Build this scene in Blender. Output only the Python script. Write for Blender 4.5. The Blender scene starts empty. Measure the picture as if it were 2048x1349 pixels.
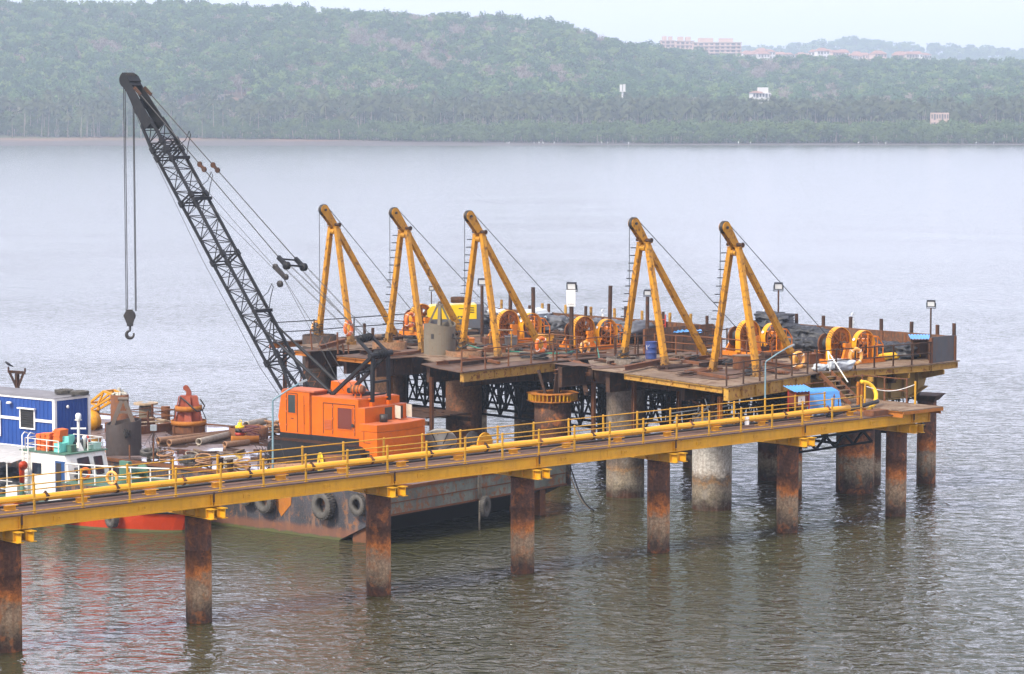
import bpy, math, random
import numpy as np
from mathutils import Vector, Matrix, noise as mnoise
R = math.radians
PI = math.pi
rnd = random.Random(7)
S = bpy.context.scene
COL = S.collection

# ------------------------------------------------------------------ camera
FPX, CAMH = 5500.0, 19.5
PITCH = math.atan((674.5 - 215.0) / FPX)
_fw = Vector((0, math.cos(PITCH), -math.sin(PITCH)))
_up = Vector((0, math.sin(PITCH), math.cos(PITCH)))
_ri = Vector((1, 0, 0))
CAM = Vector((0, 0, CAMH))
cd = bpy.data.cameras.new('camera')
cd.sensor_width = 36.0
cd.lens = 36.0 * FPX / 2048.0
cd.clip_start = 1.0
cd.clip_end = 20000.0
co = bpy.data.objects.new('camera', cd)
COL.objects.link(co)
co.location = CAM
co.rotation_euler = (PI / 2 - PITCH, 0, 0)
S.camera = co

def _ray(px, py):
    return _fw + _ri * ((px - 1024.0) / FPX) - _up * ((py - 674.5) / FPX)
def G(px, py, z):
    """where the line of sight of a photo point meets the level z (survey of the photograph)"""
    d = _ray(px, py)
    return CAM + d * ((z - CAMH) / d.z)
def Dp(px, py, y):
    d = _ray(px, py)
    return CAM + d * (y / d.y)

# ------------------------------------------------------------------ mesh builder
class MB:
    def __init__(s):
        s.v = []; s.f = []; s.m = []; s.mi = 0; s.sm = []; s.smooth = False
    def _add(s, vs, fs):
        o = len(s.v)
        s.v.extend([tuple(p) for p in vs])
        for f in fs:
            s.f.append(tuple(i + o for i in f)); s.m.append(s.mi); s.sm.append(s.smooth)
        return s
    def hexa(s, p):   # p: 4 bottom, 4 top (ccw)
        return s._add(p, [(3, 2, 1, 0), (4, 5, 6, 7), (0, 1, 5, 4), (1, 2, 6, 5), (2, 3, 7, 6), (3, 0, 4, 7)])
    def box(s, a, b):
        x0, y0, z0 = a; x1, y1, z1 = b
        return s.hexa([(x0, y0, z0), (x1, y0, z0), (x1, y1, z0), (x0, y1, z0), (x0, y0, z1), (x1, y0, z1), (x1, y1, z1), (x0, y1, z1)])
    def obox(s, c, size, rot=0.0, tilt=None):
        M = Matrix.Rotation(rot, 4, 'Z')
        if tilt is not None:
            M = M @ Matrix.Rotation(tilt[1], 4, tilt[0])
        hx, hy, hz = size[0] / 2, size[1] / 2, size[2] / 2
        c = Vector(c)
        return s.hexa([c + M @ Vector(q) for q in [(-hx, -hy, -hz), (hx, -hy, -hz), (hx, hy, -hz), (-hx, hy, -hz), (-hx, -hy, hz), (hx, -hy, hz), (hx, hy, hz), (-hx, hy, hz)]])
    def _frame(s, d, up=None):
        d = d.normalized()
        u = Vector(up) if up is not None else Vector((0, 0, 1))
        if abs(d.dot(u.normalized())) > 0.98:
            u = Vector((1, 0, 0)) if abs(d.x) < 0.9 else Vector((0, 1, 0))
        a = d.cross(u).normalized(); b = a.cross(d).normalized()
        return a, b
    def bar(s, p0, p1, w, h, up=None, w2=None, h2=None):
        p0 = Vector(p0); p1 = Vector(p1)
        a, b = s._frame(p1 - p0, up)
        w2 = w if w2 is None else w2; h2 = h if h2 is None else h2
        q = []
        for p, ww, hh in ((p0, w, h), (p1, w2, h2)):
            q += [p - a * ww / 2 - b * hh / 2, p + a * ww / 2 - b * hh / 2, p + a * ww / 2 + b * hh / 2, p - a * ww / 2 + b * hh / 2]
        return s.hexa(q)
    def ibar(s, p0, p1, w, h, t=0.03, up=None):
        """an I section from p0 to p1 (axis on the centre line)"""
        p0 = Vector(p0); p1 = Vector(p1)
        a, b = s._frame(p1 - p0, up)
        s.bar(p0 + b * (h / 2 - t / 2), p1 + b * (h / 2 - t / 2), w, t, up)
        s.bar(p0 - b * (h / 2 - t / 2), p1 - b * (h / 2 - t / 2), w, t, up)
        s.bar(p0, p1, t, h - 2 * t, up)
        return s
    def tube(s, p0, p1, r, n=8, r2=None, cap=True):
        p0 = Vector(p0); p1 = Vector(p1)
        a, b = s._frame(p1 - p0)
        r2 = r if r2 is None else r2
        vs = []
        for p, rr in ((p0, r), (p1, r2)):
            for k in range(n):
                t = 2 * PI * k / n
                vs.append(p + (a * math.cos(t) + b * math.sin(t)) * rr)
        o, sm = s.smooth, s.smooth
        s.smooth = n > 6
        s._add(vs, [(k, (k + 1) % n, n + (k + 1) % n, n + k) for k in range(n)])
        s.smooth = False
        if cap:
            s._add(vs[:n], [tuple(range(n - 1, -1, -1))]); s._add(vs[n:], [tuple(range(n))])
        s.smooth = sm
        return s
    def path(s, pts, r, n=6):
        pts = [Vector(p) for p in pts]
        vs = []; a = None
        for i, p in enumerate(pts):
            d = (pts[min(i + 1, len(pts) - 1)] - pts[max(i - 1, 0)])
            if d.length < 1e-9: d = Vector((0, 0, 1))
            d.normalize()
            if a is None:
                a, b = s._frame(d)
            else:
                a = (a - d * a.dot(d))
                a = a.normalized() if a.length > 1e-6 else s._frame(d)[0]
                b = a.cross(d) * -1
            b = d.cross(a)
            rr = r[i] if isinstance(r, (list, tuple)) else r
            for k in range(n):
                t = 2 * PI * k / n
                vs.append(p + (a * math.cos(t) + b * math.sin(t)) * rr)
        fs = []
        for i in range(len(pts) - 1):
            for k in range(n):
                fs.append((i * n + k, i * n + (k + 1) % n, (i + 1) * n + (k + 1) % n, (i + 1) * n + k))
        fs.append(tuple(range(n - 1, -1, -1))); fs.append(tuple((len(pts) - 1) * n + k for k in range(n)))
        sm = s.smooth; s.smooth = True; s._add(vs, fs); s.smooth = sm
        return s
    def lathe(s, c, axis, prof, n=24, close=False, smooth=True):
        """prof: list of (radius, distance along axis)"""
        c = Vector(c); d = Vector(axis).normalized(); a, b = s._frame(d)
        vs = []
        for (r, h) in prof:
            for k in range(n):
                t = 2 * PI * k / n
                vs.append(c + d * h + (a * math.cos(t) + b * math.sin(t)) * r)
        m = len(prof); fs = []
        for i in range(m - 1 + (1 if close else 0)):
            j = (i + 1) % m
            for k in range(n):
                fs.append((i * n + k, i * n + (k + 1) % n, j * n + (k + 1) % n, j * n + k))
        sm = s.smooth; s.smooth = smooth; s._add(vs, fs); s.smooth = sm
        return s
    def disc(s, c, axis, r, t, n=24):
        return s.lathe(c, axis, [(0.001, -t / 2), (r, -t / 2), (r, t / 2), (0.001, t / 2)], n, smooth=False)
    def ring(s, c, axis, ri, ro, t, n=28, smooth=False):
        return s.lathe(c, axis, [(ri, -t / 2), (ro, -t / 2), (ro, t / 2), (ri, t / 2)], n, close=True, smooth=smooth)
    def torus(s, c, axis, Rr, r, n=24, k=10, sq=1.0):
        return s.lathe(c, axis, [(Rr + r * math.cos(2 * PI * i / k), sq * r * math.sin(2 * PI * i / k)) for i in range(k)], n, close=True)
    def prism(s, poly, z0, z1):
        """flat polygon (list of (x,y)) from z0 to z1"""
        n = len(poly)
        A = sum(poly[i][0] * poly[(i + 1) % n][1] - poly[(i + 1) % n][0] * poly[i][1] for i in range(n))
        if A < 0: poly = poly[::-1]
        vs = [(x, y, z0) for x, y in poly] + [(x, y, z1) for x, y in poly]
        return s._add(vs, [tuple(range(n - 1, -1, -1)), tuple(range(n, 2 * n))] + [(k, (k + 1) % n, n + (k + 1) % n, n + k) for k in range(n)])
    def plate(s, pts, nrm, t):
        """flat 3-D polygon given thickness t along nrm"""
        n = len(pts); d = Vector(nrm).normalized() * t
        vs = [Vector(p) for p in pts]; vs = vs + [p + d for p in vs]
        return s._add(vs, [tuple(range(n - 1, -1, -1)), tuple(range(n, 2 * n))] + [(k, (k + 1) % n, n + (k + 1) % n, n + k) for k in range(n)])
    def grid(s, fn, nu, nv):
        vs = [fn(i / nu, j / nv) for j in range(nv + 1) for i in range(nu + 1)]
        w = nu + 1
        return s._add(vs, [(j * w + i, j * w + i + 1, (j + 1) * w + i + 1, (j + 1) * w + i) for j in range(nv) for i in range(nu)])
    def mesh(s, name):
        me = bpy.data.meshes.new(name)
        me.from_pydata(s.v, [], s.f)
        me.polygons.foreach_set('use_smooth', s.sm)
        me.update()
        return me
    def build(s, name, mat, parent=None, **tags):
        me = s.mesh(name)
        mats = mat if isinstance(mat, (list, tuple)) else [mat]
        for m in mats: me.materials.append(m)
        if len(mats) > 1: me.polygons.foreach_set('material_index', s.m)
        o = bpy.data.objects.new(name, me); COL.objects.link(o)
        if parent is not None: o.parent = parent
        if tags: tag(o, **tags)
        return o

def tag(o, label=None, cat=None, group=None, kind=None):
    if label: o['label'] = label
    if cat: o['category'] = cat
    if group: o['group'] = group
    if kind: o['kind'] = kind
    return o
def thing(name, label, cat, loc=(0, 0, 0), rz=0.0, group=None):
    o = bpy.data.objects.new(name, None); COL.objects.link(o)
    o.empty_display_size = 0.2
    o.location = loc; o.rotation_euler = (0, 0, rz)
    return tag(o, label, cat, group)
def copy_tree(o, parent=None):
    c = o.copy(); COL.objects.link(c)
    if parent is not None: c.parent = parent
    for ch in list(o.children): copy_tree(ch, c)
    return c
def copy_thing(o, loc, rz, label=None, group=None):
    c = copy_tree(o); c.location = loc; c.rotation_euler = (0, 0, rz)
    if label: c['label'] = label
    if group: c['group'] = group
    return c

# ------------------------------------------------------------------ materials
class NT:
    def __init__(s, name):
        s.mat = bpy.data.materials.new(name); s.mat.use_nodes = True
        s.t = s.mat.node_tree; s.t.nodes.clear()
        s.out = s.n('ShaderNodeOutputMaterial'); s.b = s.n('ShaderNodeBsdfPrincipled')
        s.l(s.b.outputs[0], s.out.inputs['Surface'])
    def n(s, typ, **kw):
        x = s.t.nodes.new(typ)
        for k, v in kw.items(): setattr(x, k, v)
        return x
    def l(s, a, b): s.t.links.new(a, b)
    def coords(s, sc=(1, 1, 1), jitter=True):
        tc = s.n('ShaderNodeTexCoord'); mp = s.n('ShaderNodeMapping')
        mp.inputs['Scale'].default_value = sc
        if jitter:
            oi = s.n('ShaderNodeObjectInfo'); mu = s.n('ShaderNodeMath', operation='MULTIPLY'); mu.inputs[1].default_value = 61.0
            s.l(oi.outputs['Random'], mu.inputs[0])
            ad = s.n('ShaderNodeVectorMath', operation='ADD')
            s.l(tc.outputs['Object'], ad.inputs[0]); s.l(mu.outputs[0], ad.inputs[1]); s.l(ad.outputs[0], mp.inputs[0])
        else:
            s.l(tc.outputs['Object'], mp.inputs[0])
        return mp.outputs[0]
    def noise(s, vec, scale, detail=4, rough=0.55, dist=0.0):
        x = s.n('ShaderNodeTexNoise'); x.inputs['Scale'].default_value = scale; x.inputs['Detail'].default_value = detail
        x.inputs['Roughness'].default_value = rough; x.inputs['Distortion'].default_value = dist
        if vec is not None: s.l(vec, x.inputs['Vector'])
        return x.outputs['Fac']
    def ramp(s, fac, stops, interp='LINEAR'):
        r = s.n('ShaderNodeValToRGB'); r.color_ramp.interpolation = interp
        e = r.color_ramp.elements
        while len(e) < len(stops): e.new(0.5)
        for k, (p, c) in enumerate(stops):
            e[k].position = p
            e[k].color = (c, c, c, 1) if isinstance(c, (int, float)) else (c[0], c[1], c[2], 1)
        s.l(fac, r.inputs[0]); return r.outputs[0]
    def mix(s, fac, a, b, mode='MIX'):
        m = s.n('ShaderNodeMix', data_type='RGBA', blend_type=mode)
        for i, x in ((0, fac), (6, a), (7, b)):
            if isinstance(x, (int, float)): m.inputs[i].default_value = x if i == 0 else (x, x, x, 1)
            elif isinstance(x, (tuple, list)): m.inputs[i].default_value = (x[0], x[1], x[2], 1)
            else: s.l(x, m.inputs[i])
        return m.outputs[2]
    def math(s, op, a, b=None, clamp=False):
        m = s.n('ShaderNodeMath', operation=op, use_clamp=clamp)
        for i, x in ((0, a), (1, b)):
            if x is None: continue
            if isinstance(x, (int, float)): m.inputs[i].default_value = x
            else: s.l(x, m.inputs[i])
        return m.outputs[0]
    def bump(s, h, strength=0.3, dist=0.05):
        b = s.n('ShaderNodeBump'); b.inputs['Strength'].default_value = strength; b.inputs['Distance'].default_value = dist
        s.l(h, b.inputs['Height']); s.l(b.outputs[0], s.b.inputs['Normal']); return b
    def col(s, c):
        if isinstance(c, (tuple, list)): s.b.inputs['Base Color'].default_value = (c[0], c[1], c[2], 1)
        else: s.l(c, s.b.inputs['Base Color'])
    def rough(s, r):
        if isinstance(r, (int, float)): s.b.inputs['Roughness'].default_value = r
        else: s.l(r, s.b.inputs['Roughness'])

RUST_D = (0.060, 0.026, 0.014); RUST_M = (0.17, 0.062, 0.022); RUST_B = (0.46, 0.145, 0.028)
def m_paint(name, base, amt=0.35, scale=1.6, rough=0.5, rust=RUST_D, rust2=RUST_M, var=0.25, streak=0.35, dirt=(0.10, 0.075, 0.05), dirt_amt=0.35, metal=0.0):
    """weathered paint: patchy tone, vertical rust runs, chipped rust spots"""
    t = NT(name); v = t.coords()
    big = t.noise(v, scale * 0.45, 5, 0.6)
    c = t.mix(t.ramp(big, [(0.3, 0.0), (0.75, 1.0)]), tuple(x * (1 - var) for x in base), tuple(min(1, x * (1 + var * 0.6)) for x in base))
    sv = t.coords((5.0, 5.0, 0.5))
    st = t.noise(sv, 1.1, 5, 0.65)
    c = t.mix(t.math('MULTIPLY', t.ramp(st, [(0.50, 0.0), (0.72, 1.0)]), streak), c, rust2)
    di = t.noise(v, scale * 1.7, 6, 0.7)
    c = t.mix(t.math('MULTIPLY', t.ramp(di, [(0.45, 0.0), (0.75, 1.0)]), dirt_amt), c, dirt)
    ch = t.noise(v, scale * 3.5, 8, 0.72, 0.3)
    lo = 0.70 - 0.38 * amt
    chip = t.ramp(ch, [(lo, 0.0), (lo + 0.05, 1.0)])
    rc = t.mix(t.noise(v, scale * 9, 3), rust, rust2)
    c = t.mix(chip, c, rc)
    t.col(c)
    t.b.inputs['Specular IOR Level'].default_value = 0.15 if rough >= 0.7 else 0.28
    t.rough(t.ramp(chip, [(0, rough), (1, 0.85)]))
    t.b.inputs['Metallic'].default_value = metal
    t.bump(t.math('ADD', t.math('MULTIPLY', chip, -0.5), t.noise(v, scale * 8, 4)), 0.25, 0.01)
    return t.mat
def m_flat(name, base, rough=0.6, var=0.2, scale=4.0, metal=0.0, bump=0.15):
    t = NT(name); v = t.coords()
    n = t.noise(v, scale, 5, 0.6)
    t.col(t.mix(t.ramp(n, [(0.3, 0), (0.7, 1)]), tuple(x * (1 - var) for x in base), tuple(min(1, x * (1 + var)) for x in base)))
    t.rough(rough); t.b.inputs['Metallic'].default_value = metal
    if bump: t.bump(t.noise(v, scale * 3, 4), bump, 0.02)
    return t.mat
def m_glass(name, base, rough=0.08):
    t = NT(name); t.col(base); t.rough(rough); t.b.inputs['IOR'].default_value = 1.5
    return t.mat
def m_pile(name, dark=RUST_D, mid=RUST_M, bright=RUST_B, barn=(0.40, 0.31, 0.20), body=(0.075, 0.036, 0.025), tide=2.0, conc=False):
    """steel tube pile: tide bands by height above the water (wet foot, barnacles, fresh rust, old rust)"""
    t = NT(name)
    geo = t.n('ShaderNodeNewGeometry'); sp = t.n('ShaderNodeSeparateXYZ'); t.l(geo.outputs['Position'], sp.inputs[0])
    z = sp.outputs['Z']
    v = t.coords()
    wob = t.math('ADD', t.math('MULTIPLY', t.math('SUBTRACT', t.noise(v, 1.5, 6, 0.7), 0.5), 1.5), t.math('MULTIPLY', t.math('SUBTRACT', t.noise(v, 7, 4, 0.7), 0.5), 0.5))
    zz = t.math('ADD', z, wob)
    f = t.math('DIVIDE', zz, 8.0)
    k = tide / 8.0
    wet = (0.045, 0.028, 0.018)
    barn = tuple(x * .85 for x in barn); stops = [(0.0, (0.06, 0.022, 0.010)), (k * 0.16, wet), (k * 0.34, tuple(x * 0.45 for x in barn)), (k * 0.62, barn), (k * 0.78, tuple(x * 0.8 for x in barn)), (k * 0.93, bright), (k * 1.08, mid), (k * 1.3, dark if not conc else body), (0.75, body)]
    c = t.ramp(f, stops)
    fine = t.noise(v, 9, 8, 0.75)
    c = t.mix(0.85, c, t.ramp(fine, [(0.28, 0.25), (0.5, 1.0), (0.72, 2.0)]), 'MULTIPLY')
    blot = t.noise(v, 1.9, 6, 0.7, 0.4)
    c = t.mix(t.math('MULTIPLY', t.ramp(blot, [(0.52, 0), (0.66, 1)]), 0.55), c, (bright if not conc else (0.30, 0.27, 0.23)))
    c = t.mix(t.math('MULTIPLY', t.ramp(t.noise(v, 2.6, 7, 0.7), [(0.55, 0), (0.70, 1)]), 0.6), c, dark)
    sv = t.coords((3.5, 3.5, 0.25))
    c = t.mix(t.math('MULTIPLY', t.ramp(t.noise(sv, 1.6, 5), [(0.5, 0), (0.7, 1)]), 0.4), c, mid if not conc else (0.2, 0.14, 0.1))
    t.col(c); t.rough(0.8); t.b.inputs['Specular IOR Level'].default_value = 0.2
    t.bump(t.math('ADD', fine, blot), 0.55, 0.035)
    return t.mat
# ------------------------------------------------------------------ world, sun, air
SUN_AZ, SUN_EL = R(-136), R(46)       # azimuth measured from +Y clockwise: behind the camera, to the left
w = bpy.data.worlds.new('World'); S.world = w; w.use_nodes = True
wn = w.node_tree; wn.nodes.clear()
wo = wn.nodes.new('ShaderNodeOutputWorld'); bg = wn.nodes.new('ShaderNodeBackground')
sk = wn.nodes.new('ShaderNodeTexSky'); sk.sky_type = 'NISHITA'; sk.sun_disc = False
sk.sun_elevation = SUN_EL; sk.sun_rotation = SUN_AZ; sk.air_density = 1.0; sk.dust_density = 2.5; sk.ozone_density = 2.0
mx = wn.nodes.new('ShaderNodeMix'); mx.data_type = 'RGBA'
mx.inputs[0].default_value = 0.80
wn.links.new(sk.outputs[0], mx.inputs[6]); mx.inputs[7].default_value = (7.75, 7.6, 9.25, 1)     # thin high overcast
wt = wn.nodes.new('ShaderNodeTexCoord'); ws = wn.nodes.new('ShaderNodeSeparateXYZ'); wn.links.new(wt.outputs['Generated'], ws.inputs[0])
wr = wn.nodes.new('ShaderNodeValToRGB')
for _k, (_p, _v) in enumerate(((0.0, .47), (.045, .52), (.085, 1.30), (.20, 1.22), (.42, .60), (1.0, .44))):      # hazy sky: a bright band low down, calmer overhead
    _e = wr.color_ramp.elements[_k] if _k < 2 else wr.color_ramp.elements.new(_p)
    _e.position = _p; _e.color = (_v, _v, _v, 1)
wn.links.new(ws.outputs['Z'], wr.inputs[0])
wv = wn.nodes.new('ShaderNodeVectorMath'); wv.operation = 'SCALE'
wn.links.new(mx.outputs[2], wv.inputs[0]); _ms = wn.nodes.new('ShaderNodeMath'); _ms.operation = 'MULTIPLY'; _ms.inputs[1].default_value = 1.5; wn.links.new(wr.outputs[0], _ms.inputs[0]); wn.links.new(_ms.outputs[0], wv.inputs['Scale'])
wn.links.new(wv.outputs[0], bg.inputs[0]); bg.inputs[1].default_value = 0.105
wn.links.new(bg.outputs[0], wo.inputs[0])
sd = bpy.data.lights.new('sun', 'SUN'); sd.energy = 3.3; sd.angle = R(11); sd.color = (1.0, 0.93, 0.82)
so = bpy.data.objects.new('sun', sd); COL.objects.link(so)
_d = Vector((math.sin(SUN_AZ) * math.cos(SUN_EL), math.cos(SUN_AZ) * math.cos(SUN_EL), math.sin(SUN_EL)))
so.rotation_euler = (-_d).to_track_quat('-Z', 'Y').to_euler()
so.location = (0, -20, 60)
S.view_settings.view_transform = 'Standard'; S.view_settings.look = 'None'
S.view_settings.exposure = 0.97; S.view_settings.gamma = 1.0
S.cycles.use_denoising = True
S.cycles.volume_bounces = 1
S.cycles.max_bounces = 6; S.cycles.diffuse_bounces = 3; S.cycles.glossy_bounces = 3; S.cycles.transparent_max_bounces = 6
S.cycles.sample_clamp_indirect = 6.0
S.cycles.caustics_reflective = False; S.cycles.caustics_refractive = False

hz = MB().box((-2600, -60, -8), (2600, 6200, 215))
ht = NT('haze_air'); ht.t.nodes.remove(ht.b)
pv = ht.n('ShaderNodeVolumePrincipled'); pv.inputs['Color'].default_value = (0.73, 0.86, 1.0, 1); pv.inputs['Density'].default_value = 0.00025
pv.inputs['Anisotropy'].default_value = 0.25
ht.l(pv.outputs[0], ht.out.inputs['Volume'])
hz.build('haze', ht.mat, kind='stuff', label='pale blue haze hanging over the river and the far hills')

# ------------------------------------------------------------------ water
def m_water():
    t = NT('river_water')
    geo = t.n('ShaderNodeNewGeometry')
    def mp(sc, rot=0.0):
        m = t.n('ShaderNodeMapping'); m.inputs['Scale'].default_value = sc; m.inputs['Rotation'].default_value = (0, 0, rot)
        t.l(geo.outputs['Position'], m.inputs[0]); return m.outputs[0]
    a = t.noise(mp((0.95, 1.35, 1), 0.35), 1.0, 2, 0.45, 0.7)
    b = t.noise(mp((1.9, 3.4, 1), -0.25), 1.0, 3, 0.6, 0.4)
    c = t.noise(mp((0.10, 0.16, 1), 0.2), 1.0, 3, 0.5, 0.3)
    d = t.noise(mp((0.02, 0.034, 1), -0.3), 1.0, 3, 0.55, 0.5)
    patch = t.ramp(d, [(0.3, 0.35), (0.7, 1.0)])
    rid = lambda q: t.math('POWER', t.math('SUBTRACT', 1.0, t.math('MULTIPLY', t.math('ABSOLUTE', t.math('SUBTRACT', q, 0.5)), 2.0)), 2.0)      # sharp little crests
    a = t.math('ADD', t.math('MULTIPLY', a, 0.45), t.math('MULTIPLY', rid(a), 0.42)); b = t.math('ADD', t.math('MULTIPLY', b, 0.5), t.math('MULTIPLY', rid(b), 0.4))
    h = t.math('ADD', t.math('MULTIPLY', a, 1.0), t.math('ADD', t.math('MULTIPLY', b, 0.13), t.math('MULTIPLY', c, 0.7)))
    h = t.math('MULTIPLY', h, patch)
    spw = t.n('ShaderNodeSeparateXYZ'); t.l(geo.outputs['Position'], spw.inputs[0])
    h = t.math('MULTIPLY', h, t.ramp(t.math('DIVIDE', spw.outputs['Y'], 600.0), [(0.2, 1.0), (0.36, 0.34), (0.9, 0.22)]))     # calmer out in the stream
    h = t.math('MULTIPLY', h, t.ramp(t.math('DIVIDE', t.math('ADD', spw.outputs['X'], t.math('MULTIPLY', d, 14.0)), 60.0), [(0.40, 1.0), (0.56, 0.5)]))       # and clear of the piles
    h = t.math('MULTIPLY', h, t.ramp(t.math('DIVIDE', t.math('ADD', spw.outputs['X'], 40.0), 60.0), [(0.40, 0.55), (0.62, 1.0)]))
    sp = t.n('ShaderNodeSeparateXYZ'); t.l(geo.outputs['Position'], sp.inputs[0])
    e = t.noise(mp((4.2, 6.5, 1), 0.15), 1.0, 2, 0.5, 0.3)
    t.bump(t.math('ADD', h, t.math('MULTIPLY', e, 0.03)), 1.0, 0.46)
    n2 = t.noise(mp((0.05, 0.05, 1)), 1.0, 4)
    t.col(t.mix(n2, (0.032, 0.030, 0.011), (0.048, 0.047, 0.022)))
    t.rough(t.ramp(t.math('DIVIDE', spw.outputs['Y'], 600.0), [(0.25, 0.02), (0.6, 0.13)])); t.b.inputs['IOR'].default_value = 1.333
    return t.mat
wm = MB()
wm._add([(-6000, -400, 0), (6000, -400, 0), (6000, 9000, 0), (-6000, 9000, 0)], [(0, 1, 2, 3)])
wm.build('water', m_water(), kind='structure', label='grey green river water with small wind ripples')

# ------------------------------------------------------------------ far shore: terrain
def lerp_tab(tab, x):
    if x <= tab[0][0]: return tab[0][1]
    for (x0, y0), (x1, y1) in zip(tab, tab[1:]):
        if x <= x1: return y0 + (y1 - y0) * (x - x0) / (x1 - x0)
    return tab[-1][1]
CREST = [(-900, 30), (-300, 12), (0, 13), (120, 17), (200, 21), (400, 20), (500, 27), (620, 24), (750, 36), (850, 36), (1000, 45), (1100, 53), (1200, 72), (1260, 78), (1330, 84), (1440, 101), (1500, 112), (1600, 114), (1750, 119), (1850, 114), (1950, 111), (2048, 116), (2300, 119), (3000, 140)]
FAR = [(900, 140), (1300, 118), (1470, 101), (1550, 97), (1640, 87), (1720, 82), (1800, 92), (1900, 95), (2000, 103), (2048, 107), (2200, 112), (2600, 120), (3200, 150)]
def fbm(x, y, f, o=4):
    return mnoise.fractal(Vector((x * f, y * f, 3.7)), 1.0, 2.0, o)
def sstep(a, b, x):
    t = min(1, max(0, (x - a) / (b - a))); return t * t * (3 - 2 * t)
def terrain_h(x, y):
    s = 1024 + 5500 * x / max(y, 100)
    dc = 2120 + 260 * sstep(1100, 1500, s)
    zc = CAMH + (215 - lerp_tab(CREST, s)) / 5500 * dc - 9.0 - 9.0 * sstep(1120, 1350, s)
    shore = 1404 + 12 * math.sin(x * 0.009) + 5 * math.sin(x * 0.031)
    z = -1.0 + 1.3 * sstep(shore - 40, shore + 22, y) + 0.9 * sstep(shore + 20, 1560, y) + 2.0 * sstep(1480, 1640, y)
    t = sstep(1570, dc, y)
    t = 0.62 * t + 0.38 * min(1, max(0, (y - 1570) / (dc - 1570)))
    z += (zc - 2.7) * t
    k = sstep(1600, 1800, y) * (1 - 0.75 * sstep(dc - 160, dc, y))
    z += k * (fbm(x, y, 0.006) * 9 + fbm(x, y, 0.02) * 3)
    if y > dc: z -= (y - dc) * 0.004
    return z
ys = list(np.linspace(1330, 1480, 16)) + list(np.linspace(1500, 2500, 60)) + list(np.linspace(2540, 3200, 12))
xs = list(np.linspace(-1150, 1150, 150))
tm = MB(); tm.smooth = True
tm.grid(lambda a, b: (lambda y: (lambda x: (x, y, terrain_h(x, y)))(xs[round(a * 149)] * (0.55 + y / 2600)))(ys[round(b * 87)]), 149, 87)
def m_ground():
    t = NT('far_ground'); geo = t.n('ShaderNodeNewGeometry'); sp = t.n('ShaderNodeSeparateXYZ'); t.l(geo.outputs['Position'], sp.inputs[0])
    mp = t.n('ShaderNodeMapping'); t.l(geo.outputs['Position'], mp.inputs[0])
    n = t.noise(mp.outputs[0], 0.02, 5); n2 = t.noise(mp.outputs[0], 0.12, 5, 0.7)
    soil = t.mix(t.ramp(n, [(0.4, 0), (0.62, 1)]), (0.07, 0.075, 0.035), (0.26, 0.13, 0.075))
    mud = t.mix(t.ramp(n2, [(0.35, 0), (0.65, 1)]), (0.045, 0.034, 0.028), (0.095, 0.078, 0.072))
    t.col(t.mix(t.ramp(sp.outputs['Z'], [(0.0, 0), (1.0, 0)]), soil, mud))
    z = t.math('DIVIDE', sp.outputs['Z'], 4.0)
    t.col(t.mix(t.ramp(z, [(0.18, 0.0), (0.5, 1.0)]), mud, soil)); t.rough(0.9)
    return t.mat
tm.build('hills', m_ground(), kind='structure', label='wooded river bank rising to a long hill')
fr = MB(); fr.smooth = True
def far_h(x, y):
    s = 1024 + 5500 * x / y
    zc = CAMH + (215 - lerp_tab(FAR, s)) / 5500 * 4300 - 12
    return zc * sstep(3500, 4300, y) + fbm(x, y, 0.004) * 5
fr.grid(lambda a, b: (lambda y: (lambda x: (x, y, far_h(x, y)))((-300 + 1500 * a) * y / 3500))(3400 + 1400 * b), 70, 24)
fr.build('far_hill', m_flat('far_soil', (0.06, 0.075, 0.035), 0.9, 0.3, 0.02), kind='structure', label='pale far ridge beyond the town')

# ------------------------------------------------------------------ vegetation
def m_leaf(name, a, b, back=0.25):
    t = NT(name); oi = t.n('ShaderNodeObjectInfo'); geo = t.n('ShaderNodeNewGeometry')
    mp = t.n('ShaderNodeMapping'); t.l(geo.outputs['Position'], mp.inputs[0])
    n = t.noise(mp.outputs[0], 0.35, 3, 0.7)
    f = t.math('ADD', t.math('MULTIPLY', oi.outputs['Random'], 0.65), t.math('MULTIPLY', n, 0.5), True)
    t.col(t.mix(f, a, b)); t.rough(0.75)
    t.b.inputs['Specular IOR Level'].default_value = 0.2
    tr = t.n('ShaderNodeBsdfTranslucent'); t.l(t.mix(f, a, b), tr.inputs[0])
    ms = t.n('ShaderNodeMixShader'); ms.inputs[0].default_value = back
    t.l(t.b.outputs[0], ms.inputs[1]); t.l(tr.outputs[0], ms.inputs[2]); t.l(ms.outputs[0], t.out.inputs['Surface'])
    return t.mat
LEAF = [m_leaf('leaf_dark', (0.008, 0.038, 0.010), (0.066, 0.140, 0.032)), m_leaf('leaf_mid', (0.030, 0.090, 0.020), (0.16, 0.235, 0.055)),
        m_leaf('leaf_mangrove', (0.038, 0.088, 0.020), (0.115, 0.160, 0.038)), m_leaf('leaf_dry', (0.105, 0.075, 0.05), (0.18, 0.125, 0.085)), m_leaf('leaf_palm', (0.030, 0.058, 0.016), (0.095, 0.105, 0.035))]
BARK = m_flat('bark', (0.27, 0.225, 0.19), 0.9, 0.3, 0.5, 0, 0)
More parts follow.
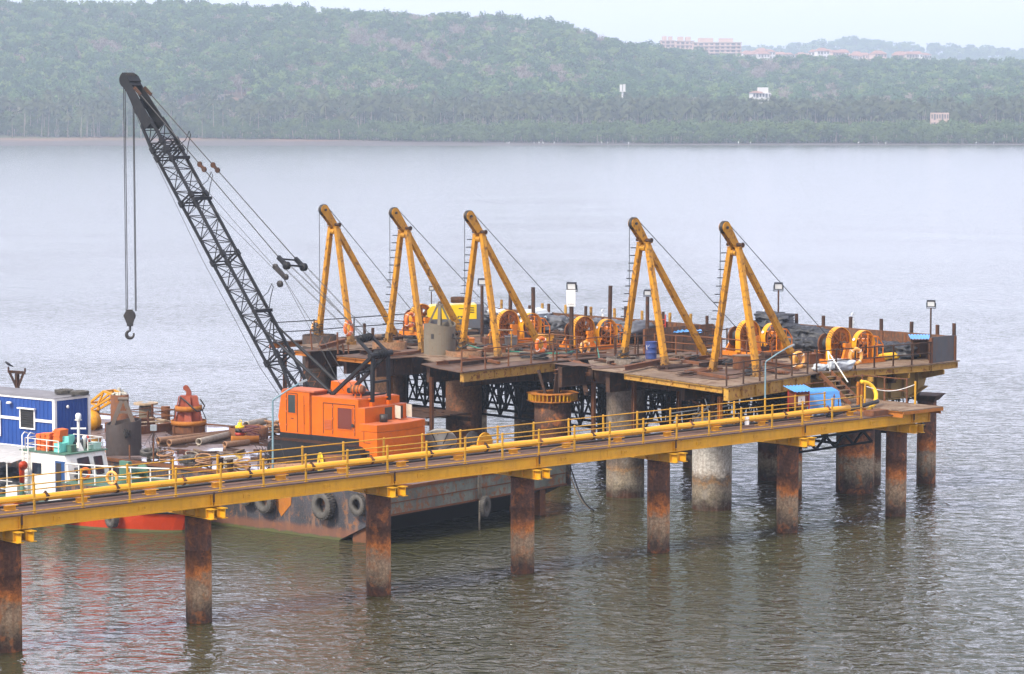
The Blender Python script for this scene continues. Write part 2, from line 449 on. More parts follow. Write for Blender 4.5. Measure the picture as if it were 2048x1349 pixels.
def leaf_cloud(mb, r, lobes, n, size, flat=0.7, base=0.0):
    """leaf sprays spread through several lobes of a crown"""
    for _ in range(n):
        c, lr = r.choice(lobes)
        d = Vector((r.gauss(0, 1), r.gauss(0, 1), r.gauss(0, 1) * flat + 0.15)).normalized()
        p = Vector(c) + d * lr * (r.random() ** 0.45)
        a = Vector((r.gauss(0, 1), r.gauss(0, 1), r.gauss(0, 0.6))).normalized()
        nn = (d + Vector((r.gauss(0, .5), r.gauss(0, .5), 0.55 + r.gauss(0, .4)))).normalized()
        a = (a - nn * a.dot(nn)).normalized(); b = nn.cross(a)
        s1 = size * r.uniform(0.6, 1.35); s2 = size * r.uniform(0.4, 0.9)
        mb._add([p - a * s1 - b * s2 * .4, p - a * s1 * .1 - b * s2, p + a * s1 + b * s2 * .1, p + b * s2], [(0, 1, 2, 3)])
def proto_tree(name, seed, kind):
    r = random.Random(seed); mb = MB()
    if kind == 'mangrove':
        hgt = r.uniform(8, 11); lobes = []
        for k in range(11):
            a = r.uniform(0, 2 * PI); q = r.uniform(0.8, 4.2)
            lobes.append(((q * math.cos(a), q * math.sin(a), r.uniform(0.18, 0.84) * hgt), r.uniform(1.3, 2.3)))
        mb.mi = 1
        leaf_cloud(mb, r, lobes, 520, 0.62)
        mb.mi = 0
        for k in range(5):
            a = r.uniform(0, 6.28); mb.bar((math.cos(a) * .8, math.sin(a) * .8, -0.5), (math.cos(a) * 2, math.sin(a) * 2, hgt * .55), .25, .25)
        mats = [BARK, LEAF[2]]
    elif kind == 'dry':
        hgt = r.uniform(6, 9)
        mb.bar((0, 0, -1), (0.2, 0, hgt * .55), .35, .35)
        for k in range(9):
            a = r.uniform(0, 6.28); q = r.uniform(1.2, 3); p = Vector((.1, 0, hgt * r.uniform(.25, .5))); e = p + Vector((q * math.cos(a), q * math.sin(a), hgt * r.uniform(.25, .5)))
            mb.bar(p, e, .16, .16)
            for j in range(4):
                mb.bar(e, e + Vector((r.gauss(0, .8), r.gauss(0, .8), r.uniform(.3, 1.3))), .09, .09)
        mb.mi = 1
        leaf_cloud(mb, r, [((r.gauss(0, 1.4), r.gauss(0, 1.4), hgt * r.uniform(.5, .9)), 1.4) for _ in range(7)], 110, 0.42)
        mats = [BARK, LEAF[3]]
    else:
        hgt = r.uniform(8, 12); lobes = []
        for k in range(9):
            a = r.uniform(0, 2 * PI); q = r.uniform(0.3, 3.1)
            lobes.append(((q * math.cos(a), q * math.sin(a), hgt * r.uniform(0.42, 0.86)), r.uniform(1.2, 2.2)))
        mb.bar((0, 0, -1.5), (0, 0, hgt * .5), .4, .4, None, .25, .25)
        for k in range(4):
            c = lobes[k][0]; mb.bar((0, 0, hgt * .3), c, .2, .2, None, .08, .08)
        mb.mi = 1
        leaf_cloud(mb, r, lobes, 330, 0.62)
        mats = [BARK, LEAF[0] if kind == 'dark' else LEAF[1]]
    me = mb.mesh(name)
    for m in mats: me.materials.append(m)
    me.polygons.foreach_set('material_index', mb.m)
    return bpy.data.objects.new(name, me)
def proto_palm_mesh(seed):
    r = random.Random(seed); mb = MB()
    hgt = r.uniform(13, 18); lean = Vector((r.gauss(0, 1.0), r.gauss(0, .6), 0))
    pts = [lean * (k / 5) ** 2 + Vector((0, 0, hgt * k / 5)) for k in range(6)]
    mb.path(pts, [.24, .2, .18, .16, .15, .14], 5)
    top = pts[-1]; mb.mi = 1
    for k in range(24):
        a = 2 * PI * k / 24 * 2.4 + r.uniform(-.2, .2); el = r.uniform(-0.5, 1.25); L = r.uniform(3.6, 4.8)
        d = Vector((math.cos(a) * math.cos(el), math.sin(a) * math.cos(el), math.sin(el))); side = Vector((-math.sin(a), math.cos(a), 0))
        P0 = []; 
        for j in range(6):
            t = j / 5; P0.append(top + d * L * t + Vector((0, 0, -1.9 * t * t * (0.5 + math.cos(el) * .7))))
        for j in range(5):
            w = [.25, .75, .85, .7, .45][j]
            for sgn in (-1, 1):
                for q in range(2):
                    s0 = P0[j].lerp(P0[j + 1], q / 2); s1 = P0[j].lerp(P0[j + 1], (q + .75) / 2)
                    e = side * sgn * w + Vector((0, 0, -w * .75)) + d * .35
                    mb._add([s0, s1, s1 + e, s0 + e * .95], [(0, 1, 2, 3)])
    me = mb.mesh('palm_tree')
    me.materials.append(BARK); me.materials.append(LEAF[4]); me.polygons.foreach_set('material_index', mb.m)
    return me
def scatter(name, pts, protos, label):
    """one 'stuff' object: points that carry copies of the sample plants"""
    colp = bpy.data.collections.new(name + '_samples')
    for k, o in enumerate(protos):
        o.name = '%02d_%s' % (k, o.name); colp.objects.link(o)
    me = bpy.data.meshes.new(name); me.from_pydata([p[0] for p in pts], [], [])
    for nm, typ, idx in (('pick', 'INT', 1), ('scl', 'FLOAT', 2), ('rz', 'FLOAT', 3)):
        at = me.attributes.new(nm, typ, 'POINT'); at.data.foreach_set('value', [p[idx] for p in pts])
    o = bpy.data.objects.new(name, me); COL.objects.link(o)
    ng = bpy.data.node_groups.new(name, 'GeometryNodeTree')
    ng.interface.new_socket('Geometry', in_out='INPUT', socket_type='NodeSocketGeometry')
    ng.interface.new_socket('Geometry', in_out='OUTPUT', socket_type='NodeSocketGeometry')
    N = ng.nodes.new; L = ng.links.new
    gi = N('NodeGroupInput'); go = N('NodeGroupOutput'); ip = N('GeometryNodeInstanceOnPoints'); ci = N('GeometryNodeCollectionInfo')
    ci.inputs['Collection'].default_value = colp; ci.inputs['Separate Children'].default_value = True; ci.inputs['Reset Children'].default_value = True
    ip.inputs['Pick Instance'].default_value = True
    def attr(nm, typ):
        a = N('GeometryNodeInputNamedAttribute'); a.data_type = typ; a.inputs['Name'].default_value = nm; return a.outputs['Attribute']
    L(gi.outputs[0], ip.inputs['Points']); L(ci.outputs[0], ip.inputs['Instance'])
    L(attr('pick', 'INT'), ip.inputs['Instance Index'])
    cx = N('ShaderNodeCombineXYZ'); L(attr('rz', 'FLOAT'), cx.inputs[2]); er = N('FunctionNodeEulerToRotation'); L(cx.outputs[0], er.inputs[0]); L(er.outputs[0], ip.inputs['Rotation'])
    L(attr('scl', 'FLOAT'), ip.inputs['Scale'])
    L(ip.outputs[0], go.inputs[0])
    md = o.modifiers.new('scatter', 'NODES'); md.node_group = ng
    tag(o, label, None, None, 'stuff')
    return o
protos = [proto_tree('tree_sample', 10 + k, 'dark') for k in range(4)] + [proto_tree('tree_sample', 30 + k, 'mid') for k in range(4)] + [proto_tree('dry_sample', 50 + k, 'dry') for k in range(3)]
r = random.Random(5); pts = []
for _ in range(60000):
    y = 1600 + 860 * r.random() ** 1.15
    s = r.uniform(-160, 2210); x = (s - 1024) / 5500 * y
    dc = 2120 + 260 * sstep(1100, 1500, s)
    if y > dc + 40: continue
    dry = fbm(x, y, 0.011, 3) + 0.35 * (1 - sstep(1620, 1800, y)) - 0.04
    bare = fbm(x + 900, y, 0.012, 3)
    if s < 500 and y < 1830 and bare > 0.36: continue
    if r.random() > 0.30: continue
    k = r.choice((8, 9, 10)) if r.random() < (0.75 if dry > 0.25 else 0.10) else (r.randrange(0, 4) if r.random() < 0.52 else r.randrange(4, 8))
    pts.append(((x, y, terrain_h(x, y)), k, r.uniform(0.8, 1.55) * (1.1 if k < 4 else 1), r.uniform(0, 6.28)))
scatter('hill_forest', pts, protos, 'mixed green and dry woodland covering the far hillside')
pts = []
for _ in range(2600):
    s = r.uniform(1000, 2260); y = r.uniform(3750, 4330); x = (s - 1024) / 5500 * y
    pts.append(((x, y, far_h(x, y)), r.randrange(0, 8), r.uniform(1.2, 1.9), r.uniform(0, 6.28)))
scatter('far_forest', pts, [proto_tree('tree_sample', 70 + k, 'dark' if k % 2 else 'mid') for k in range(8)], 'hazy woodland along the far ridge')
pts = []
for _ in range(2600):
    s = r.uniform(-120, 2170); y0 = lerp_tab([(0, 1575), (500, 1535), (900, 1480), (1200, 1452), (2048, 1448)], s); y = r.uniform(y0, y0 + 62); x = (s - 1024) / 5500 * y
    if y < y0 + 7 + 5 * math.sin(x * .05) + 3 * math.sin(x * .13): continue
    pts.append(((x, y, terrain_h(x, y)), r.randrange(0, 5), r.uniform(0.70, 1.2) * (0.75 if y < y0 + 14 else 1), r.uniform(0, 6.28)))
scatter('mangrove', pts, [proto_tree('mangrove_sample', 90 + k, 'mangrove') for k in range(5)], 'dense bright green mangrove belt along the muddy bank')
palm_meshes = [proto_palm_mesh(200 + k) for k in range(6)]
pts = []
for _ in range(1500):
    s = r.uniform(-120, 2170); y = r.uniform(1540, 1640); x = (s - 1024) / 5500 * y
    if r.random() > 0.35 + 0.65 * sstep(500, 1000, s): continue
    pts.append(((x, y, terrain_h(x, y)), r.randrange(0, 6), r.uniform(0.85, 1.25), r.uniform(0, 6.28)))
scatter('palm_grove', pts, [bpy.data.objects.new('palm_sample', m) for m in palm_meshes], 'coconut palms crowded behind the front row of the grove')
npalm = 0
while npalm < 260:
    s = r.uniform(-20, 2070); y = r.uniform(1512, 1545) + 60 * (1 - sstep(100, 900, s)); x = (s - 1024) / 5500 * y
    if r.random() > 0.25 + 0.75 * sstep(600, 1050, s): continue
    o = bpy.data.objects.new('palm_tree', palm_meshes[npalm % 6]); COL.objects.link(o)
    o.location = (x, y, terrain_h(x, y)); o.rotation_euler = (0, 0, r.uniform(0, 6.28)); k = r.uniform(0.92, 1.3); o.scale = (k, k, k)
    tag(o, 'coconut palm in the front row of the grove behind the mangrove', 'palm tree', 'coconut palms of the front row')
    npalm += 1
# ------------------------------------------------------------------ frames (plan axes of walkway, platform, barge)
class Frame:
    def __init__(s, o, ang):
        s.o = Vector((o[0], o[1], 0)); s.a = R(ang)
        s.ex = Vector((math.cos(s.a), math.sin(s.a), 0)); s.ey = Vector((-math.sin(s.a), math.cos(s.a), 0))
    def W(s, x, y, z=0): return s.o + s.ex * x + s.ey * y + Vector((0, 0, z))
    def L(s, px, py, z):
        g = G(px, py, z) - s.o; return (g.dot(s.ex), g.dot(s.ey), z)
    def onx(s, px, py, x):      # point of the sight line lying in the upright plane x = const
        d = _ray(px, py); t = (x - (CAM - s.o).dot(s.ex)) / d.dot(s.ex); g = CAM + d * t
        return Vector((x, (g - s.o).dot(s.ey), g.z))
    def ony(s, px, py, y):
        d = _ray(px, py); t = (y - (CAM - s.o).dot(s.ey)) / d.dot(s.ey); g = CAM + d * t
        return Vector(((g - s.o).dot(s.ex), y, g.z))
    def thing(s, name, label, cat, x=0, y=0, z=0, rz=0.0, group=None):
        return thing(name, label, cat, s.W(x, y, z), s.a + rz, group)
WF = Frame(G(398, 1243, 0), 42.0)
PF = Frame(G(1425, 743, 6.72), 42.33)
BF = Frame(G(775, 980, 2.55), 52.0)      # x across the barge (near side = 0), y along it towards the left

YEL = (0.68, 0.345, 0.011)
M_YEL = m_paint('yellow_girder_paint', YEL, 0.05, 0.9, 0.45, var=0.18, streak=0.22, dirt=(0.30, 0.14, 0.03), dirt_amt=0.35)
M_YRAIL = m_paint('yellow_rail_paint', (0.58, 0.30, 0.014), 0.28, 2.6, 0.5, rust=(0.13, 0.055, 0.025), rust2=(0.33, 0.13, 0.03), streak=0.3)
M_RRAIL = m_paint('rusty_rail_paint', (0.50, 0.24, 0.03), 0.62, 1.6, 0.6, rust=(0.12, 0.05, 0.028), rust2=(0.26, 0.105, 0.04), streak=0.5)
M_YPIPE = m_paint('yellow_pipe_paint', (0.72, 0.35, 0.014), 0.08, 1.1, 0.38, var=0.12, streak=0.1, dirt=(0.35, 0.2, 0.04), dirt_amt=0.25)
M_PLATE = m_paint('brown_deck_plate', (0.125, 0.072, 0.052), 0.35, 1.2, 0.75, rust=(0.085, 0.045, 0.032), rust2=(0.20, 0.10, 0.06), var=0.35, streak=0.0, dirt=(0.20, 0.145, 0.11), dirt_amt=0.5)
M_BLACK = m_flat('black_rubber', (0.016, 0.016, 0.017), 0.6, 0.4)
M_RUSTY = m_paint('rust_steel', (0.145, 0.062, 0.033), 0.55, 1.3, 0.8, rust=(0.055, 0.028, 0.018), rust2=(0.27, 0.10, 0.032), streak=0.5, dirt=(0.07, 0.05, 0.04), dirt_amt=0.5)
M_RUSTD = m_paint('dark_rust_steel', (0.052, 0.030, 0.021), 0.4, 1.1, 0.85, rust=(0.030, 0.019, 0.014), rust2=(0.16, 0.062, 0.024), streak=0.45, dirt=(0.09, 0.065, 0.05), dirt_amt=0.45)
M_RUSTO = m_paint('orange_rust_steel', (0.40, 0.145, 0.022), 0.5, 1.5, 0.75, rust=(0.16, 0.06, 0.022), rust2=(0.50, 0.17, 0.02), streak=0.6)
M_STEELB = m_flat('dark_blue_steel', (0.013, 0.015, 0.018), 0.6, 0.35, 3)
M_PILE = m_pile('walkway_pile_steel', body=(0.125, 0.056, 0.034), dark=(0.065, 0.028, 0.016), barn=(0.38, 0.26, 0.15), tide=2.05)

# ------------------------------------------------------------------ walkway
ZD = 5.05
PS_OUT = [-32.85, -24.7, -16.5]
PS = [-8.38, 0.0, 8.82, 16.63, 24.71, 33.1, 40.79]
PILE_L = ['rusty walkway pile with a yellow cap at the left edge of the picture', 'rusty walkway pile in front of the orange boat hull', 'rusty walkway pile beside the raked bow of the black barge',
          'rusty walkway pile under the middle of the walkway, before the greenish barge end', 'rusty walkway pile left of the pale concrete pile', 'rusty walkway pile right of the pale concrete pile', 'rusty walkway pile under the far end of the walkway, pale on its foot']
PILE_L += ['rusty walkway pile beyond the left edge of the picture'] * 3
for i, sx in enumerate(PS + PS_OUT):
    t = WF.thing('steel_pile', PILE_L[i], 'pile', sx, 0, 0, 0.7 * i, 'walkway piles')
    m = MB(); rr = 0.5
    m.lathe((0, 0, 0), (0, 0, 1), [(rr * .98, -3), (rr * .99, 0.2), (rr, 2.0), (rr, 2.75), (rr * 1.012, 2.76), (rr * 1.012, 2.80), (rr, 2.81), (rr, 4.04), (0.01, 4.05)], 36)
    m.build('tube', M_PILE, t)
    m = MB(); m.box((-.42, -.42, 4.05), (.42, .42, 4.085)); m.build('head_plate', M_RUSTD, t)
    for q in (-0.30, 0.22):
        m = MB()
        a = Vector((math.cos(-.7 * i), math.sin(-.7 * i), 0)); b = Vector((-a.y, a.x, 0))
        m.ibar(a * q + b * -1.45 + Vector((0, 0, 4.285)), a * q + b * 1.5 + Vector((0, 0, 4.285)), 0.26, 0.39, 0.028)
        for yy in (-1.1, -.4, .4, 1.1):
            m.obox(a * (q) + b * yy + Vector((0, 0, 4.285)), (0.24, 0.016, 0.33), -.7 * i)
        m.build('cap_beam', M_YEL, t)
    if i in (0, 1, 2):
        m = MB(); a2 = 2.6 - .7 * i
        m.lathe((0, 0, 0), (0, 0, 1), [(rr + .012, 3.55), (rr + .012, 3.9)], 6) if False else None
wk = WF.thing('walkway', 'long yellow steel walkway crossing the foreground on piles', 'walkway')
m = MB()
edges = [-38.9, -32.9, -24.7, -16.55] + [p - .05 for p in PS] + [42.0]
for a, b in zip(edges, edges[1:]):
    n = max(1, round((b - a) / 2.7)); st = (b - a) / n
    for k in range(n):
        m.box((a + k * st + .006, -1.12, ZD - .04), (a + (k + 1) * st - .006, 1.12, ZD))
m.build('deck', M_PLATE, wk)
for yy, nm in ((-0.97, 0), (0.97, 1)):
    for a, b in zip(edges, edges[1:]):
        m = MB()
        m.ibar((a + .012, yy, ZD - .28), (b - .012, yy, ZD - .28), 0.24, 0.475, 0.03)
        if nm == 0:
            L = b - a
            for f in (0.18, 0.62):      # lifting eyes and doubler plates on the web
                x = a + L * f
                m.box((x - .13, yy - .045, ZD - .36), (x + .07, yy - .014, ZD - .20))
                m.ring((x + .10, yy - .045, ZD - .28), (0, 1, 0), .035, .085, .03, 12)
            x = a + L * .52; m.box((x - .16, yy - .03, ZD - .44), (x + .16, yy - .013, ZD - .12))
            for x in (a + .06, b - .06): m.box((x - .012, yy - .118, ZD - .48), (x + .012, yy - .016, ZD - .09))
        m.build('girder', M_YEL, wk)
m = MB()
for x in np.arange(-38, 42, 1.35): m.ibar((x, -.95, ZD - .13), (x, .95, ZD - .13), .1, .16, .014)
m.build('cross_beam', M_YEL, wk)
m = MB()
for a in edges[1:-1]:
    m.box((a - .03, -1.13, ZD - .36), (a + .03, -1.09, ZD + .02))
m.build('joint_plate', M_RUSTD, wk)

def railing(name, label, F, pts, z, h, mat_post, mat_rail, step=2.04, post_r=.045, rail_r=.024, levels=(1.0, .5), group=None, cat='railing', kick=None, extra=0.0, rail_wob=0.0, square=False):
    """posts and rails along a plan polyline (each post a part, each rail a part)"""
    p0 = pts[0]
    t = F.thing(name, label, cat, p0[0], p0[1], z, 0, group)
    Q = [Vector((p[0] - p0[0], p[1] - p0[1], (p[2] - z) if len(p) > 2 else 0)) for p in pts]
    rr = random.Random(hash(label) % 1000 if False else len(label) * 7 + int(abs(p0[0]) * 10))
    posts = []
    for a, b in zip(Q, Q[1:]):
        n = max(1, round((b - a).length / step))
        for k in range(n + (1 if b is Q[-1] else 0)):
            posts.append(a.lerp(b, k / n))
    for p in posts:
        m = MB(); e = Vector((rr.gauss(0, .012), rr.gauss(0, .012), h + .05 + rr.uniform(0, extra)))
        if square: m.bar(p, p + e, post_r * 2, post_r * 2)
        else: m.tube(p, p + e, post_r, 8)
        m.box((p.x - .07, p.y - .07, p.z), (p.x + .07, p.y + .07, p.z + .012))
        m.build('post', mat_post, t)
    for lv in levels:
        m = MB(); chain = []
        for p in posts: chain.append(p + Vector((0, -post_r - rail_r if not square else -post_r, h * lv + rr.gauss(0, rail_wob))))
        m.path(chain, rail_r, 6); m.build('rail', mat_rail, t)
    if kick is not None:
        m = MB(); m.path([p + Vector((0, -post_r - .012, kick)) for p in posts], rail_r, 6); m.build('toe_rail', mat_rail, t)
    return t
railing('railing', 'yellow railing along the near edge of the long walkway', WF, [(-38.44, -1.04), (37.0, -1.04)], ZD, 1.05, M_YRAIL, M_YRAIL, kick=.09)
railing('railing', 'yellow railing along the far edge of the long walkway, behind the pipe', WF, [(-37.58, 1.04), (36.8, 1.04)], ZD, 1.05, M_YRAIL, M_YRAIL)
# pipeline on its blocks
pp = WF.thing('pipeline', 'thick yellow pipe lying on blocks along the walkway', 'pipe', -38.4, 0.22, ZD)
pipe_y = lambda x: 0.03 * math.sin(x * .7)
m = MB(); xs_ = np.arange(0, 76.6, 1.0)
m.path([(x, pipe_y(x), .345 + .012 * math.sin(x * 1.3)) for x in xs_], .135, 14); m.build('tube', M_YPIPE, pp)
for k in range(25):
    x = 1.3 + 3.05 * k
    m = MB(); m.ring((x, pipe_y(x), .345), (1, 0, 0), .13, .165, .10, 14)
    m.box((x - .05, pipe_y(x) - .21, .33), (x + .05, pipe_y(x) - .15, .42)); m.box((x - .05, pipe_y(x) + .15, .33), (x + .05, pipe_y(x) + .21, .42)); m.box((x - .03, pipe_y(x) - .04, .49), (x + .03, pipe_y(x) + .04, .56))
    m.build('coupling', M_RUSTD if k % 3 else M_RUSTY, pp)
    if k % 2 == 0 or True:
        m = MB(); x2 = x + 1.5
        m.ibar((x2 - .22, -.02, .095), (x2 + .28, -.02, .095), .40, .19, .02); m.build('support_block', M_YPIPE, pp)
m = MB(); m.path([(x, .5 + .06 * math.sin(x * .5), .05) for x in np.arange(0, 75.4, .8)], .045, 7)
tag(m.build('cable', M_BLACK), 'black hose lying along the walkway deck behind the yellow pipe', 'hose')
o = bpy.data.objects['cable']; o.location = WF.W(-38.4, .22, ZD); o.rotation_euler = (0, 0, WF.a)
# bent wire along the toe rail at the middle joint
m = MB(); m.path([(0, 0, .02), (.4, .25, .12), (1.2, .45, .2), (2.0, .35, .17), (2.9, .05, .1)], .014, 5)
o = m.build('loose_rod', M_YRAIL, None, label='thin bent yellow rod lying on the walkway near its middle joint', cat='rod'); o.location = WF.W(17.2, -.95, ZD); o.rotation_euler = (0, 0, WF.a)
# slim lamp posts
def lamp_post(F, x, y, z, h, label, col):
    t = F.thing('lamp_post', label, 'lamp post', x, y, z)
    m = MB(); m.tube((0, 0, 0), (0.02, 0, h), .045, 8, .034); m.path([(0.02, 0, h), (.06, -.02, h + .08), (.5, -.3, h + .42), (.92, -.6, h + .72)], .032, 7); m.build('pole', col, t)
    m = MB(); m.obox((1.02, -.66, h + .77), (.34, .1, .07), -.58, ('Y', -.4)); m.build('lamp_head', M_LAMPG, t)
M_LAMPG = m_flat('grey_lamp_steel', (0.22, 0.24, 0.25), 0.5, 0.2, 6)
M_LAMPB = m_flat('pale_blue_post', (0.15, 0.25, 0.28), 0.6, 0.15, 6)
lx, ly, _ = WF.L(510, 947, ZD)
lamp_post(WF, lx, 1.16, ZD - .1, 3.05, 'slim pale blue lamp post on the walkway in front of the barge deck', M_LAMPB)
# ------------------------------------------------------------------ platform piles
ZL, ZR = 6.25, 6.70
def m_conc(name, a, b):
    return m_pile(name, dark=(0.10, 0.085, 0.07), mid=(0.16, 0.12, 0.085), bright=(0.30, 0.17, 0.075), barn=(0.33, 0.27, 0.19), body=a, tide=1.5, conc=True)
M_CONC = m_conc('pale_concrete', (0.40, 0.37, 0.32), None)
M_CONC2 = m_conc('stained_concrete', (0.115, 0.092, 0.072), None)
M_BPILE = m_pile('big_pile_steel', dark=(0.055, 0.026, 0.017), mid=(0.125, 0.052, 0.024), body=(0.125, 0.072, 0.045), tide=2.3)
M_BPILE2 = m_pile('big_pile_brown', dark=(0.06, 0.028, 0.018), mid=(0.16, 0.075, 0.035), bright=(0.30, 0.10, 0.03), body=(0.17, 0.095, 0.05), tide=1.9)
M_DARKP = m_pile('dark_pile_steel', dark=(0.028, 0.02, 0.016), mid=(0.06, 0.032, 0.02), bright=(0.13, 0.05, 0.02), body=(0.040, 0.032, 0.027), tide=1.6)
def big_pile(x, y, r_, top, mat, label, rim=True, wall=.06, group=None):
    t = PF.thing('casing_pile', label, 'pile', x, y, 0, rnd.uniform(0, 6), group)
    m = MB()
    m.lathe((0, 0, 0), (0, 0, 1), [(r_, -3), (r_, top * .35), (r_ * 1.006, top * .352), (r_, top * .36), (r_, top * .7), (r_ * 1.006, top * .703), (r_, top * .71), (r_, top), (r_ - wall, top), (r_ - wall, top - .35), (0.01, top - .36)], 40)
    m.build('tube', mat, t)
    return t
big_pile(0, 0, .97, 4.55, M_CONC, 'pale grey concrete casing pile standing free just behind the walkway')
big_pile(0, 6.0, .96, 6.98, M_CONC2, 'stained concrete casing pile carrying the fourth yellow derrick from the left')
t2 = big_pile(0.2, 11.55, .96, 4.35, M_BPILE, 'short casing pile crowned by a ribbed yellow flange under the platform notch')
m = MB(); m.lathe((0, 0, 0), (0, 0, 1), [(.9, 4.36), (1.36, 4.36), (1.36, 4.41), (.9, 4.41)], 8, close=True, smooth=False); m.lathe((0, 0, 0), (0, 0, 1), [(.9, 4.75), (1.36, 4.75), (1.36, 4.80), (.9, 4.80)], 8, close=True, smooth=False); m.lathe((0, 0, 0), (0, 0, 1), [(.98, 4.40), (1.0, 4.40), (1.0, 4.76), (.98, 4.76)], 24, close=True)
m.build('flange', M_RUSTO, t2)
m = MB()
for k in range(36):
    a = 2 * PI * k / 36; d = Vector((math.cos(a), math.sin(a), 0)); m.bar(d * 1.0 + Vector((0, 0, 4.585)), d * 1.29 + Vector((0, 0, 4.585)), .03, .33)
m.build('rib_ring', M_YEL, t2)
m = MB()
for k in range(3):
    a = 2.1 * k + .4; d = Vector((math.cos(a), math.sin(a), 0)); m.bar(d * .3 + Vector((0, 0, 4.4)), d * .75 + Vector((0, 0, 5.95)), .22, .14)
m.build('prop', M_RUSTD, t2)
big_pile(0, 18.3, .97, 6.55, M_BPILE2, 'brown rusted casing pile carrying the third yellow derrick from the left')
big_pile(0, 24.5, .95, 6.62, M_BPILE2, 'ochre rusted casing pile carrying the second yellow derrick, behind the crane mast')
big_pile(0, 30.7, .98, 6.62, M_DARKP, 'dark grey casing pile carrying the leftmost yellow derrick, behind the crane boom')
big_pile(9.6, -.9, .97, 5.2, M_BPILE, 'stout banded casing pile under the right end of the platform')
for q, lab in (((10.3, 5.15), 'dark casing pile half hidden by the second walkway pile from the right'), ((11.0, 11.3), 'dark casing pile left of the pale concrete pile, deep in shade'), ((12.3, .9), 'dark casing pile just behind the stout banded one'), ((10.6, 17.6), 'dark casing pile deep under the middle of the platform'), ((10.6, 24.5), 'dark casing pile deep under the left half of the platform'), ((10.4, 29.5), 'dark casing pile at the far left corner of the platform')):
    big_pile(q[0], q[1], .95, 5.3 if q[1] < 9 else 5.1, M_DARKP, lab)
big_pile(5.5, -.4, .42, 5.0, M_BPILE, 'slim rusted pile beside the second walkway pile from the right')
# outer dolphin pile with a square cap and a post
t = PF.thing('dolphin_pile', 'separate rusty pile with a flat square cap to the right of the walkway end', 'pile', 14.9, -1.2, 0, .4)
m = MB(); m.lathe((0, 0, 0), (0, 0, 1), [(.5, -3), (.5, 2), (.507, 2.02), (.5, 2.04), (.5, 4.32), (.01, 4.33)], 32); m.build('tube', m_pile('dolphin_pile_steel', tide=2.1), t)
m = MB(); m.hexa([(-.52, -.5, 4.33), (.52, -.5, 4.33), (.52, .5, 4.33), (-.52, .5, 4.33), (-.86, -.72, 4.62), (.86, -.72, 4.62), (.86, .72, 4.62), (-.86, .72, 4.62)]); m.box((-.88, -.75, 4.62), (.88, .75, 4.66)); m.build('cap', M_RUSTD, t)
m = MB(); m.bar((-.55, .3, 4.66), (-.55, .3, 6.3), .16, .16); m.bar((-.62, .38, 4.66), (-.62, .38, 5.7), .1, .1); m.build('post', M_STEELB, t)
m = MB(); m.bar((-.5, 0, 3.05), (-1.1, 0, 3.25), .2, .12); m.bar((-.5, .1, 2.85), (-1.0, .15, 2.75), .16, .1); m.ring((.55, 0, 4.1), (0, 1, 0), .05, .1, .05, 10); m.build('bracket', M_STEELB, t)

# ------------------------------------------------------------------ platform
M_DECKR = m_paint('dusty_timber_steel_deck', (0.185, 0.125, 0.082), 0.45, 0.55, 0.85, rust=(0.075, 0.045, 0.03), rust2=(0.17, 0.10, 0.055), var=0.45, streak=0.0, dirt=(0.34, 0.28, 0.20), dirt_amt=0.5)
M_DECKL = m_paint('worn_deck_plate', (0.095, 0.056, 0.040), 0.5, 0.6, 0.75, rust=(0.06, 0.038, 0.028), rust2=(0.17, 0.085, 0.045), var=0.5, streak=0.0, dirt=(0.21, 0.165, 0.125), dirt_amt=0.5)
M_OYEL = m_paint('old_yellow_girder', (0.42, 0.235, 0.035), 0.42, 1.0, 0.6, rust=(0.10, 0.045, 0.02), rust2=(0.28, 0.11, 0.025), streak=0.75, dirt=(0.14, 0.09, 0.04), dirt_amt=0.5)
M_OLIVE = m_paint('olive_girder', (0.25, 0.155, 0.040), 0.2, 0.8, 0.6, rust=(0.10, 0.05, 0.02), rust2=(0.2, 0.1, 0.03), streak=0.3)
RP = [(-4.9, -5.6), (2.7, -4.0), (3.55, -3.75), (11.2, -4.55), (13.6, -4.35), (13.6, 8.5), (-.2, 8.5), (-3.3, 5.0), (-3.45, 2.7)]
LP_ = [(-6.1, 11.5), (1.75, 12.75), (13.6, 12.75), (13.6, 32.3), (-2.4, 32.3), (-2.4, 31.75), (1.05, 31.7), (1.1, 29.6), (-.9, 29.2), (-1.2, 27.5), (-4.5, 27.3), (-4.5, 26.0), (-1.1, 25.7), (1.02, 25.4), (1.02, 23.5), (-1.1, 23.3), (-4.9, 23.1), (-4.8, 20.0), (-1.2, 19.6), (1.03, 19.3), (1.03, 17.3), (-1.1, 17.0), (-4.6, 16.4), (-5.5, 14.2)]
pl = PF.thing('work_platform', 'big rusty work platform on casing piles, loaded with winches and derricks', 'platform')
def inset_deck(poly, z, name, mat):
    m = MB(); m.prism(poly, z - .05, z); return m.build(name, mat, pl)
inset_deck(RP, ZR, 'right_deck', M_DECKR); inset_deck(LP_, ZL, 'left_deck', M_DECKL)
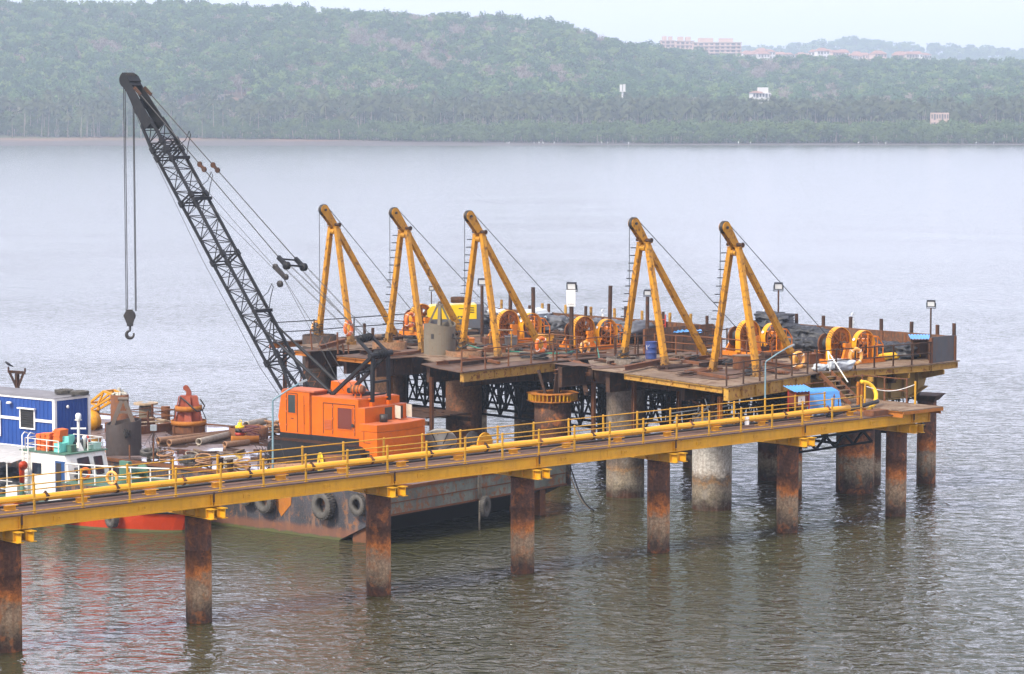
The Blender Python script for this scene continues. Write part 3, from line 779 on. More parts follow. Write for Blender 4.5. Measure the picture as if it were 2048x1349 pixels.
# loose plates give the decks their patchwork
pr = random.Random(3)
m = MB()
for _ in range(75):
    u, v = pr.uniform(-4, 12), pr.uniform(-4, 8)
    if u < -2.6 or v < -3.2 + 0.02 * u: continue
    m.obox((u, v, ZR + .012 + pr.uniform(0, .014)), (pr.uniform(.6, 2.2), pr.uniform(.5, 1.4), .012), pr.choice((0, PI / 2)) + pr.gauss(0, .06))
m.build('right_plates', M_DECKL, pl)
m = MB()
for _ in range(120):
    u, v = pr.uniform(-3.6, 11), pr.uniform(13.6, 30)
    m.obox((u, v, ZL + .012 + pr.uniform(0, .016)), (pr.uniform(.6, 2.4), pr.uniform(.4, 1.2), .012), pr.choice((0, PI / 2)) + pr.gauss(0, .06))
m.build('left_plates', M_DECKR, pl)
def gird(x0, y0, x1, y1, z, w, h, mat, nm='girder', stiff=1.2):
    m = MB(); a = Vector((x0, y0, z)); b = Vector((x1, y1, z)); m.ibar(a, b, w, h, .035)
    d = b - a; n = max(1, int(d.length / stiff)); ang = math.atan2(d.y, d.x)
    for k in range(n + 1): m.obox(a.lerp(b, k / n), (.016, w * .92, h - .08), ang)
    return m.build(nm, mat, pl)
# edge girders in fading yellow
gird(-4.8, -5.42, 2.6, -3.86, ZR - .36, .28, .58, M_OYEL)
gird(3.6, -3.60, 11.1, -4.38, ZR - .22, .24, .30, M_OYEL); gird(11.2, -4.38, 13.5, -4.18, ZR - .22, .24, .30, M_OYEL)
gird(-5.9, 11.72, 1.62, 12.9, ZL - .30, .26, .46, M_OYEL)
gird(-4.75, 20.1, -4.82, 23.0, ZL - .17, .2, .22, M_RUSTO); gird(-4.42, 26.05, -4.42, 27.2, ZL - .17, .2, .22, M_RUSTO)
gird(-4.72, -5.2, -3.35, 2.6, ZR - .2, .2, .26, M_OYEL)
gird(-2.3, 31.85, -2.3, 32.25, ZL - .2, .2, .26, M_RUSTO); gird(-2.2, 31.9, 1.0, 31.9, ZL - .2, .2, .26, M_RUSTO)
# deep olive box girder under the right end with brackets and a curved nose
m = MB(); m.plate([(3.0, -2.95, ZR - .4), (3.0, -2.95, ZR - 1.85), (11.3, -2.95, ZR - 1.75), (12.5, -2.95, ZR - 1.3), (12.9, -2.95, ZR - .4)], (0, 1, 0), .05)
for x in np.arange(3.4, 12.2, 1.05): m.box((x - .02, -3.13, ZR - 1.72 + (max(0, x - 11.2) * .38)), (x + .02, -2.95, ZR - .41))
m.bar((3.0, -3.0, ZR - 1.88), (11.3, -3.0, ZR - 1.77), .4, .05); m.bar((11.3, -3.0, ZR - 1.77), (12.5, -3.0, ZR - 1.32), .4, .05); m.box((3, -3.2, ZR - .42), (12.9, -2.7, ZR - .37))
m.build('box_girder', M_OLIVE, pl)
for x in (4.0, 6.8, 9.6, 12.3): 
    m = MB(); m.plate([(x, -2.95, ZR - .40), (x, -4.35, ZR - .40), (x, -4.35, ZR - .62), (x, -2.95, ZR - .95)], (1, 0, 0), .08); m.build('bracket', M_OYEL, pl)
# hidden framing under the decks: long girders and cross girders in dark rust
for v in (-.9, 4.2, 7.6): gird(-3.0, v, 13.2, v, ZR - .62, .3, 1.0, M_RUSTD)
for u in (-1.2, 1.4, 5.5, 9.6): gird(u, -3.4, u, 8.3, ZR - .55, .3, .8, M_RUSTD)
for v, u0 in ((13.6, -4.2), (16.3, -4.2), (20.3, -4.5), (22.8, -4.5), (26.5, -4.2), (28.9, -.6)): gird(u0, v, 13.2, v, ZL - .55, .3, .9, M_RUSTD)
for u in (1.45, 3.4, 5.5, 9.6, 12.5): gird(u, 13.0, u, 31.4, ZL - .62, .3, 1.05, M_RUSTD)
gird(1.6, 8.6, 1.6, 12.7, ZL - .4, .3, .6, M_RUSTD); gird(5.6, 8.6, 5.6, 12.7, ZL - .4, .3, .6, M_RUSTD)
gird(-1.2, 7.3, 2.6, 12.4, ZL - .12, .5, .2, M_RUSTY)
for x, y, z in ((-1.0, 9.0, ZL + .02), (0.3, 8.2, ZL + .22)):
    m = MB(); m.ibar((x - 1.6, y - .6, z), (x + 1.4, y + .7, z), .2, .2, .02); m.build('loose_beam', M_RUSTY, pl)
# thin hanging columns and the scaffold boards they carry
for (px_, yv, z0, z1, mt) in ((863, 15.6, 1.9, 5.6, M_RUSTY), (1187, 7.0, 2.3, 5.9, M_RUSTY), (1268, 3.6, 2.6, 6.1, M_RUSTY), (1337, 5.5, 2.4, 6.1, M_RUSTD), (1358, 1.2, 2.5, 6.0, M_RUSTY), (1440, -4.3, 4.2, 6.1, M_RUSTO), (1425, -3.2, 4.4, 6.1, M_RUSTD), (781, 23.4, 3.0, 5.8, M_RUSTO), (716, 27.2, 3.2, 5.8, M_RUSTY), (570, 30.9, 3.0, 6.0, M_RUSTY)):
    p = PF.ony(px_, 790, yv)
    m = MB(); m.ibar((p.x, p.y, z0), (p.x, p.y, z1), .17, .17, .02, (0, 1, 0)); m.build('column', mt, pl)
m = MB(); m.box((-4.3, 16.4, 3.35), (-1.2, 23.0, 3.42)); m.bar((-4.2, 16.3, 3.1), (-3.9, 23, 3.1), .12, .2); m.bar((-1.3, 16.3, 3.1), (-1.3, 23, 3.1), .12, .2)
for k in range(6): m.obox((-2.8 + .3 * (k % 3), 17.2 + 1.1 * k, 3.47), (.22, 2.2, .07), .05 * k)
m.build('scaffold_boards', M_RUSTD, pl)
m = MB(); m.box((-1.6, 2.2, 2.55), (2.6, 5.0, 2.63)); m.box((-1.6, 7.1, 2.3), (1.5, 10, 2.38)); m.bar((-1.6, 2.2, 2.45), (2.6, 2.2, 2.45), .1, .2); m.build('scaffold_boards', M_RUSTD, pl)
# cross bracing near the notch
for a, b in (((1.6, 10.5, 4.7), (3.2, 12.6, 5.9)), ((1.6, 12.6, 4.7), (-.4, 10.2, 5.9)), ((2.6, 8.8, 4.3), (5.5, 8.8, 5.9))):
    m = MB(); m.ibar(a, b, .2, .2, .02); m.build('brace', M_RUSTD, pl)
# ------------------------------------------------------------------ lattice trusses hung under the platform
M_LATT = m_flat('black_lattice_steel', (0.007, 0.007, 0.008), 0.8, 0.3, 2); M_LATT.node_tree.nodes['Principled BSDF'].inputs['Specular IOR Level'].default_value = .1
def lattice_truss(x, v0, v1, label, zt=5.05, zb=2.75, wdt=1.0):
    t = PF.thing('lattice_truss', label, 'truss', x, v0, 0)
    L = v1 - v0; n = max(2, round(L / 1.55))
    m = MB()
    for dx in (-wdt / 2, wdt / 2):
        m.bar((dx, 0, zt), (dx, L, zt), .11, .11); m.bar((dx, 0, zt - .5), (dx, L, zt - .5), .06, .06)
    m.bar((0, 0, zb), (0, L, zb), .12, .12); m.build('chord', M_LATT, t)
    m = MB()
    for k in range(n):
        a, b = L * k / n, L * (k + 1) / n; c = (a + b) / 2
        for dx in (-wdt / 2, wdt / 2):
            m.bar((dx, a + .05, zt), (0, c, zb), .09, .09); m.bar((dx, b - .05, zt), (0, c, zb), .09, .09)
            m.bar((dx * .5, a + .05 + (c - a) * .5, (zt + zb) / 2), (dx * .5, b - .05 - (b - c) * .5, (zt + zb) / 2), .05, .05)
            m.bar((dx, c, zt), (dx * .5, (a + c) / 2, (zt + zb) / 2), .05, .05); m.bar((dx, c, zt), (dx * .5, (b + c) / 2, (zt + zb) / 2), .05, .05)
        m.bar((-wdt / 2, a, zt), (wdt / 2, a, zt), .06, .06); m.bar((-wdt / 2, a, zt), (wdt / 2, b, zt), .05, .05)
        m.bar((-wdt / 4, c, (zt + zb) / 2), (wdt / 4, c, (zt + zb) / 2), .05, .05)
    m.build('lacing', M_LATT, t)
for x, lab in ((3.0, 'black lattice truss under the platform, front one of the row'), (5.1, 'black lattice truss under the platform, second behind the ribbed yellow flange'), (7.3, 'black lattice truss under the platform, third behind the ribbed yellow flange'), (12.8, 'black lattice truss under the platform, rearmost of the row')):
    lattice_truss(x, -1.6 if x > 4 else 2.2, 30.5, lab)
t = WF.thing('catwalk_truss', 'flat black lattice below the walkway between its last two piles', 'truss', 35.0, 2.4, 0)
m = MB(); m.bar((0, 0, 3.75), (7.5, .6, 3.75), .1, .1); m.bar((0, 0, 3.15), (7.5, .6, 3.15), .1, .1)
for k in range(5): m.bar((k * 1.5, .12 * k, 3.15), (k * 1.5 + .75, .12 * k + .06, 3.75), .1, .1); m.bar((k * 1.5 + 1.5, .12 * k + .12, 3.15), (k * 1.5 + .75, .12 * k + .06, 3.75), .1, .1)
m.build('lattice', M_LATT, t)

# ------------------------------------------------------------------ derricks
M_DER = m_paint('derrick_yellow', (0.53, 0.240, 0.010), 0.42, 1.1, 0.5, rust=(0.09, 0.045, 0.02), rust2=(0.26, 0.115, 0.025), var=0.2, streak=0.5, dirt=(0.20, 0.09, 0.02), dirt_amt=0.5)
M_DERG = m_paint('derrick_foot', (0.30, 0.15, 0.03), 0.55, 1.4, 0.7, rust=(0.06, 0.04, 0.028), rust2=(0.18, 0.09, 0.03), streak=0.6, dirt=(0.16, 0.13, 0.09), dirt_amt=0.7)
M_ROPE = m_flat('steel_rope', (0.035, 0.034, 0.033), 0.6, 0.3, 8, 0.3, 0)
M_DARK = m_flat('dark_grease', (0.022, 0.018, 0.015), 0.55, 0.4, 5)
LW = [('derrick', z) for z in ()]
def winch_xy(k, right): return (7.25, -1.25 + 6.15 * k) if right else ((6.5, -.7 + 6.15 * k) if k == 5 else (6.9, -1.6 + 6.15 * k))
DER = [(5, ZL, 6.62, 'leftmost'), (4, ZL, 6.62, 'second'), (3, ZL, 6.55, 'third'), (1, ZR, 6.98, 'fourth'), (0, ZR, ZR, 'rightmost')]
RUNGS = {5: False, 4: True, 3: True, 1: True, 0: True}
ORD = {5: 'leftmost yellow tripod derrick, on the dark casing pile behind the crane boom', 4: 'yellow tripod derrick, second from the left, behind the crane mast', 3: 'yellow tripod derrick, third from the left, behind the grey clamshell bucket',
       1: 'yellow tripod derrick standing beside the blue oil drum', 0: 'rightmost yellow tripod derrick, next to the rusty pedestal box'}
for k, zr, zl, nm in DER:
    x0, y0 = 0.0, 6.15 * k
    t = PF.thing('derrick', ORD[k], 'derrick', x0, y0, 0, 0, 'yellow tripod derricks on the platform')
    H0 = 13.1; apx = Vector((-.35, -1.5, H0))
    legs = (((0, 0, zl), (-.12, -1.28, H0 - .28)), ((-.15, -3.1, zr), (-.12, -1.78, H0 - .28)))
    for a, b in legs:
        m = MB(); m.bar(a, b, .27, .27, (1, 0, 0), .24, .24)
        d = (Vector(b) - Vector(a)).normalized()
        for q in range(1, 9): 
            c = Vector(a).lerp(Vector(b), q / 9); m.bar(c - d * .012, c + d * .012, .29, .29, (1, 0, 0))
        m.build('front_leg', M_DER, t)
        m = MB(); m.box((a[0] - .24, a[1] - .24, a[2]), (a[0] + .24, a[1] + .24, a[2] + .05)); m.bar(Vector(a) + Vector((0, 0, .05)), Vector(a) + d * .55, .30, .30, (1, 0, 0))
        m.box((a[0] - .3, a[1] - .06, a[2] + .05), (a[0] + .3, a[1] + .06, a[2] + .2)); m.build('foot', M_DERG, t)
    m = MB(); m.bar((4.5, -1.5, zr + .1), (.05, -1.53, H0 - .35), .27, .27, (0, 1, 0), .25, .25); m.build('back_leg', M_DER, t)
    m = MB(); m.box((4.2, -1.85, zr), (4.85, -1.15, zr + .12)); m.box((4.3, -1.72, zr + .12), (4.4, -1.28, zr + .4)); m.build('foot', M_DERG, t)
    # head: two cheek plates reaching out over the water side with a rope sheave between them
    hd = Vector((-.86, 0, 1.08)).normalized(); nr = Vector((hd.z, 0, -hd.x))
    c0 = Vector((0, -1.53, H0 - .35)); top = c0 + hd * 1.32
    m = MB()
    for dy in (-.15, .11):
        pts = [c0 - nr * .17 - hd * .3, c0 + nr * .17 - hd * .3, c0 + nr * .17]
        for q in range(11):
            a = -PI / 2 + PI * q / 10; 
            pts.append(top + nr * (.27 * math.cos(a + PI / 2 - PI / 2) if False else .27 * -math.sin(a)) + hd * (.27 * math.cos(a)))
        pts.append(c0 - nr * .17)
        m.plate([p + Vector((0, dy, 0)) for p in pts], (0, 1, 0), .04)
    m.build('head_cheek', M_DER, t)
    m = MB(); m.lathe(top + Vector((0, 0, 0)), (0, 1, 0), [(.05, -.09), (.31, -.09), (.31, -.05), (.24, 0), (.31, .05), (.31, .09), (.05, .09)], 28); m.tube(top + Vector((0, -.22, 0)), top + Vector((0, .22, 0)), .07, 10)
    m.build('sheave', M_DARK, t)
    m = MB(); m.tube((-.1, -2.02, H0 - .16), (-.1, -1.02, H0 - .16), .085, 12); m.tube((-.1, -2.06, H0 - .16), (-.1, -2.02, H0 - .16), .12, 12); m.build('pin', M_RUSTD, t)
    m = MB(); m.box((-.26, -1.98, H0 - .3), (.06, -1.62, H0 - .27)); m.box((-.26, -1.44, H0 - .3), (.06, -1.1, H0 - .27)); m.ring((-.12, -1.53, H0 - .55), (0, 1, 0), .1, .16, .3, 8); m.build('head_plate', M_DER, t)
    if RUNGS[k]:
        a, b = Vector(legs[0][0]), Vector(legs[0][1]); m = MB()
        for q in range(13):
            c = a.lerp(b, .16 + q * .066); m.bar(c + Vector((-.10, .1, 0)), c + Vector((-.30, .32, .0)), .03, .05)
        m.build('rungs', M_STEELB, t)
    m = MB()
    tl = top - Vector((.31, 0, 0))
    m.tube(tl, (tl.x, tl.y, zl + (1.0 if k == 5 else 3.1)) if k >= 3 else (tl.x + .02, tl.y, 8.6), .018, 5)
    wx, wy = winch_xy(k, k < 2)
    tr = top + Vector((.25, 0, .18)); m.tube(tr, (wx + .35, wy - y0 + .4, zr + 1.25), .02, 5)
    m.build('rope', M_ROPE, t)
    if k in (5, 3, 1):
        m = MB()
        for q in range(10): m.torus((rnd.gauss(-.1, .12), rnd.gauss(0, .12), zl + .08 + .07 * q * (0.4 if k == 1 else 1)), (rnd.gauss(0, .3), rnd.gauss(0, .3), 1), .24 - .01 * q, .025, 14, 5)
        m.build('rope_coil', M_DARK, t)

# ------------------------------------------------------------------ winches
M_WOR = m_paint('winch_orange', (0.72, 0.205, 0.010), 0.3, 1.6, 0.45, rust=(0.12, 0.045, 0.018), rust2=(0.36, 0.10, 0.015), var=0.22, streak=0.3, dirt=(0.25, 0.10, 0.02), dirt_amt=0.35)
M_WYE = m_paint('winch_amber', (0.78, 0.33, 0.012), 0.2, 1.6, 0.45, rust=(0.14, 0.055, 0.02), rust2=(0.40, 0.15, 0.02), streak=0.2, dirt=(0.3, 0.13, 0.02))
M_WGE = m_paint('worn_gear_orange', (0.42, 0.125, 0.012), 0.5, 1.8, 0.6, rust=(0.08, 0.035, 0.018), rust2=(0.24, 0.08, 0.015), streak=0.3, dirt=(0.12, 0.05, 0.02), dirt_amt=0.5)
M_WRO = m_flat('wound_rope', (0.030, 0.032, 0.036), 0.55, 0.3, 12)
M_SPOT = m_flat('white_badge', (0.75, 0.72, 0.66), 0.6, 0.1)
def make_winch():
    t = thing('winch', '', 'winch')
    m = MB()
    for y in (-1.05, .95): m.ibar((-.35, y, .13), (3.5, y, .13), .22, .26, .03)
    for x in (-.3, .9, 2.0, 3.4): m.ibar((x, -1.05, .12), (x, .95, .12), .2, .22, .03)
    m.box((-.42, -1.18, .0), (-.30, 1.08, .27)); m.build('bed_frame', M_WOR, t)
    # drum (axis along y): flanges, rope wraps, trestle
    cz = 1.10
    m = MB(); m.lathe((.35, 0, cz), (0, 1, 0), [(.30, .05), (.36, .12), (.36, .62), (.30, .70)], 24)
    for q in range(13): m.torus((.35, .10 + q * .045, cz), (0, 1, 0), .36, .024, 24, 5)
    dr = m.build('drum_rope', M_WRO, t)
    m = MB(); m.ring((.35, .76, cz), (0, 1, 0), .12, .58, .05, 30); m.ring((.35, .02, cz), (0, 1, 0), .12, .58, .05, 30); m.lathe((.35, .78, cz), (0, 1, 0), [(.56, 0), (.58, .05), (.54, .05), (.5, 0)], 30, close=True); m.build('drum_flange', M_RUSTY, t)
    m = MB(); m.hexa([(-.15, .84, .26), (.85, .84, .26), (.85, .98, .26), (-.15, .98, .26), (.2, .84, 1.0), (.5, .84, 1.0), (.5, .98, 1.0), (.2, .98, 1.0)]); m.tube((.35, .80, cz), (.35, 1.06, cz), .16, 14); m.bar((-.3, .9, .3), (.2, .9, .9), .1, .1); m.box((.05, .82, .94), (.65, 1.02, 1.02)); m.build('bearing_stand', M_WOR, t)
    # big gear in a band guard
    def guard(x, y, rad, w, z, mats, holes, label):
        m = MB(); n = 26; pts = []
        for q in range(n + 1):
            a = PI * (1.12 - 1.24 * q / n); pts.append((math.cos(a), math.sin(a)))
        for (ca, sa), (cb, sb) in zip(pts, pts[1:]):
            p = [(x + ca * rad, y - w / 2, z + sa * rad), (x + cb * rad, y - w / 2, z + sb * rad), (x + cb * rad, y + w / 2, z + sb * rad), (x + ca * rad, y + w / 2, z + sa * rad)]
            q_ = [(x + ca * (rad - .035), y - w / 2, z + sa * (rad - .035)), (x + cb * (rad - .035), y - w / 2, z + sb * (rad - .035)), (x + cb * (rad - .035), y + w / 2, z + sb * (rad - .035)), (x + ca * (rad - .035), y + w / 2, z + sa * (rad - .035))]
            m.hexa([q_[0], q_[1], q_[2], q_[3], p[0], p[1], p[2], p[3]])
        for sx_ in (-1, 1): m.box((x + sx_ * rad * .92 - .05, y - w / 2, .24), (x + sx_ * rad * .92 + .05, y + w / 2, z - .28))
        m.build('gear_guard', mats, t)
    guard(.35, -.28, .92, .36, cz + .1, M_WYE, True, '')
    m = MB(); zc = cz + .1; n = 30; 
    for q in range(8):      # face plate with round holes, as a spoked disc
        a = 2 * PI * q / 8; m.bar((.35 + .12 * math.cos(a), -.30, zc + .12 * math.sin(a)), (.35 + .66 * math.cos(a), -.30, zc + .66 * math.sin(a)), .05, .20 if q % 2 else .30, (0, 1, 0))
    m.ring((.35, -.30, zc), (0, 1, 0), .62, .88, .06, 30); m.ring((.35, -.30, zc), (0, 1, 0), .05, .24, .12, 20)
    for q in range(6):
        a = 2 * PI * (q + .5) / 6; m.obox((.35 + .45 * math.cos(a), -.25, zc + .45 * math.sin(a)), (.30, .03, .30), 0, ('Y', -a))
    m.build('bull_gear', M_WGE, t)
    m = MB(); m.tube((.35, -.95, zc), (.35, .8, zc), .09, 12); m.build('drum_shaft', M_RUSTD, t)
    m = MB(); m.hexa([(-.1, -.98, .26), (.8, -.98, .26), (.8, -.84, .26), (-.1, -.84, .26), (.2, -.98, 1.05), (.5, -.98, 1.05), (.5, -.84, 1.05), (.2, -.84, 1.05)]); m.box((.1, -1.0, 1.0), (.6, -.8, 1.22)); m.build('bearing_stand', M_WOR, t)
    # pinion shaft with spoked flywheel in the second arch
    x2, z2 = 2.0, .98
    guard(x2, -.72, .84, .34, z2 + .05, M_WYE, False, '')
    m = MB(); m.ring((x2, -.8, z2), (0, 1, 0), .50, .58, .08, 28); m.ring((x2, -.8, z2), (0, 1, 0), .03, .13, .12, 16)
    for q in range(6):
        a = 2 * PI * q / 6 + .3; m.bar((x2 + .1 * math.cos(a), -.8, z2 + .1 * math.sin(a)), (x2 + .52 * math.cos(a), -.8, z2 + .52 * math.sin(a)), .04, .06, (0, 1, 0))
    m.build('flywheel', M_WGE, t)
    m = MB(); m.tube((x2, -.95, z2), (x2, .8, z2), .07, 10); m.box((x2 - .2, .6, .24), (x2 + .2, .78, z2 + .12)); m.lathe((x2, .1, z2), (0, 1, 0), [(.02, -.28), (.32, -.28), (.32, .28), (.02, .28)], 20, smooth=False); m.build('pinion_shaft', M_RUSTD, t)
    # sloping mesh guard and motor
    m = MB()
    P = [(x2 + .1, -.98, .26), (x2 + .1, -.98, 1.65), (3.0, -.98, 1.45), (3.45, -.98, .95), (3.45, -.98, .26)]
    for a, b in zip(P, P[1:]): m.bar(a, b, .05, .05)
    for a, b in zip(P, P[1:]): m.bar(Vector(a) + Vector((0, .5, 0)), Vector(b) + Vector((0, .5, 0)), .05, .05)
    for x in (2.5, 2.95): m.bar((x, -.98, .26), (x, -.98, 1.5), .04, .04)
    m.bar((x2 + .1, -.98, .95), (3.45, -.98, .95), .04, .04)
    for p in P[1:4]: m.bar(p, Vector(p) + Vector((0, .5, 0)), .05, .05)
    m.build('guard_cage', M_WOR, t)
    m = MB(); m.lathe((2.85, -.1, .78), (0, 1, 0), [(.05, -.45), (.30, -.45), (.33, -.38), (.33, .3), (.26, .42), (.05, .42)], 20); m.box((2.5, -.5, .26), (3.2, .3, .46)); m.build('motor', M_RUSTY, t)
    m = MB(); m.box((3.05, .2, .26), (3.5, .9, 1.2)); m.box((3.02, .17, 1.2), (3.53, .93, 1.23)); m.build('control_box', M_WOR, t)
    m = MB(); m.disc((x2 - .845, -.72, z2 + .4), (1, 0, -.45), .085, .02, 14); m.build('badge', M_SPOT, t)
    m = MB()
    for q in range(4): m.path([(-.62 + .06 * q, -.6, 1.5 + .12 * q), (-.72 + .07 * q, -.45, 1.62 + .13 * q), (-.60 + .07 * q, -.2, 1.55 + .13 * q)], .018, 5)
    m.build('grab_handles', M_DARK, t)
    return t
w0 = make_winch()
WL = {0: 'orange cable winch at the right end, in front of the open brown bulwark', 1: 'orange cable winch behind the legs of the rightmost derrick', 3: 'orange cable winch in the middle, beside the notch of the platform', 4: 'orange cable winch with a small wooden shelf, beside the yellow compressor', 5: 'orange cable winch at the left, half hidden behind the grey clamshell bucket'}
for k in (0, 1, 3, 4, 5):
    wx, wy = winch_xy(k, k < 2)
    o = w0 if k == 0 else copy_tree(w0)
    zz = ZR if k < 2 else ZL
    o.location = PF.W(wx, wy, zz + .02); o.rotation_euler = (0, 0, PF.a); o.scale = (.87, .87, .87); o['label'] = WL[k]; o['group'] = 'orange cable winches'
# ------------------------------------------------------------------ bulwarks and posts on the platform
M_BULW = m_paint('bulwark_brown', (0.105, 0.055, 0.035), 0.5, 0.9, 0.8, rust=(0.05, 0.028, 0.02), rust2=(0.28, 0.11, 0.04), var=0.3, streak=0.5, dirt=(0.17, 0.12, 0.08), dirt_amt=0.4)
M_GREYP = m_paint('grey_panel', (0.085, 0.085, 0.09), 0.25, 1.2, 0.6, streak=0.3, dirt=(0.12, 0.09, 0.07))
def bulwark(label, x0, y0, x1, y1, z, h, mat, rail_mat, step=1.5):
    t = PF.thing('bulwark', label, 'bulwark', x0, y0, z)
    d = Vector((x1 - x0, y1 - y0, 0)); n = max(1, round(d.length / step)); m = MB()
    m.bar((0, 0, h / 2), d + Vector((0, 0, h / 2)), .04, h)
    m.build('panel', mat, t)
    m = MB()
    for k in range(n + 1): m.bar(d * (k / n) + Vector((0, 0, .0)), d * (k / n) + Vector((0, 0, h - .03)), .14, .14)
    m.build('stiffeners', M_RUSTY, t)
    m = MB()
    for zz in (.35, h - .25): m.bar(Vector((0, 0, zz)) - d.normalized().cross(Vector((0, 0, 1))) * .09, d + Vector((0, 0, zz)) - d.normalized().cross(Vector((0, 0, 1))) * .09, .06, .08)
    m.build('wale', rail_mat, t)
    return t
bulwark('long brown plate bulwark along the rear edge of the left half of the platform', 13.4, 31.6, 13.4, 12.6, ZL, 1.25, M_BULW, M_RUSTY)
bulwark('brown plate bulwark with a yellow wale facing the notch of the platform', 8.0, 12.62, 13.3, 12.62, ZL, 1.35, M_BULW, M_OYEL, 1.0)
bulwark('brown plate bulwark behind the black bags at the right end of the platform', 13.35, 8.3, 13.35, -4.1, ZR, 1.25, M_BULW, M_RUSTY)
bulwark('grey plate bulwark closing the right end of the platform', 11.35, -4.3, 13.35, -4.2, ZR, 1.3, M_GREYP, M_RUSTY, 2.0)
def post(label, px, ytop, u, z, rad, mat, group, name='stanchion'):
    p = PF.onx(px, ytop, u); m = MB(); h = p.z - z
    m.tube((0, 0, 0), (rnd.gauss(0, .02), rnd.gauss(0, .02), h), rad, 10)
    o = m.build(name, mat, None, label=label, cat='post', group=group); o.location = PF.W(u, p.y, z); o.rotation_euler = (0, 0, PF.a + rnd.random())
for px, yt in ((1003, 600), (1036, 603), (1085, 607), (1131, 610), (1182, 614), (1230, 617), (1284, 622), (1340, 626), (1381, 628)):
    post('short yellow stanchion along the rear edge of the platform', px, yt, 13.62, ZL, .085, M_OYEL, 'yellow stanchions of the rear edge')
for px, yt in ((1046, 620), (1060, 611), (1097, 608), (1170, 613), (1250, 613), (1327, 624), (1414, 632)):
    post('short brown stanchion among the bags at the rear left of the platform', px, yt, 13.1, ZL, .09, M_RUSTD, 'brown stanchions of the rear left')
for px, yt in ((1594, 628), (1647, 632), (1701, 634), (1763, 638), (1822, 644), (1875, 650), (1909, 647)):
    post('short brown stanchion of the bulwark at the right end of the platform', px, yt, 13.5, ZR, .10, M_RUSTD, 'brown stanchions of the right end')
for px, yt, u, lab in ((1020, 573, 9.5, 'tall dark post close behind the back leg of the third derrick'), (1067, 575, 10.5, 'tall dark post standing alone between the third derrick and the white board'), (1219, 572, 9.8, 'tall dark post standing alone left of the fourth derrick')):
    post(lab, px, yt, u, ZL, .115, M_RUSTD, None, 'post')
# floodlights
M_LENS = m_flat('pale_lens', (0.62, 0.64, 0.62), 0.15, 0.1, 3, 0, 0)
M_WHITE = m_paint('white_board', (0.78, 0.76, 0.70), 0.1, 2.5, 0.6, streak=0.15, dirt=(0.5, 0.45, 0.36), dirt_amt=0.3)
def floodlight(label, px, ytop, u, z, rad, face=-.8, tilt=.25, size=1.0, board=False):
    p = PF.onx(px, ytop, u); h = p.z - z
    t = PF.thing('floodlight', label, 'floodlight', u, p.y, z)
    m = MB(); m.tube((0, 0, 0), (0, 0, h - .2), rad, 10, rad * .9); m.build('pole', M_RUSTD, t)
    m = MB(); R_ = Matrix.Rotation(face, 4, 'Z') @ Matrix.Rotation(tilt, 4, 'X'); c = Vector((0, 0, h))
    def q(x, y, zz): return c + R_ @ Vector((x * size, y * size, zz * size))
    def hx(x0, y0, z0, x1, y1, z1): m.hexa([q(x0, y0, z0), q(x1, y0, z0), q(x1, y1, z0), q(x0, y1, z0), q(x0, y0, z1), q(x1, y0, z1), q(x1, y1, z1), q(x0, y1, z1)])
    hx(-.26, 0, -.2, .26, .16, .2); hx(-.26, -.05, -.2, -.22, 0, .2); hx(.22, -.05, -.2, .26, 0, .2); hx(-.22, -.05, .16, .22, 0, .2); hx(-.22, -.05, -.2, .22, 0, -.16)
    hx(-.3, .05, -.3, -.27, .12, .05); hx(.27, .05, -.3, .3, .12, .05); hx(-.3, .05, -.33, .3, .12, -.3)
    hd = m.build('lamp_housing', M_STEELB, t)
    m = MB(); hx(-.215, -.03, -.155, .215, -.004, .155); m.build('lens', M_LENS, hd)
    if board:
        m = MB(); m.obox((-.1, -.16, h - 1.0), (.46, .03, .85), PI - 2.25 + PI / 2 - PF.a * 0 - .1); bd = m.build('board', M_WHITE, t)
    return t
floodlight('small floodlight on a thin post between the second derrick and the yellow compressor', 863, 577, 10.5, ZL, .035, size=.55)
floodlight('floodlight on a dark post just behind the third derrick', 964, 564, 6.5, ZL, .10, size=.85)
fb = floodlight('floodlight above a white board on a brown post', 1143, 573, 6.0, ZL, .13, face=-1.0, size=1.0)
floodlight('floodlight on a dark post directly behind the fourth derrick', 1295, 586, 8.6, ZL, .11, size=.75)
floodlight('floodlight on a thin post behind the rightmost derrick', 1557, 573, 12.6, ZR, .05, size=.9)
floodlight('floodlight on a thin post at the right end of the platform', 1862, 608, 11.6, ZR, .05, face=-1.0, tilt=.25, size=.8)
m = MB(); m.box((-.24, -.02, -.45), (.24, .02, .45))
bd = m.build('board', M_WHITE, fb); p = PF.onx(1143, 597, 5.85); q_ = PF.onx(1143, 573, 6.0)
bd.location = Vector((-.12, -.08, p.z - ZL)); bd.rotation_euler = (0, 0, -PF.a + .12)
M_INK = m_flat('faded_ink', (0.18, 0.18, 0.2), 0.7, 0.1, 3, 0, 0)
m = MB()
for k in range(9):
    if k != 2: m.box((-.17 + k * .04, -.026, -.35), (-.145 + k * .04, -.021, -.315 + .01 * (k % 3)))
ink = m.build('lettering', M_INK, bd)

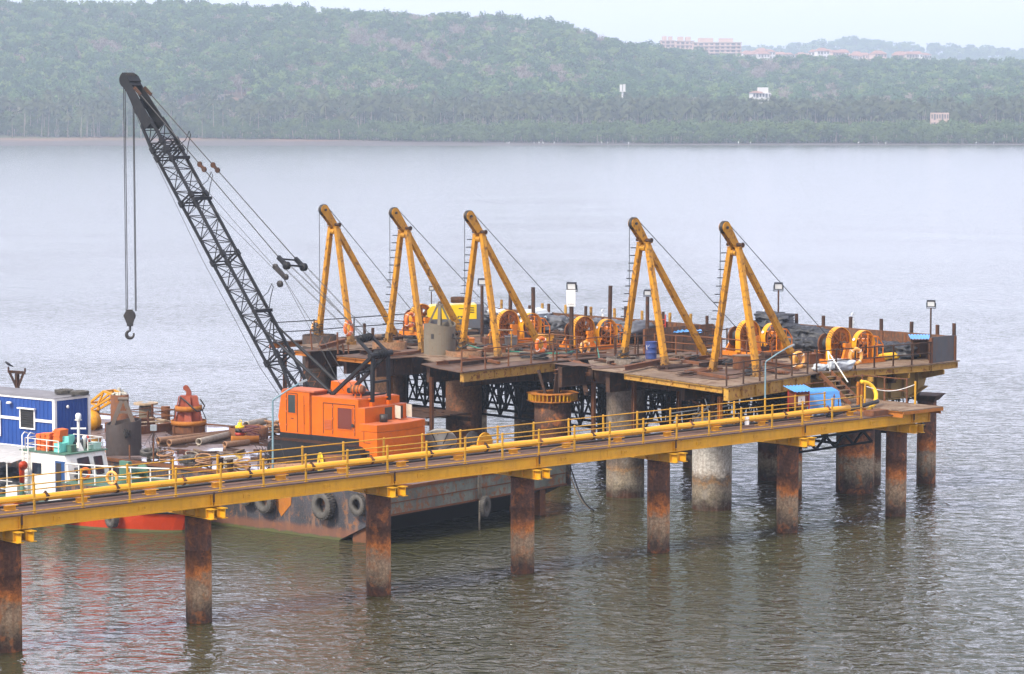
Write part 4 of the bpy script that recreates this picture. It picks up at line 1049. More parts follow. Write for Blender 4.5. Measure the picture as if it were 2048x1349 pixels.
# ------------------------------------------------------------------ machines and loose goods on the platform
def at(F, px, py, z): x, y, _ = F.L(px, py, z); return x, y
M_CYEL = m_paint('compressor_yellow', (0.70, 0.46, 0.008), 0.05, 1.2, 0.35, var=0.1, streak=0.08, dirt=(0.4, 0.28, 0.03), dirt_amt=0.2)
M_CGREY = m_paint('compressor_grey', (0.085, 0.095, 0.11), 0.1, 1.2, 0.45)
cx_, cy_ = at(PF, 925, 672, ZL)
t = PF.thing('air_compressor', 'yellow and grey trailer air compressor between the second and third derricks', 'compressor', cx_ + .4, cy_ + 1.0, ZL, -PF.a + .10)
m = MB(); m.prism([(-1.85, -.85), (1.5, -.85), (1.5, .85), (-1.85, .85)], .42, .95); m.build('lower_body', M_CGREY, t)
m = MB(); P = [(-1.75, .96), (-1.75, 1.45), (-1.5, 1.72), (1.12, 1.80), (1.12, .96)]
m.plate([(x, -.82, z) for x, z in P], (0, 1, 0), 1.64); m.build('canopy', M_CYEL, t)
m = MB(); m.box((1.13, -.84, .96), (1.55, .84, 1.82)); m.build('end_grille', M_CGREY, t)
m = MB()
for k in range(3): m.obox((.72, -.83, 1.62 - .13 * k), (.5, .02, .05), 0, ('Y', .04))
for k in range(3): m.box((-.2 + .2 * k, -.835, 1.02), (-.12 + .2 * k, -.822, 1.08))
m.build('vent', M_STEELB, t)
m = MB(); m.lathe((.1, .1, 2.02), (1, 0, 0), [(.02, -.42), (.15, -.42), (.19, -.3), (.19, .3), (.15, .42), (.02, .42)], 16); m.tube((.6, .1, 1.8), (.6, .1, 2.35), .05, 8); m.tube((-.7, .3, 1.75), (-.7, .3, 1.95), .12, 10); m.build('muffler', M_RUSTD, t)
for y in (-.92, .92):
    m = MB(); m.torus((.2, y, .33), (0, 1, 0), .22, .11, 20, 8); w_ = m.build('wheel', M_BLACK, t)
    m = MB(); m.disc((.2, y, .33), (0, 1, 0), .15, .1, 14); m.build('rim', M_CGREY, w_)
m = MB(); m.bar((-1.85, 0, .5), (-2.8, 0, .35), .1, .1); m.build('tow_bar', M_CGREY, t)

# clamshell bucket of old grey steel
M_BUCK = m_paint('grey_bucket_steel', (0.175, 0.15, 0.11), 0.25, 1.4, 0.75, rust=(0.10, 0.065, 0.045), rust2=(0.19, 0.125, 0.075), streak=0.45, dirt=(0.13, 0.105, 0.08), dirt_amt=0.55)
def bail_bucket(F, x, y, z, rad, h, label, mat, rz, slots, legs=4, lump=False):
    t = F.thing('casing_bucket', label, 'bucket', x, y, z, rz)
    m = MB(); n = 40
    prof = [(rad, 0), (rad, h), (rad - .05, h), (rad - .05, .02)]
    def top(a): return h + (.10 * math.cos(2 * a) - .14 * max(0, math.cos(a - 1.9)) * (1.8 if lump else .5))
    vs = []; fs = []
    for k in range(n):
        a = 2 * PI * k / n; c, s_ = math.cos(a), math.sin(a)
        vs += [(rad * c, rad * s_, 0), (rad * c, rad * s_, top(a)), ((rad - .05) * c, (rad - .05) * s_, top(a)), ((rad - .05) * c, (rad - .05) * s_, 0)]
    for k in range(n):
        o, p = 4 * k, 4 * ((k + 1) % n)
        fs += [(o, p, p + 1, o + 1), (o + 1, p + 1, p + 2, o + 2), (o + 2, p + 2, p + 3, o + 3)]
    m.smooth = False; m._add(vs, fs); me = m.build('shell', mat, t)
    m = MB(); m.disc((0, 0, .06), (0, 0, 1), rad - .06, .04, 30); m.build('floor_plate', M_RUSTD, t)
    m = MB()
    for k in range(legs):
        a = 2 * PI * (k + .5) / legs; b = Vector((rad * .82 * math.cos(a), rad * .82 * math.sin(a), h - .25)); e = Vector((.12 * math.cos(a), .12 * math.sin(a), h + rad * 1.15))
        m.bar(b, e, .16, .10)
    m.tube((-.2, 0, h + rad * 1.15), (.2, 0, h + rad * 1.15), .09, 10); m.ring((0, 0, h + rad * 1.15 + .1), (0, 1, 0), .06, .14, .07, 14)
    m.build('bail', mat, t)
    m = MB()
    for a in slots:
        c = Vector((math.cos(a), math.sin(a), 0)) * (rad + .004); m.obox(c + Vector((0, 0, h * .62)), (.02, .16, .26), a)
    m.build('slot', M_DARK, t)
    return t
bx, by = at(PF, 877, 712, ZL)
bail_bucket(PF, bx + .65, by + .65, ZL + .02, .86, 1.62, 'grey steel casing bucket with a four-legged bail on the left half of the platform', M_BUCK, 0, [-2.75, -1.0 - .3], 4)
# oil drum
M_BLUE = m_paint('drum_blue', (0.028, 0.058, 0.20), 0.25, 2.0, 0.5, streak=0.25)
dx_, dy_ = at(PF, 1302, 720, ZR)
t = PF.thing('oil_drum', 'dark blue oil drum with white lettering at the foot of the fourth derrick', 'drum', dx_ + .2, dy_ + .2, ZR + .03)
m = MB(); m.lathe((0, 0, 0), (0, 0, 1), [(.01, 0), (.285, 0), (.29, .02), (.285, .04), (.285, .29), (.30, .31), (.285, .33), (.285, .57), (.30, .59), (.285, .61), (.285, .86), (.292, .88), (.27, .88), (.265, .86), (.01, .86)], 28); m.build('shell', M_BLUE, t)
m = MB()
for k, (a, b) in enumerate((((-.1, .5), (-.1, .7)), ((-.1, .5), (-.02, .5)), ((-.02, .62), (.06, .74)))):
    for_ = -2.2 - PF.a + .1
    def cyl(s, zz): ang = for_ + s / .29; return Vector((.292 * math.cos(ang), .292 * math.sin(ang), zz))
    m.bar(cyl(*a), cyl(*b), .03, .01)
m.build('lettering', M_WHITE, t)
# pedestal box and pipe beside the rightmost derrick
x, y = at(PF, 1497, 740, ZR)
t = PF.thing('pedestal', 'low rusty pedestal box at the foot of the rightmost derrick', 'pedestal', x + .3, y + .4, ZR + .02, -PF.a + .05)
m = MB(); m.prism([(.72 * math.cos(q * PI / 4 + .39), .5 * math.sin(q * PI / 4 + .39)) for q in range(8)], 0, .62); m.build('body', M_RUSTY, t)
m = MB(); m.prism([(.75 * math.cos(q * PI / 4 + .39), .53 * math.sin(q * PI / 4 + .39)) for q in range(8)], .625, .66); m.build('lid', M_DECKR, t)
x, y = at(PF, 1528, 722, ZR); x2, y2 = at(PF, 1600, 714, ZR)
m = MB(); m.tube((x + .2, y + .3, ZR + .2), (x2 + .4, y2 + .3, ZR + .2), .17, 14); m.tube((x + .19, y + .3, ZR + .2), (x + .3, y + .3, ZR + .2), .21, 14)
o = m.build('steel_pipe', M_RUSTD, None, label='dark steel pipe lying behind the pedestal box near the rightmost derrick', cat='pipe'); o.location = PF.W(0, 0, 0); o.rotation_euler = (0, 0, PF.a)
# yellow ballast box under the third derrick's back leg
x, y = at(PF, 1092, 697, ZL)
t = PF.thing('ballast_box', 'yellow ballast box against the back leg of the third derrick', 'box', x + .3, y + .4, ZL + .02, -PF.a + .06)
m = MB(); m.box((-.45, -.3, 0), (.45, .3, .68)); m.box((-.49, -.34, .68), (.49, .34, .72)); m.box((-.47, -.32, .02), (-.41, -.28, .68)); m.box((.41, -.32, .02), (.47, -.28, .68)); m.build('body', M_DER, t)
m = MB(); m.ring((.3, -.305, .25), (0, 1, 0), .03, .07, .02, 10); m.build('lug', M_DERG, t)
# lifebuoys
M_BUOY = m_paint('lifebuoy_orange', (0.80, 0.16, 0.02), 0.03, 2.0, 0.55, var=0.2, streak=0.1, dirt=(0.55, 0.25, 0.12), dirt_amt=0.35)
M_BUOY2 = m_paint('faded_lifebuoy', (0.82, 0.36, 0.08), 0.03, 2.0, 0.55, var=0.2, streak=0.05, dirt=(0.6, 0.4, 0.2), dirt_amt=0.3)
def lifebuoy(F, px, py, x, y, rz, label, rad=.33, mat=None, lean=.0, plane='x'):
    p = F.onx(px, py, x) if plane == 'x' else F.ony(px, py, y)
    t = F.thing('lifebuoy', label, 'lifebuoy', p.x, p.y, p.z, rz)
    m = MB(); m.torus((0, 0, 0), (0, 1, lean), rad, rad * .27, 30, 10); m.build('ring', mat or M_BUOY, t)
    m = MB()
    for k in range(4):
        a = PI / 4 + PI / 2 * k; d = Vector((math.cos(a), 0, math.sin(a))); m.torus(d * rad, d.cross(Vector((0, 1, 0))), rad * .285, .018, 12, 5)
    m.build('band', M_WHITE, t)
lifebuoy(PF, 697, 657, -2.0, 0, .35, 'orange lifebuoy on the rail beside the right leg of the leftmost derrick', .36)
lifebuoy(PF, 632, 655, 1.5, 0, .3, 'faded orange lifebuoy behind the foot of the leftmost derrick', .33, M_BUOY2)
lifebuoy(PF, 820, 640, 4.6, 0, .2, 'orange lifebuoy at the left end of the leftmost winch', .36, M_BUOY)
lifebuoy(PF, 1082, 690, 1.2, 0, .1, 'orange lifebuoy at the third derrick\'s back leg', .35, M_BUOY)
lifebuoy(PF, 1170, 697, 6.2, 0, .1, 'amber lifebuoy leaning on the middle winch', .33, M_BUOY2)
lifebuoy(PF, 1597, 720, 0, -3.55, -.1, 'orange lifebuoy on the front rail left of the stairs', .34, M_BUOY2, plane='y')
lifebuoy(PF, 1711, 713, 0, -3.9, -.15, 'orange lifebuoy on the front rail before the right-hand winch', .36, M_BUOY2, plane='y')
# bags and sheets
M_BAGB = m_flat('black_geotextile', (0.026, 0.028, 0.033), 0.55, 0.6, 2.2, 0, 0.6)
M_BAGG = m_flat('grey_geotextile', (0.085, 0.09, 0.10), 0.6, 0.55, 2.0, 0, 0.6)
M_BAGW = m_flat('white_plastic_sheet', (0.40, 0.43, 0.45), 0.45, 0.22, 2.5, 0, 0.4)
M_BAGC = m_flat('pale_blue_sheet', (0.34, 0.46, 0.52), 0.5, 0.3, 2.5, 0, 0.4)
def sack_mesh(seed, lx, ly, lz, mat, strap=True):
    r = random.Random(seed); m = MB(); m.smooth = True; nu, nv = 40, 20; off = r.uniform(0, 90)
    vs = []
    for j in range(nv + 1):
        th = PI * j / nv
        for i in range(nu):
            ph = 2 * PI * i / nu
            c = lambda a, p: math.copysign(abs(math.cos(a)) ** p, math.cos(a)); s_ = lambda a, p: math.copysign(abs(math.sin(a)) ** p, math.sin(a))
            X = s_(th, .7) * c(ph, .62); Y = s_(th, .7) * s_(ph, .62); Z = c(th, .8)
            k = 1 + .34 * mnoise.fractal(Vector((X * 1.9 + off, Y * 1.9, Z * 1.9)), 0.8, 2.1, 5) + .05 * math.sin(X * 9 + off + 3 * Y)
            z = Z * k * lz / 2
            vs.append((X * k * lx / 2, Y * k * ly / 2, max(z + lz / 2 - .06, 0.0)))
    fs = [(j * nu + i, j * nu + (i + 1) % nu, (j + 1) * nu + (i + 1) % nu, (j + 1) * nu + i) for j in range(nv) for i in range(nu)]
    fs = [f[::-1] for f in fs]
    m._add(vs, fs); return m
SACKS = {}
def sack(F, px, py, z, kind, sz, label, group, zoff=0.0, off=(0.3, 0.3)):
    key = (kind, rnd.randrange(4))
    if key not in SACKS:
        mm = sack_mesh(hash(key[1]) + len(SACKS) * 11, 1, 1, 1, None); me = mm.mesh('sack'); me.materials.append({'b': M_BAGB, 'g': M_BAGG, 'w': M_BAGW, 'c': M_BAGC}[kind]); SACKS[key] = me
    o = bpy.data.objects.new({'b': 'geotextile_bag', 'g': 'geotextile_bag', 'w': 'plastic_sheet', 'c': 'plastic_sheet'}[kind], SACKS[key]); COL.objects.link(o)
    x, y, _ = F.L(px, py, z)
    x = min(x + off[0], 13.1 - .4 * max(sz[0], sz[1])) - off[0]
    o.location = F.W(x + off[0], y + off[1], z + zoff); o.scale = (sz[0], sz[1], sz[2]); o.rotation_euler = (rnd.gauss(0, .05), rnd.gauss(0, .05), F.a + rnd.uniform(0, 3.1))
    tag(o, label, 'bag' if kind in 'bg' else 'sheet', group)
    return o
GB = 'black bags heaped behind the right-hand winches'; LB = 'black geotextile bag in the heap behind the right-hand winches'
for px, py, zo, sx, sy, sz in ((1570, 690, 0, 1.6, 1.5, .9), (1600, 692, 0, 1.7, 1.4, .95), (1632, 694, 0, 1.6, 1.5, .9), (1662, 694, 0, 1.5, 1.3, .8), (1585, 690, .7, 1.6, 1.3, .8), (1615, 690, .72, 1.7, 1.4, .85), (1645, 692, .65, 1.6, 1.3, .75), (1600, 690, 1.3, 1.4, 1.2, .6), (1630, 690, 1.3, 1.5, 1.3, .6), (1612, 706, 0, 1.5, 1.2, .8), (1640, 708, 0, 1.5, 1.2, .75), (1665, 690, .6, 1.3, 1.2, .6)):
    sack(PF, px, py, ZR, 'b', (sx * 1.15, sy * 1.1, sz), LB, GB, zo)
for px, py, zo, lab in ((1715, 690, .55, 0), (1740, 692, .5, 0), (1762, 694, .45, 0), (1722, 694, 0, 0), (1748, 698, 0, 0)):
    sack(PF, px, py, ZR, 'b', (1.6, 1.3, .75), 'black geotextile bag behind the motor of the right-hand winch', 'black bags behind the right-hand winch motor', zo)
for px, py in ((1785, 712), (1808, 714), (1832, 714), (1852, 715), (1800, 706)):
    sack(PF, px, py, ZR, 'b', (1.6, 1.2, .8), 'black geotextile bag in the row at the right end of the platform', 'black bags at the right end', 0)
GL = 'grey bags along the rear left of the platform'
for px, py, zo in ((1105, 648, .3), (1128, 650, .5), (1150, 650, .45), (1090, 652, 0), (1170, 652, .35), (1130, 655, 0), (1160, 658, 0), (1200, 655, .2), (1240, 662, .3), (1262, 664, .2), (1225, 660, 0), (1290, 668, .3), (1275, 672, 0), (1320, 672, .3), (1345, 676, .35), (1368, 678, .25), (1390, 680, .3), (1305, 676, 0), (1340, 682, 0), (1060, 640, 0), (1030, 638, 0), (1005, 640, .1), (1215, 668, 0), (1110, 668, 0), (1085, 662, .2), (1072, 664, 0)):
    sack(PF, px, py, ZL, 'g' if rnd.random() < .6 else 'b', (rnd.uniform(1.5, 2.3), rnd.uniform(1.1, 1.6), rnd.uniform(.6, .95)), 'grey geotextile bag in the long heap at the rear left of the platform', GL, zo + .15, (.5, .4))
for px, py, zo, s_, lab in ((1002, 640, .4, (1.6, 1.2, .45), 'white plastic sheet over the bags behind the third derrick'), (1115, 655, .7, (1.8, 1.2, .5), 'white plastic sheet over the bags in front of the white board'), (1265, 655, .9, (2.0, 1.2, .5), 'white plastic sheet over the bags left of the fourth derrick'), (1150, 664, .6, (1.8, 1.2, .5), 'small white plastic sheet beside the middle winch')):
    sack(PF, px, py, ZL, 'w', s_, lab, None, zo + .1, (.4, .2))
for px, py, zo, s_, lab in ((985, 656, 0, (1.4, 1.2, 1.1), 'pale blue wrapped bundle behind the third derrick'), (1120, 674, .1, (1.6, 1.3, .9), 'pale blue wrapped bundle left of the middle winch'), (1210, 664, .5, (1.8, 1.2, .6), 'pale blue sheet between the middle winch and the tall dark post')):
    sack(PF, px, py, ZL, 'c', s_, lab, None, zo, (.3, .2))
x, y = at(PF, 1688, 742, ZR)
sack(PF, 1684, 741, ZR, 'w', (1.3, .9, .55), 'white cloth sheet bundled on the deck edge at the top of the stairs', None, 0, (.1, .25)).data = sack(PF, 1642, 743, ZR, 'w', (.62, .5, .36), 'small cream sack beside the top of the stairs', None, 0, (.1, .2)).data
# yellow flexible hoses in a bundle at the right end
M_YHOSE = m_paint('yellow_hose', (0.80, 0.46, 0.02), 0.05, 2.2, 0.5, streak=0.05, dirt=(0.3, 0.18, 0.04))
x0_, y0_ = at(PF, 1772, 722, ZR); x1_, y1_ = at(PF, 1862, 714, ZR)
for k in range(7):
    m = MB(); pts = []
    for q in range(9):
        f = q / 8; pts.append((x0_ + (x1_ - x0_) * f, y0_ + (y1_ - y0_) * f + .1 + .17 * (k % 4) + .06 * math.sin(q * 1.7 + k), ZR + .10 + .13 * (k // 4) + .03 * math.sin(q + k)))
    m.path(pts, .085, 8); o = m.build('hose', M_YHOSE, None, label='thick yellow hose in the bundle at the right end of the platform', cat='hose', group='yellow hoses at the right end'); o.location = PF.W(0, 0, 0); o.rotation_euler = (0, 0, PF.a)
# black and green hoses on the left deck
def hose(label, pts, rad, mat, F=None, name='hose'):
    F = F or PF
    m = MB(); P = [Vector(p) for p in pts]; out = []
    for i in range(len(P) - 1):
        p0, p1, p2, p3 = P[max(i - 1, 0)], P[i], P[i + 1], P[min(i + 2, len(P) - 1)]
        for q in range(6):
            t_ = q / 6; out.append(.5 * ((2 * p1) + (-p0 + p2) * t_ + (2 * p0 - 5 * p1 + 4 * p2 - p3) * t_ * t_ + (-p0 + 3 * p1 - 3 * p2 + p3) * t_ ** 3))
    out.append(P[-1]); m.path(out, rad, 7)
    o = m.build(name, mat, None, label=label, cat='hose'); o.location = F.W(0, 0, 0); o.rotation_euler = (0, 0, F.a); return o
M_GREEN = m_flat('green_hose', (0.01, 0.17, 0.11), 0.5, 0.2)
def PL(px, py, z=ZL, dz=.07): x, y = at(PF, px, py, z); return (x, y, z + dz)
hose('thick black hose snaking across the left deck in front of the winches', [PL(955, 697), PL(1000, 693), PL(1060, 697), PL(1110, 700), PL(1150, 706), PL(1195, 700), PL(1228, 690), PL(1235, 697, ZL, .2)], .075, M_BLACK)
hose('second black hose looping beside the lifebuoy on the left deck', [PL(970, 704), PL(1040, 702), PL(1090, 706), PL(1135, 711), PL(1160, 705), PL(1120, 700), PL(1080, 708)], .06, M_BLACK)
hose('thin green hose on the left deck beside the black hoses', [PL(918, 698), PL(935, 693), PL(960, 700), PL(1010, 705), PL(1090, 709), PL(1130, 709), PL(1170, 700)], .035, M_GREEN)
hose('thin green hose hanging over the platform edge at the notch', [PL(1185, 697, ZL, .5), PL(1192, 705, ZL, .45), PL(1197, 715, ZL, .2), PL(1200, 727, ZL, -.1)], .03, M_GREEN)
# loose timbers and steel bits lying about
tr = random.Random(21)
for k in range(16):
    if k < 9: u, v, z = tr.uniform(-3.6, .5), tr.choice((13.8, 14.8, 15.8, 20.6, 21.6, 22.4)), ZL
    else: u, v, z = tr.uniform(-2.4, 5), tr.uniform(-3.0, 6.5), ZR
    m = MB(); L = tr.uniform(1.2, 3.4); a = tr.choice((0, PI / 2, .2, 1.3)); d = Vector((math.cos(a), math.sin(a), 0)) * L / 2
    if k % 3: m.bar(Vector((0, 0, .09)) - d, Vector((0, 0, .09 + tr.uniform(0, .05))) + d, tr.uniform(.1, .24), .14)
    else: m.ibar(Vector((0, 0, .12)) - d, Vector((0, 0, .12)) + d, .18, .2, .02)
    o = m.build('loose_beam', M_RUSTY if k % 2 else M_RUSTD, None, label='rusty beam lying loose on the left deck of the platform' if k < 9 else 'rusty beam lying loose on the right deck of the platform', cat='beam', kind='thing', group='loose beams on the left deck' if k < 9 else 'loose beams on the right deck')
    o.location = PF.W(u, v, z + .03); o.rotation_euler = (0, 0, PF.a)
x, y = at(PF, 1053, 716, ZL); m = MB(); m.obox((0, 0, .13), (.75, .35, .26), 0); o = m.build('timber_block', M_DECKR, None, label='short pale timber block on the left deck before the third derrick', cat='block'); o.location = PF.W(x + .2, y + .2, ZL + .03); o.rotation_euler = (0, 0, .05)
# big beams lying at the feet of the derricks on the pile heads
for (pa, pb, z, lab) in (((1200, 726), (1230, 738), ZL + .3, 'heavy rusty beam lying across the notch before the stained concrete pile'), ((1250, 742), (1320, 728), ZR + .1, 'heavy rusty beam lying at the stained concrete pile'), ((640, 700), (690, 686), ZL + .15, 'heavy dark beam lying in front of the dark casing pile')):
    xa, ya = at(PF, *pa, z); xb, yb = at(PF, *pb, z)
    m = MB(); m.ibar((xa, ya, z + .12), (xb, yb, z + .12), .22, .24, .025); o = m.build('heavy_beam', M_RUSTY, None, label=lab, cat='beam', kind='thing'); o.location = PF.W(0, 0, 0); o.rotation_euler = (0, 0, PF.a)
# rails of the platform
def prail(label, pts, z, px_step=1.6, mat=M_RUSTD, h=1.05, levels=(1.0, .5), r_=.032): return railing('railing', label, PF, pts, z, h, mat, mat, px_step, .042, r_, levels, rail_wob=.012)
prail('brown railing along the front edge of the left deck, before the third derrick', [(-5.9, 11.75), (1.55, 12.95)], ZL, 1.75, M_RUSTY)
prail('brown railing along the notch edge of the left deck, before the middle winch', [(1.8, 12.95), (7.6, 12.95)], ZL, 1.6, M_RUSTY)
prail('brown railing along the front edge of the right deck, before the rightmost derrick', [(-4.7, -5.35), (2.6, -3.82)], ZR, 1.45)
prail('brown railing along the right deck from the stairs to the grey bulwark', [(3.5, -3.6), (11.2, -4.38)], ZR, 1.3)
prail('thin dark railing along the far left edge of the platform', [(-2.2, 32.1), (9.5, 32.1)], ZL, 3.0, M_STEELB, 1.1)
prail('dark railing along the rear of the right deck beside the notch', [(1.5, 8.3), (13.2, 8.3)], ZR, 1.7)
prail('rusty railing between the blue drum and the brown bulwark', [(4.2, 8.1), (4.6, 3.9)], ZR, 1.3, M_RUSTY, 1.1, (1.0, .66, .33))
# odd upright bars on the left edge
for px, pyb, pyt in ((676, 708, 664), (688, 707, 688), (697, 708, 690), (624, 700, 660)):
    x, y = at(PF, px, pyb, ZL); m = MB(); h = (pyb - pyt) / 38.0; m.bar((0, 0, 0), (.12 * rnd.uniform(-1, 1), .1, h), .07, .07)
    o = m.build('upright_bar', M_RUSTY, None, label='rusty upright bar at the front left edge of the platform', cat='post', group='upright bars at the front left edge'); o.location = PF.W(x, y, ZL); o.rotation_euler = (0, 0, PF.a)
# leaning ladders at the dark pile
def ladder(label, F, a, b, w, n, mat, rr=.022):
    t = F.thing('ladder', label, 'ladder', a[0], a[1], a[2]); A = Vector((0, 0, 0)); B = Vector(b) - Vector(a); s_ = Vector(w)
    m = MB(); m.tube(A, B, rr, 6); m.tube(A + s_, B + s_, rr, 6); m.build('stile', mat, t)
    m = MB()
    for k in range(1, n): m.tube(A.lerp(B, k / n), A.lerp(B, k / n) + s_, rr * .8, 5)
    m.build('rungs', mat, t)
ladder('thin rusty ladder leaning from the barge to the left end of the platform', PF, tuple(PF.ony(612, 772, 26.4)), tuple(PF.ony(662, 674, 27.2)), (.25, -.33, 0), 11, M_RUSTY)
ladder('second thin rusty ladder leaning beside the dark casing pile', PF, tuple(PF.ony(600, 764, 27.4)), tuple(PF.ony(646, 676, 28.0)), (.02, .05, .02), 6, M_RUSTY)
# small gangway of steps in the notch
ladder('short rusty gangway lying in the notch of the platform', PF, tuple(PF.L(1120, 716, ZL)), tuple(PF.L(1180, 734, ZL - .1)), (.45, .35, 0), 6, M_RUSTY, .04)
# work table at the winch beside the third derrick
x, y = at(PF, 990, 697, ZL)
t = PF.thing('work_table', 'narrow wooden shelf on yellow legs beside the third derrick', 'table', x, y, ZL, -PF.a)
m = MB(); m.box((-.35, -.25, .98), (1.0, .3, 1.03)); m.build('top', M_DECKR, t)
for a, b in ((-.28, -.2), (.9, -.2), (-.28, .24), (.9, .24)):
    m = MB(); m.bar((a, b, 0), (a, b, .98), .06, .06); m.build('leg', M_OYEL, t)
# red cabinet, blue sheet roof and dark box behind the fourth derrick
M_BSHEET = m_paint('blue_sheet', (0.075, 0.26, 0.56), 0.05, 1.5, 0.4, var=0.15, streak=0.15, dirt=(0.2, 0.3, 0.36), dirt_amt=0.3)
M_RED = m_paint('red_paint', (0.46, 0.035, 0.02), 0.15, 2.0, 0.5)
x, y = at(PF, 1358, 706, ZL)
t = PF.thing('storage_bin', 'dark storage bin under a pale blue sheet, behind the back leg of the fourth derrick', 'bin', x + 1.2, y + .6, ZL, -PF.a + .1)
m = MB(); m.box((-.75, -.5, 0), (.75, .5, 1.0)); m.build('body', M_RUSTD, t)
m = MB(); m.grid(lambda a, b: (-.8 + 1.6 * a, -.55 + 1.1 * b, 1.04 + .03 * math.sin(a * 40) + .10 * math.sin(b * 3)), 30, 6); m.build('sheet', M_BSHEET, t)
x, y = at(PF, 1316, 695, ZL)
ladder('short red ladder standing behind the right leg of the fourth derrick', PF, (x + 1, y + 1, ZL), (x + 1.1, y + 1.05, ZL + 1.7), (.3, -.25, 0), 6, M_RED, .035)
for px, py, hh, lab in ((1525, 690, .75, 'small grey valve post beside the motor of the second-right winch'), (1703, 700, .8, 'small grey valve post behind the right-hand winch'), (1200, 680, .6, 'small pale valve post behind the middle winch')):
    x, y = at(PF, px, py, ZR if px > 1300 else ZL); z = ZR if px > 1300 else ZL
    m = MB(); m.tube((0, 0, 0), (0, 0, hh + .8), .06, 8); m.torus((0, 0, hh + .95), (1, -1, 0), .1, .03, 14, 6); m.tube((0, 0, hh + .5), (0, 0, hh + .62), .1, 8)
    o = m.build('valve_post', M_LENS, None, label=lab, cat='valve'); o.location = PF.W(x + 1.0, y + .8, z)
# blue roofed hutch at the right end
x, y = at(PF, 1856, 722, ZR)
t = PF.thing('tool_hutch', 'small dark hutch with a blue corrugated roof at the right end of the platform', 'hutch', x + .1, y + .6, ZR, -PF.a)
m = MB(); 
for a, b in ((-.4, -.3), (.4, -.3), (-.4, .3), (.4, .3)): m.bar((a, b, 0), (a, b, 1.05 + .1 * (b > 0)), .06, .06)
m.box((-.36, .24, .3), (.36, .28, 1.0)); m.build('frame', M_RUSTD, t)
m = MB(); m.grid(lambda a, b: (-.55 + 1.1 * a, -.45 + .9 * b, 1.10 + .16 * b + .02 * math.sin(a * 45)), 44, 1); m.build('roof', M_BSHEET, t)

# ------------------------------------------------------------------ landing, stairs and sheds at the walkway end
t = WF.thing('landing', 'small orange edged landing stage laid across the far end of the walkway', 'landing', 0, 0, 0)
zl_ = 5.30
m = MB(); m.prism([(39.15, -1.75), (42.1, -1.75), (42.1, 3.3), (37.6, 3.3), (37.6, 1.3), (39.15, 1.3)], zl_ - .05, zl_); m.build('deck', M_DECKR, t)
m = MB(); m.ibar((39.22, -1.7, zl_ - .2), (39.22, 3.2, zl_ - .2), .16, .28, .02); m.ibar((42.0, -1.7, zl_ - .2), (42.0, 3.2, zl_ - .2), .16, .28, .02); m.box((39.16, -1.77, zl_ - .20), (42.1, -1.74, zl_ - .051)); m.build('edge_beam', M_RUSTO, t)
m = MB(); m.bar((38.0, -.95, ZD + .02), (38.0, .6, ZD + .02), .25, .02); m.box((37.95, -1.0, ZD + .0), (39.0, -.35, ZD + .26)); m.build('step_box', M_RUSTY, t)
st = WF.thing('stairs', 'steep open steel stairs from the platform down to the landing', 'stairs', 0, 0, 0)
TA = Vector((39.45, 3.75, ZR - .02)); TB = Vector((39.45, 1.75, zl_))
for q in (0, .8):
    m = MB(); m.bar(TA + Vector((q, 0, 0)), TB + Vector((q, 0, 0)), .05, .20); m.build('stringer', M_RUSTY, st)
for k in range(1, 7):
    c = TA.lerp(TB, k / 7.0); m = MB(); m.box((c.x + .03, c.y - .13, c.z - .02), (c.x + .77, c.y + .13, c.z + .015)); m.build('tread', M_DECKR, st)
m = MB(); a = TA + Vector((.83, .2, 1.0)); b = TB + Vector((.83, .9, .95)); m.tube(a, b, .03, 6); m.tube(TA + Vector((.83, .05, 0)), a, .03, 6); m.build('handrail', M_WHITE, st)
def wrail(label, pts, z, mat, step=1.3, h=1.0, levels=(1.0, .5)): return railing('railing', label, WF, pts, z, h, mat, mat, step, .045, .028, levels, rail_wob=.02)
wrail('rusty railing on the far side of the landing stage', [(37.7, 3.2), (39.2, 3.2)], zl_, M_RUSTY)
wrail('rusty railing at the right end of the landing stage', [(40.4, 3.2), (42.0, 3.2), (42.0, .4)], zl_, M_RUSTY, 1.4, 1.15)
t = WF.thing('chain_rail', 'two short posts with a slack white chain on the landing stage', 'railing', 0, 0, 0)
for (x, y) in ((39.5, .9), (41.9, -.2)):
    m = MB(); m.tube((x, y, zl_), (x, y, zl_ + 1.1), .05, 8); m.build('post', M_YRAIL, t)
m = MB(); m.path([(39.5 + 2.4 * q / 10, .9 - 1.1 * q / 10, zl_ + .95 - .28 * math.sin(PI * q / 10)) for q in range(11)], .02, 5); m.build('chain', M_WHITE, t)
# yellow elbow hose rising at the pipe end, black delivery hose
def WL_(px, py, y): p = WF.ony(px, py, y); return p
hose('thick yellow hose arching from the landing towards the stairs', [WL_(1722, 764, 1.0), WL_(1738, 768, .9), WL_(1750, 782, .7), WL_(1752, 798, .5), WL_(1745, 812, .35), WL_(1735, 822, .2)], .105, M_YHOSE, WF)
hose('black hose joining the end of the yellow pipe to the landing', [WL_(1655, 833, .3), WL_(1690, 822, .25), WL_(1725, 812, .2), WL_(1756, 803, .1)], .10, M_BLACK, WF)
t = WF.thing('riser_pipes', 'pair of rusty upright pipes beside the arching yellow hose', 'pipe', 0, 0, 0)
m = MB(); p = WL_(1722, 803, 1.1); m.tube((p.x, p.y, zl_ - .2), (p.x, p.y, zl_ + 1.1), .10, 10); m.tube((p.x - .22, p.y, zl_ - .2), (p.x - .22, p.y, zl_ + 1.15), .07, 10); m.bar((p.x - .3, p.y, zl_ + 1.0), (p.x + .1, p.y, zl_ + 1.0), .12, .1); m.build('riser', M_RUSTO, t)
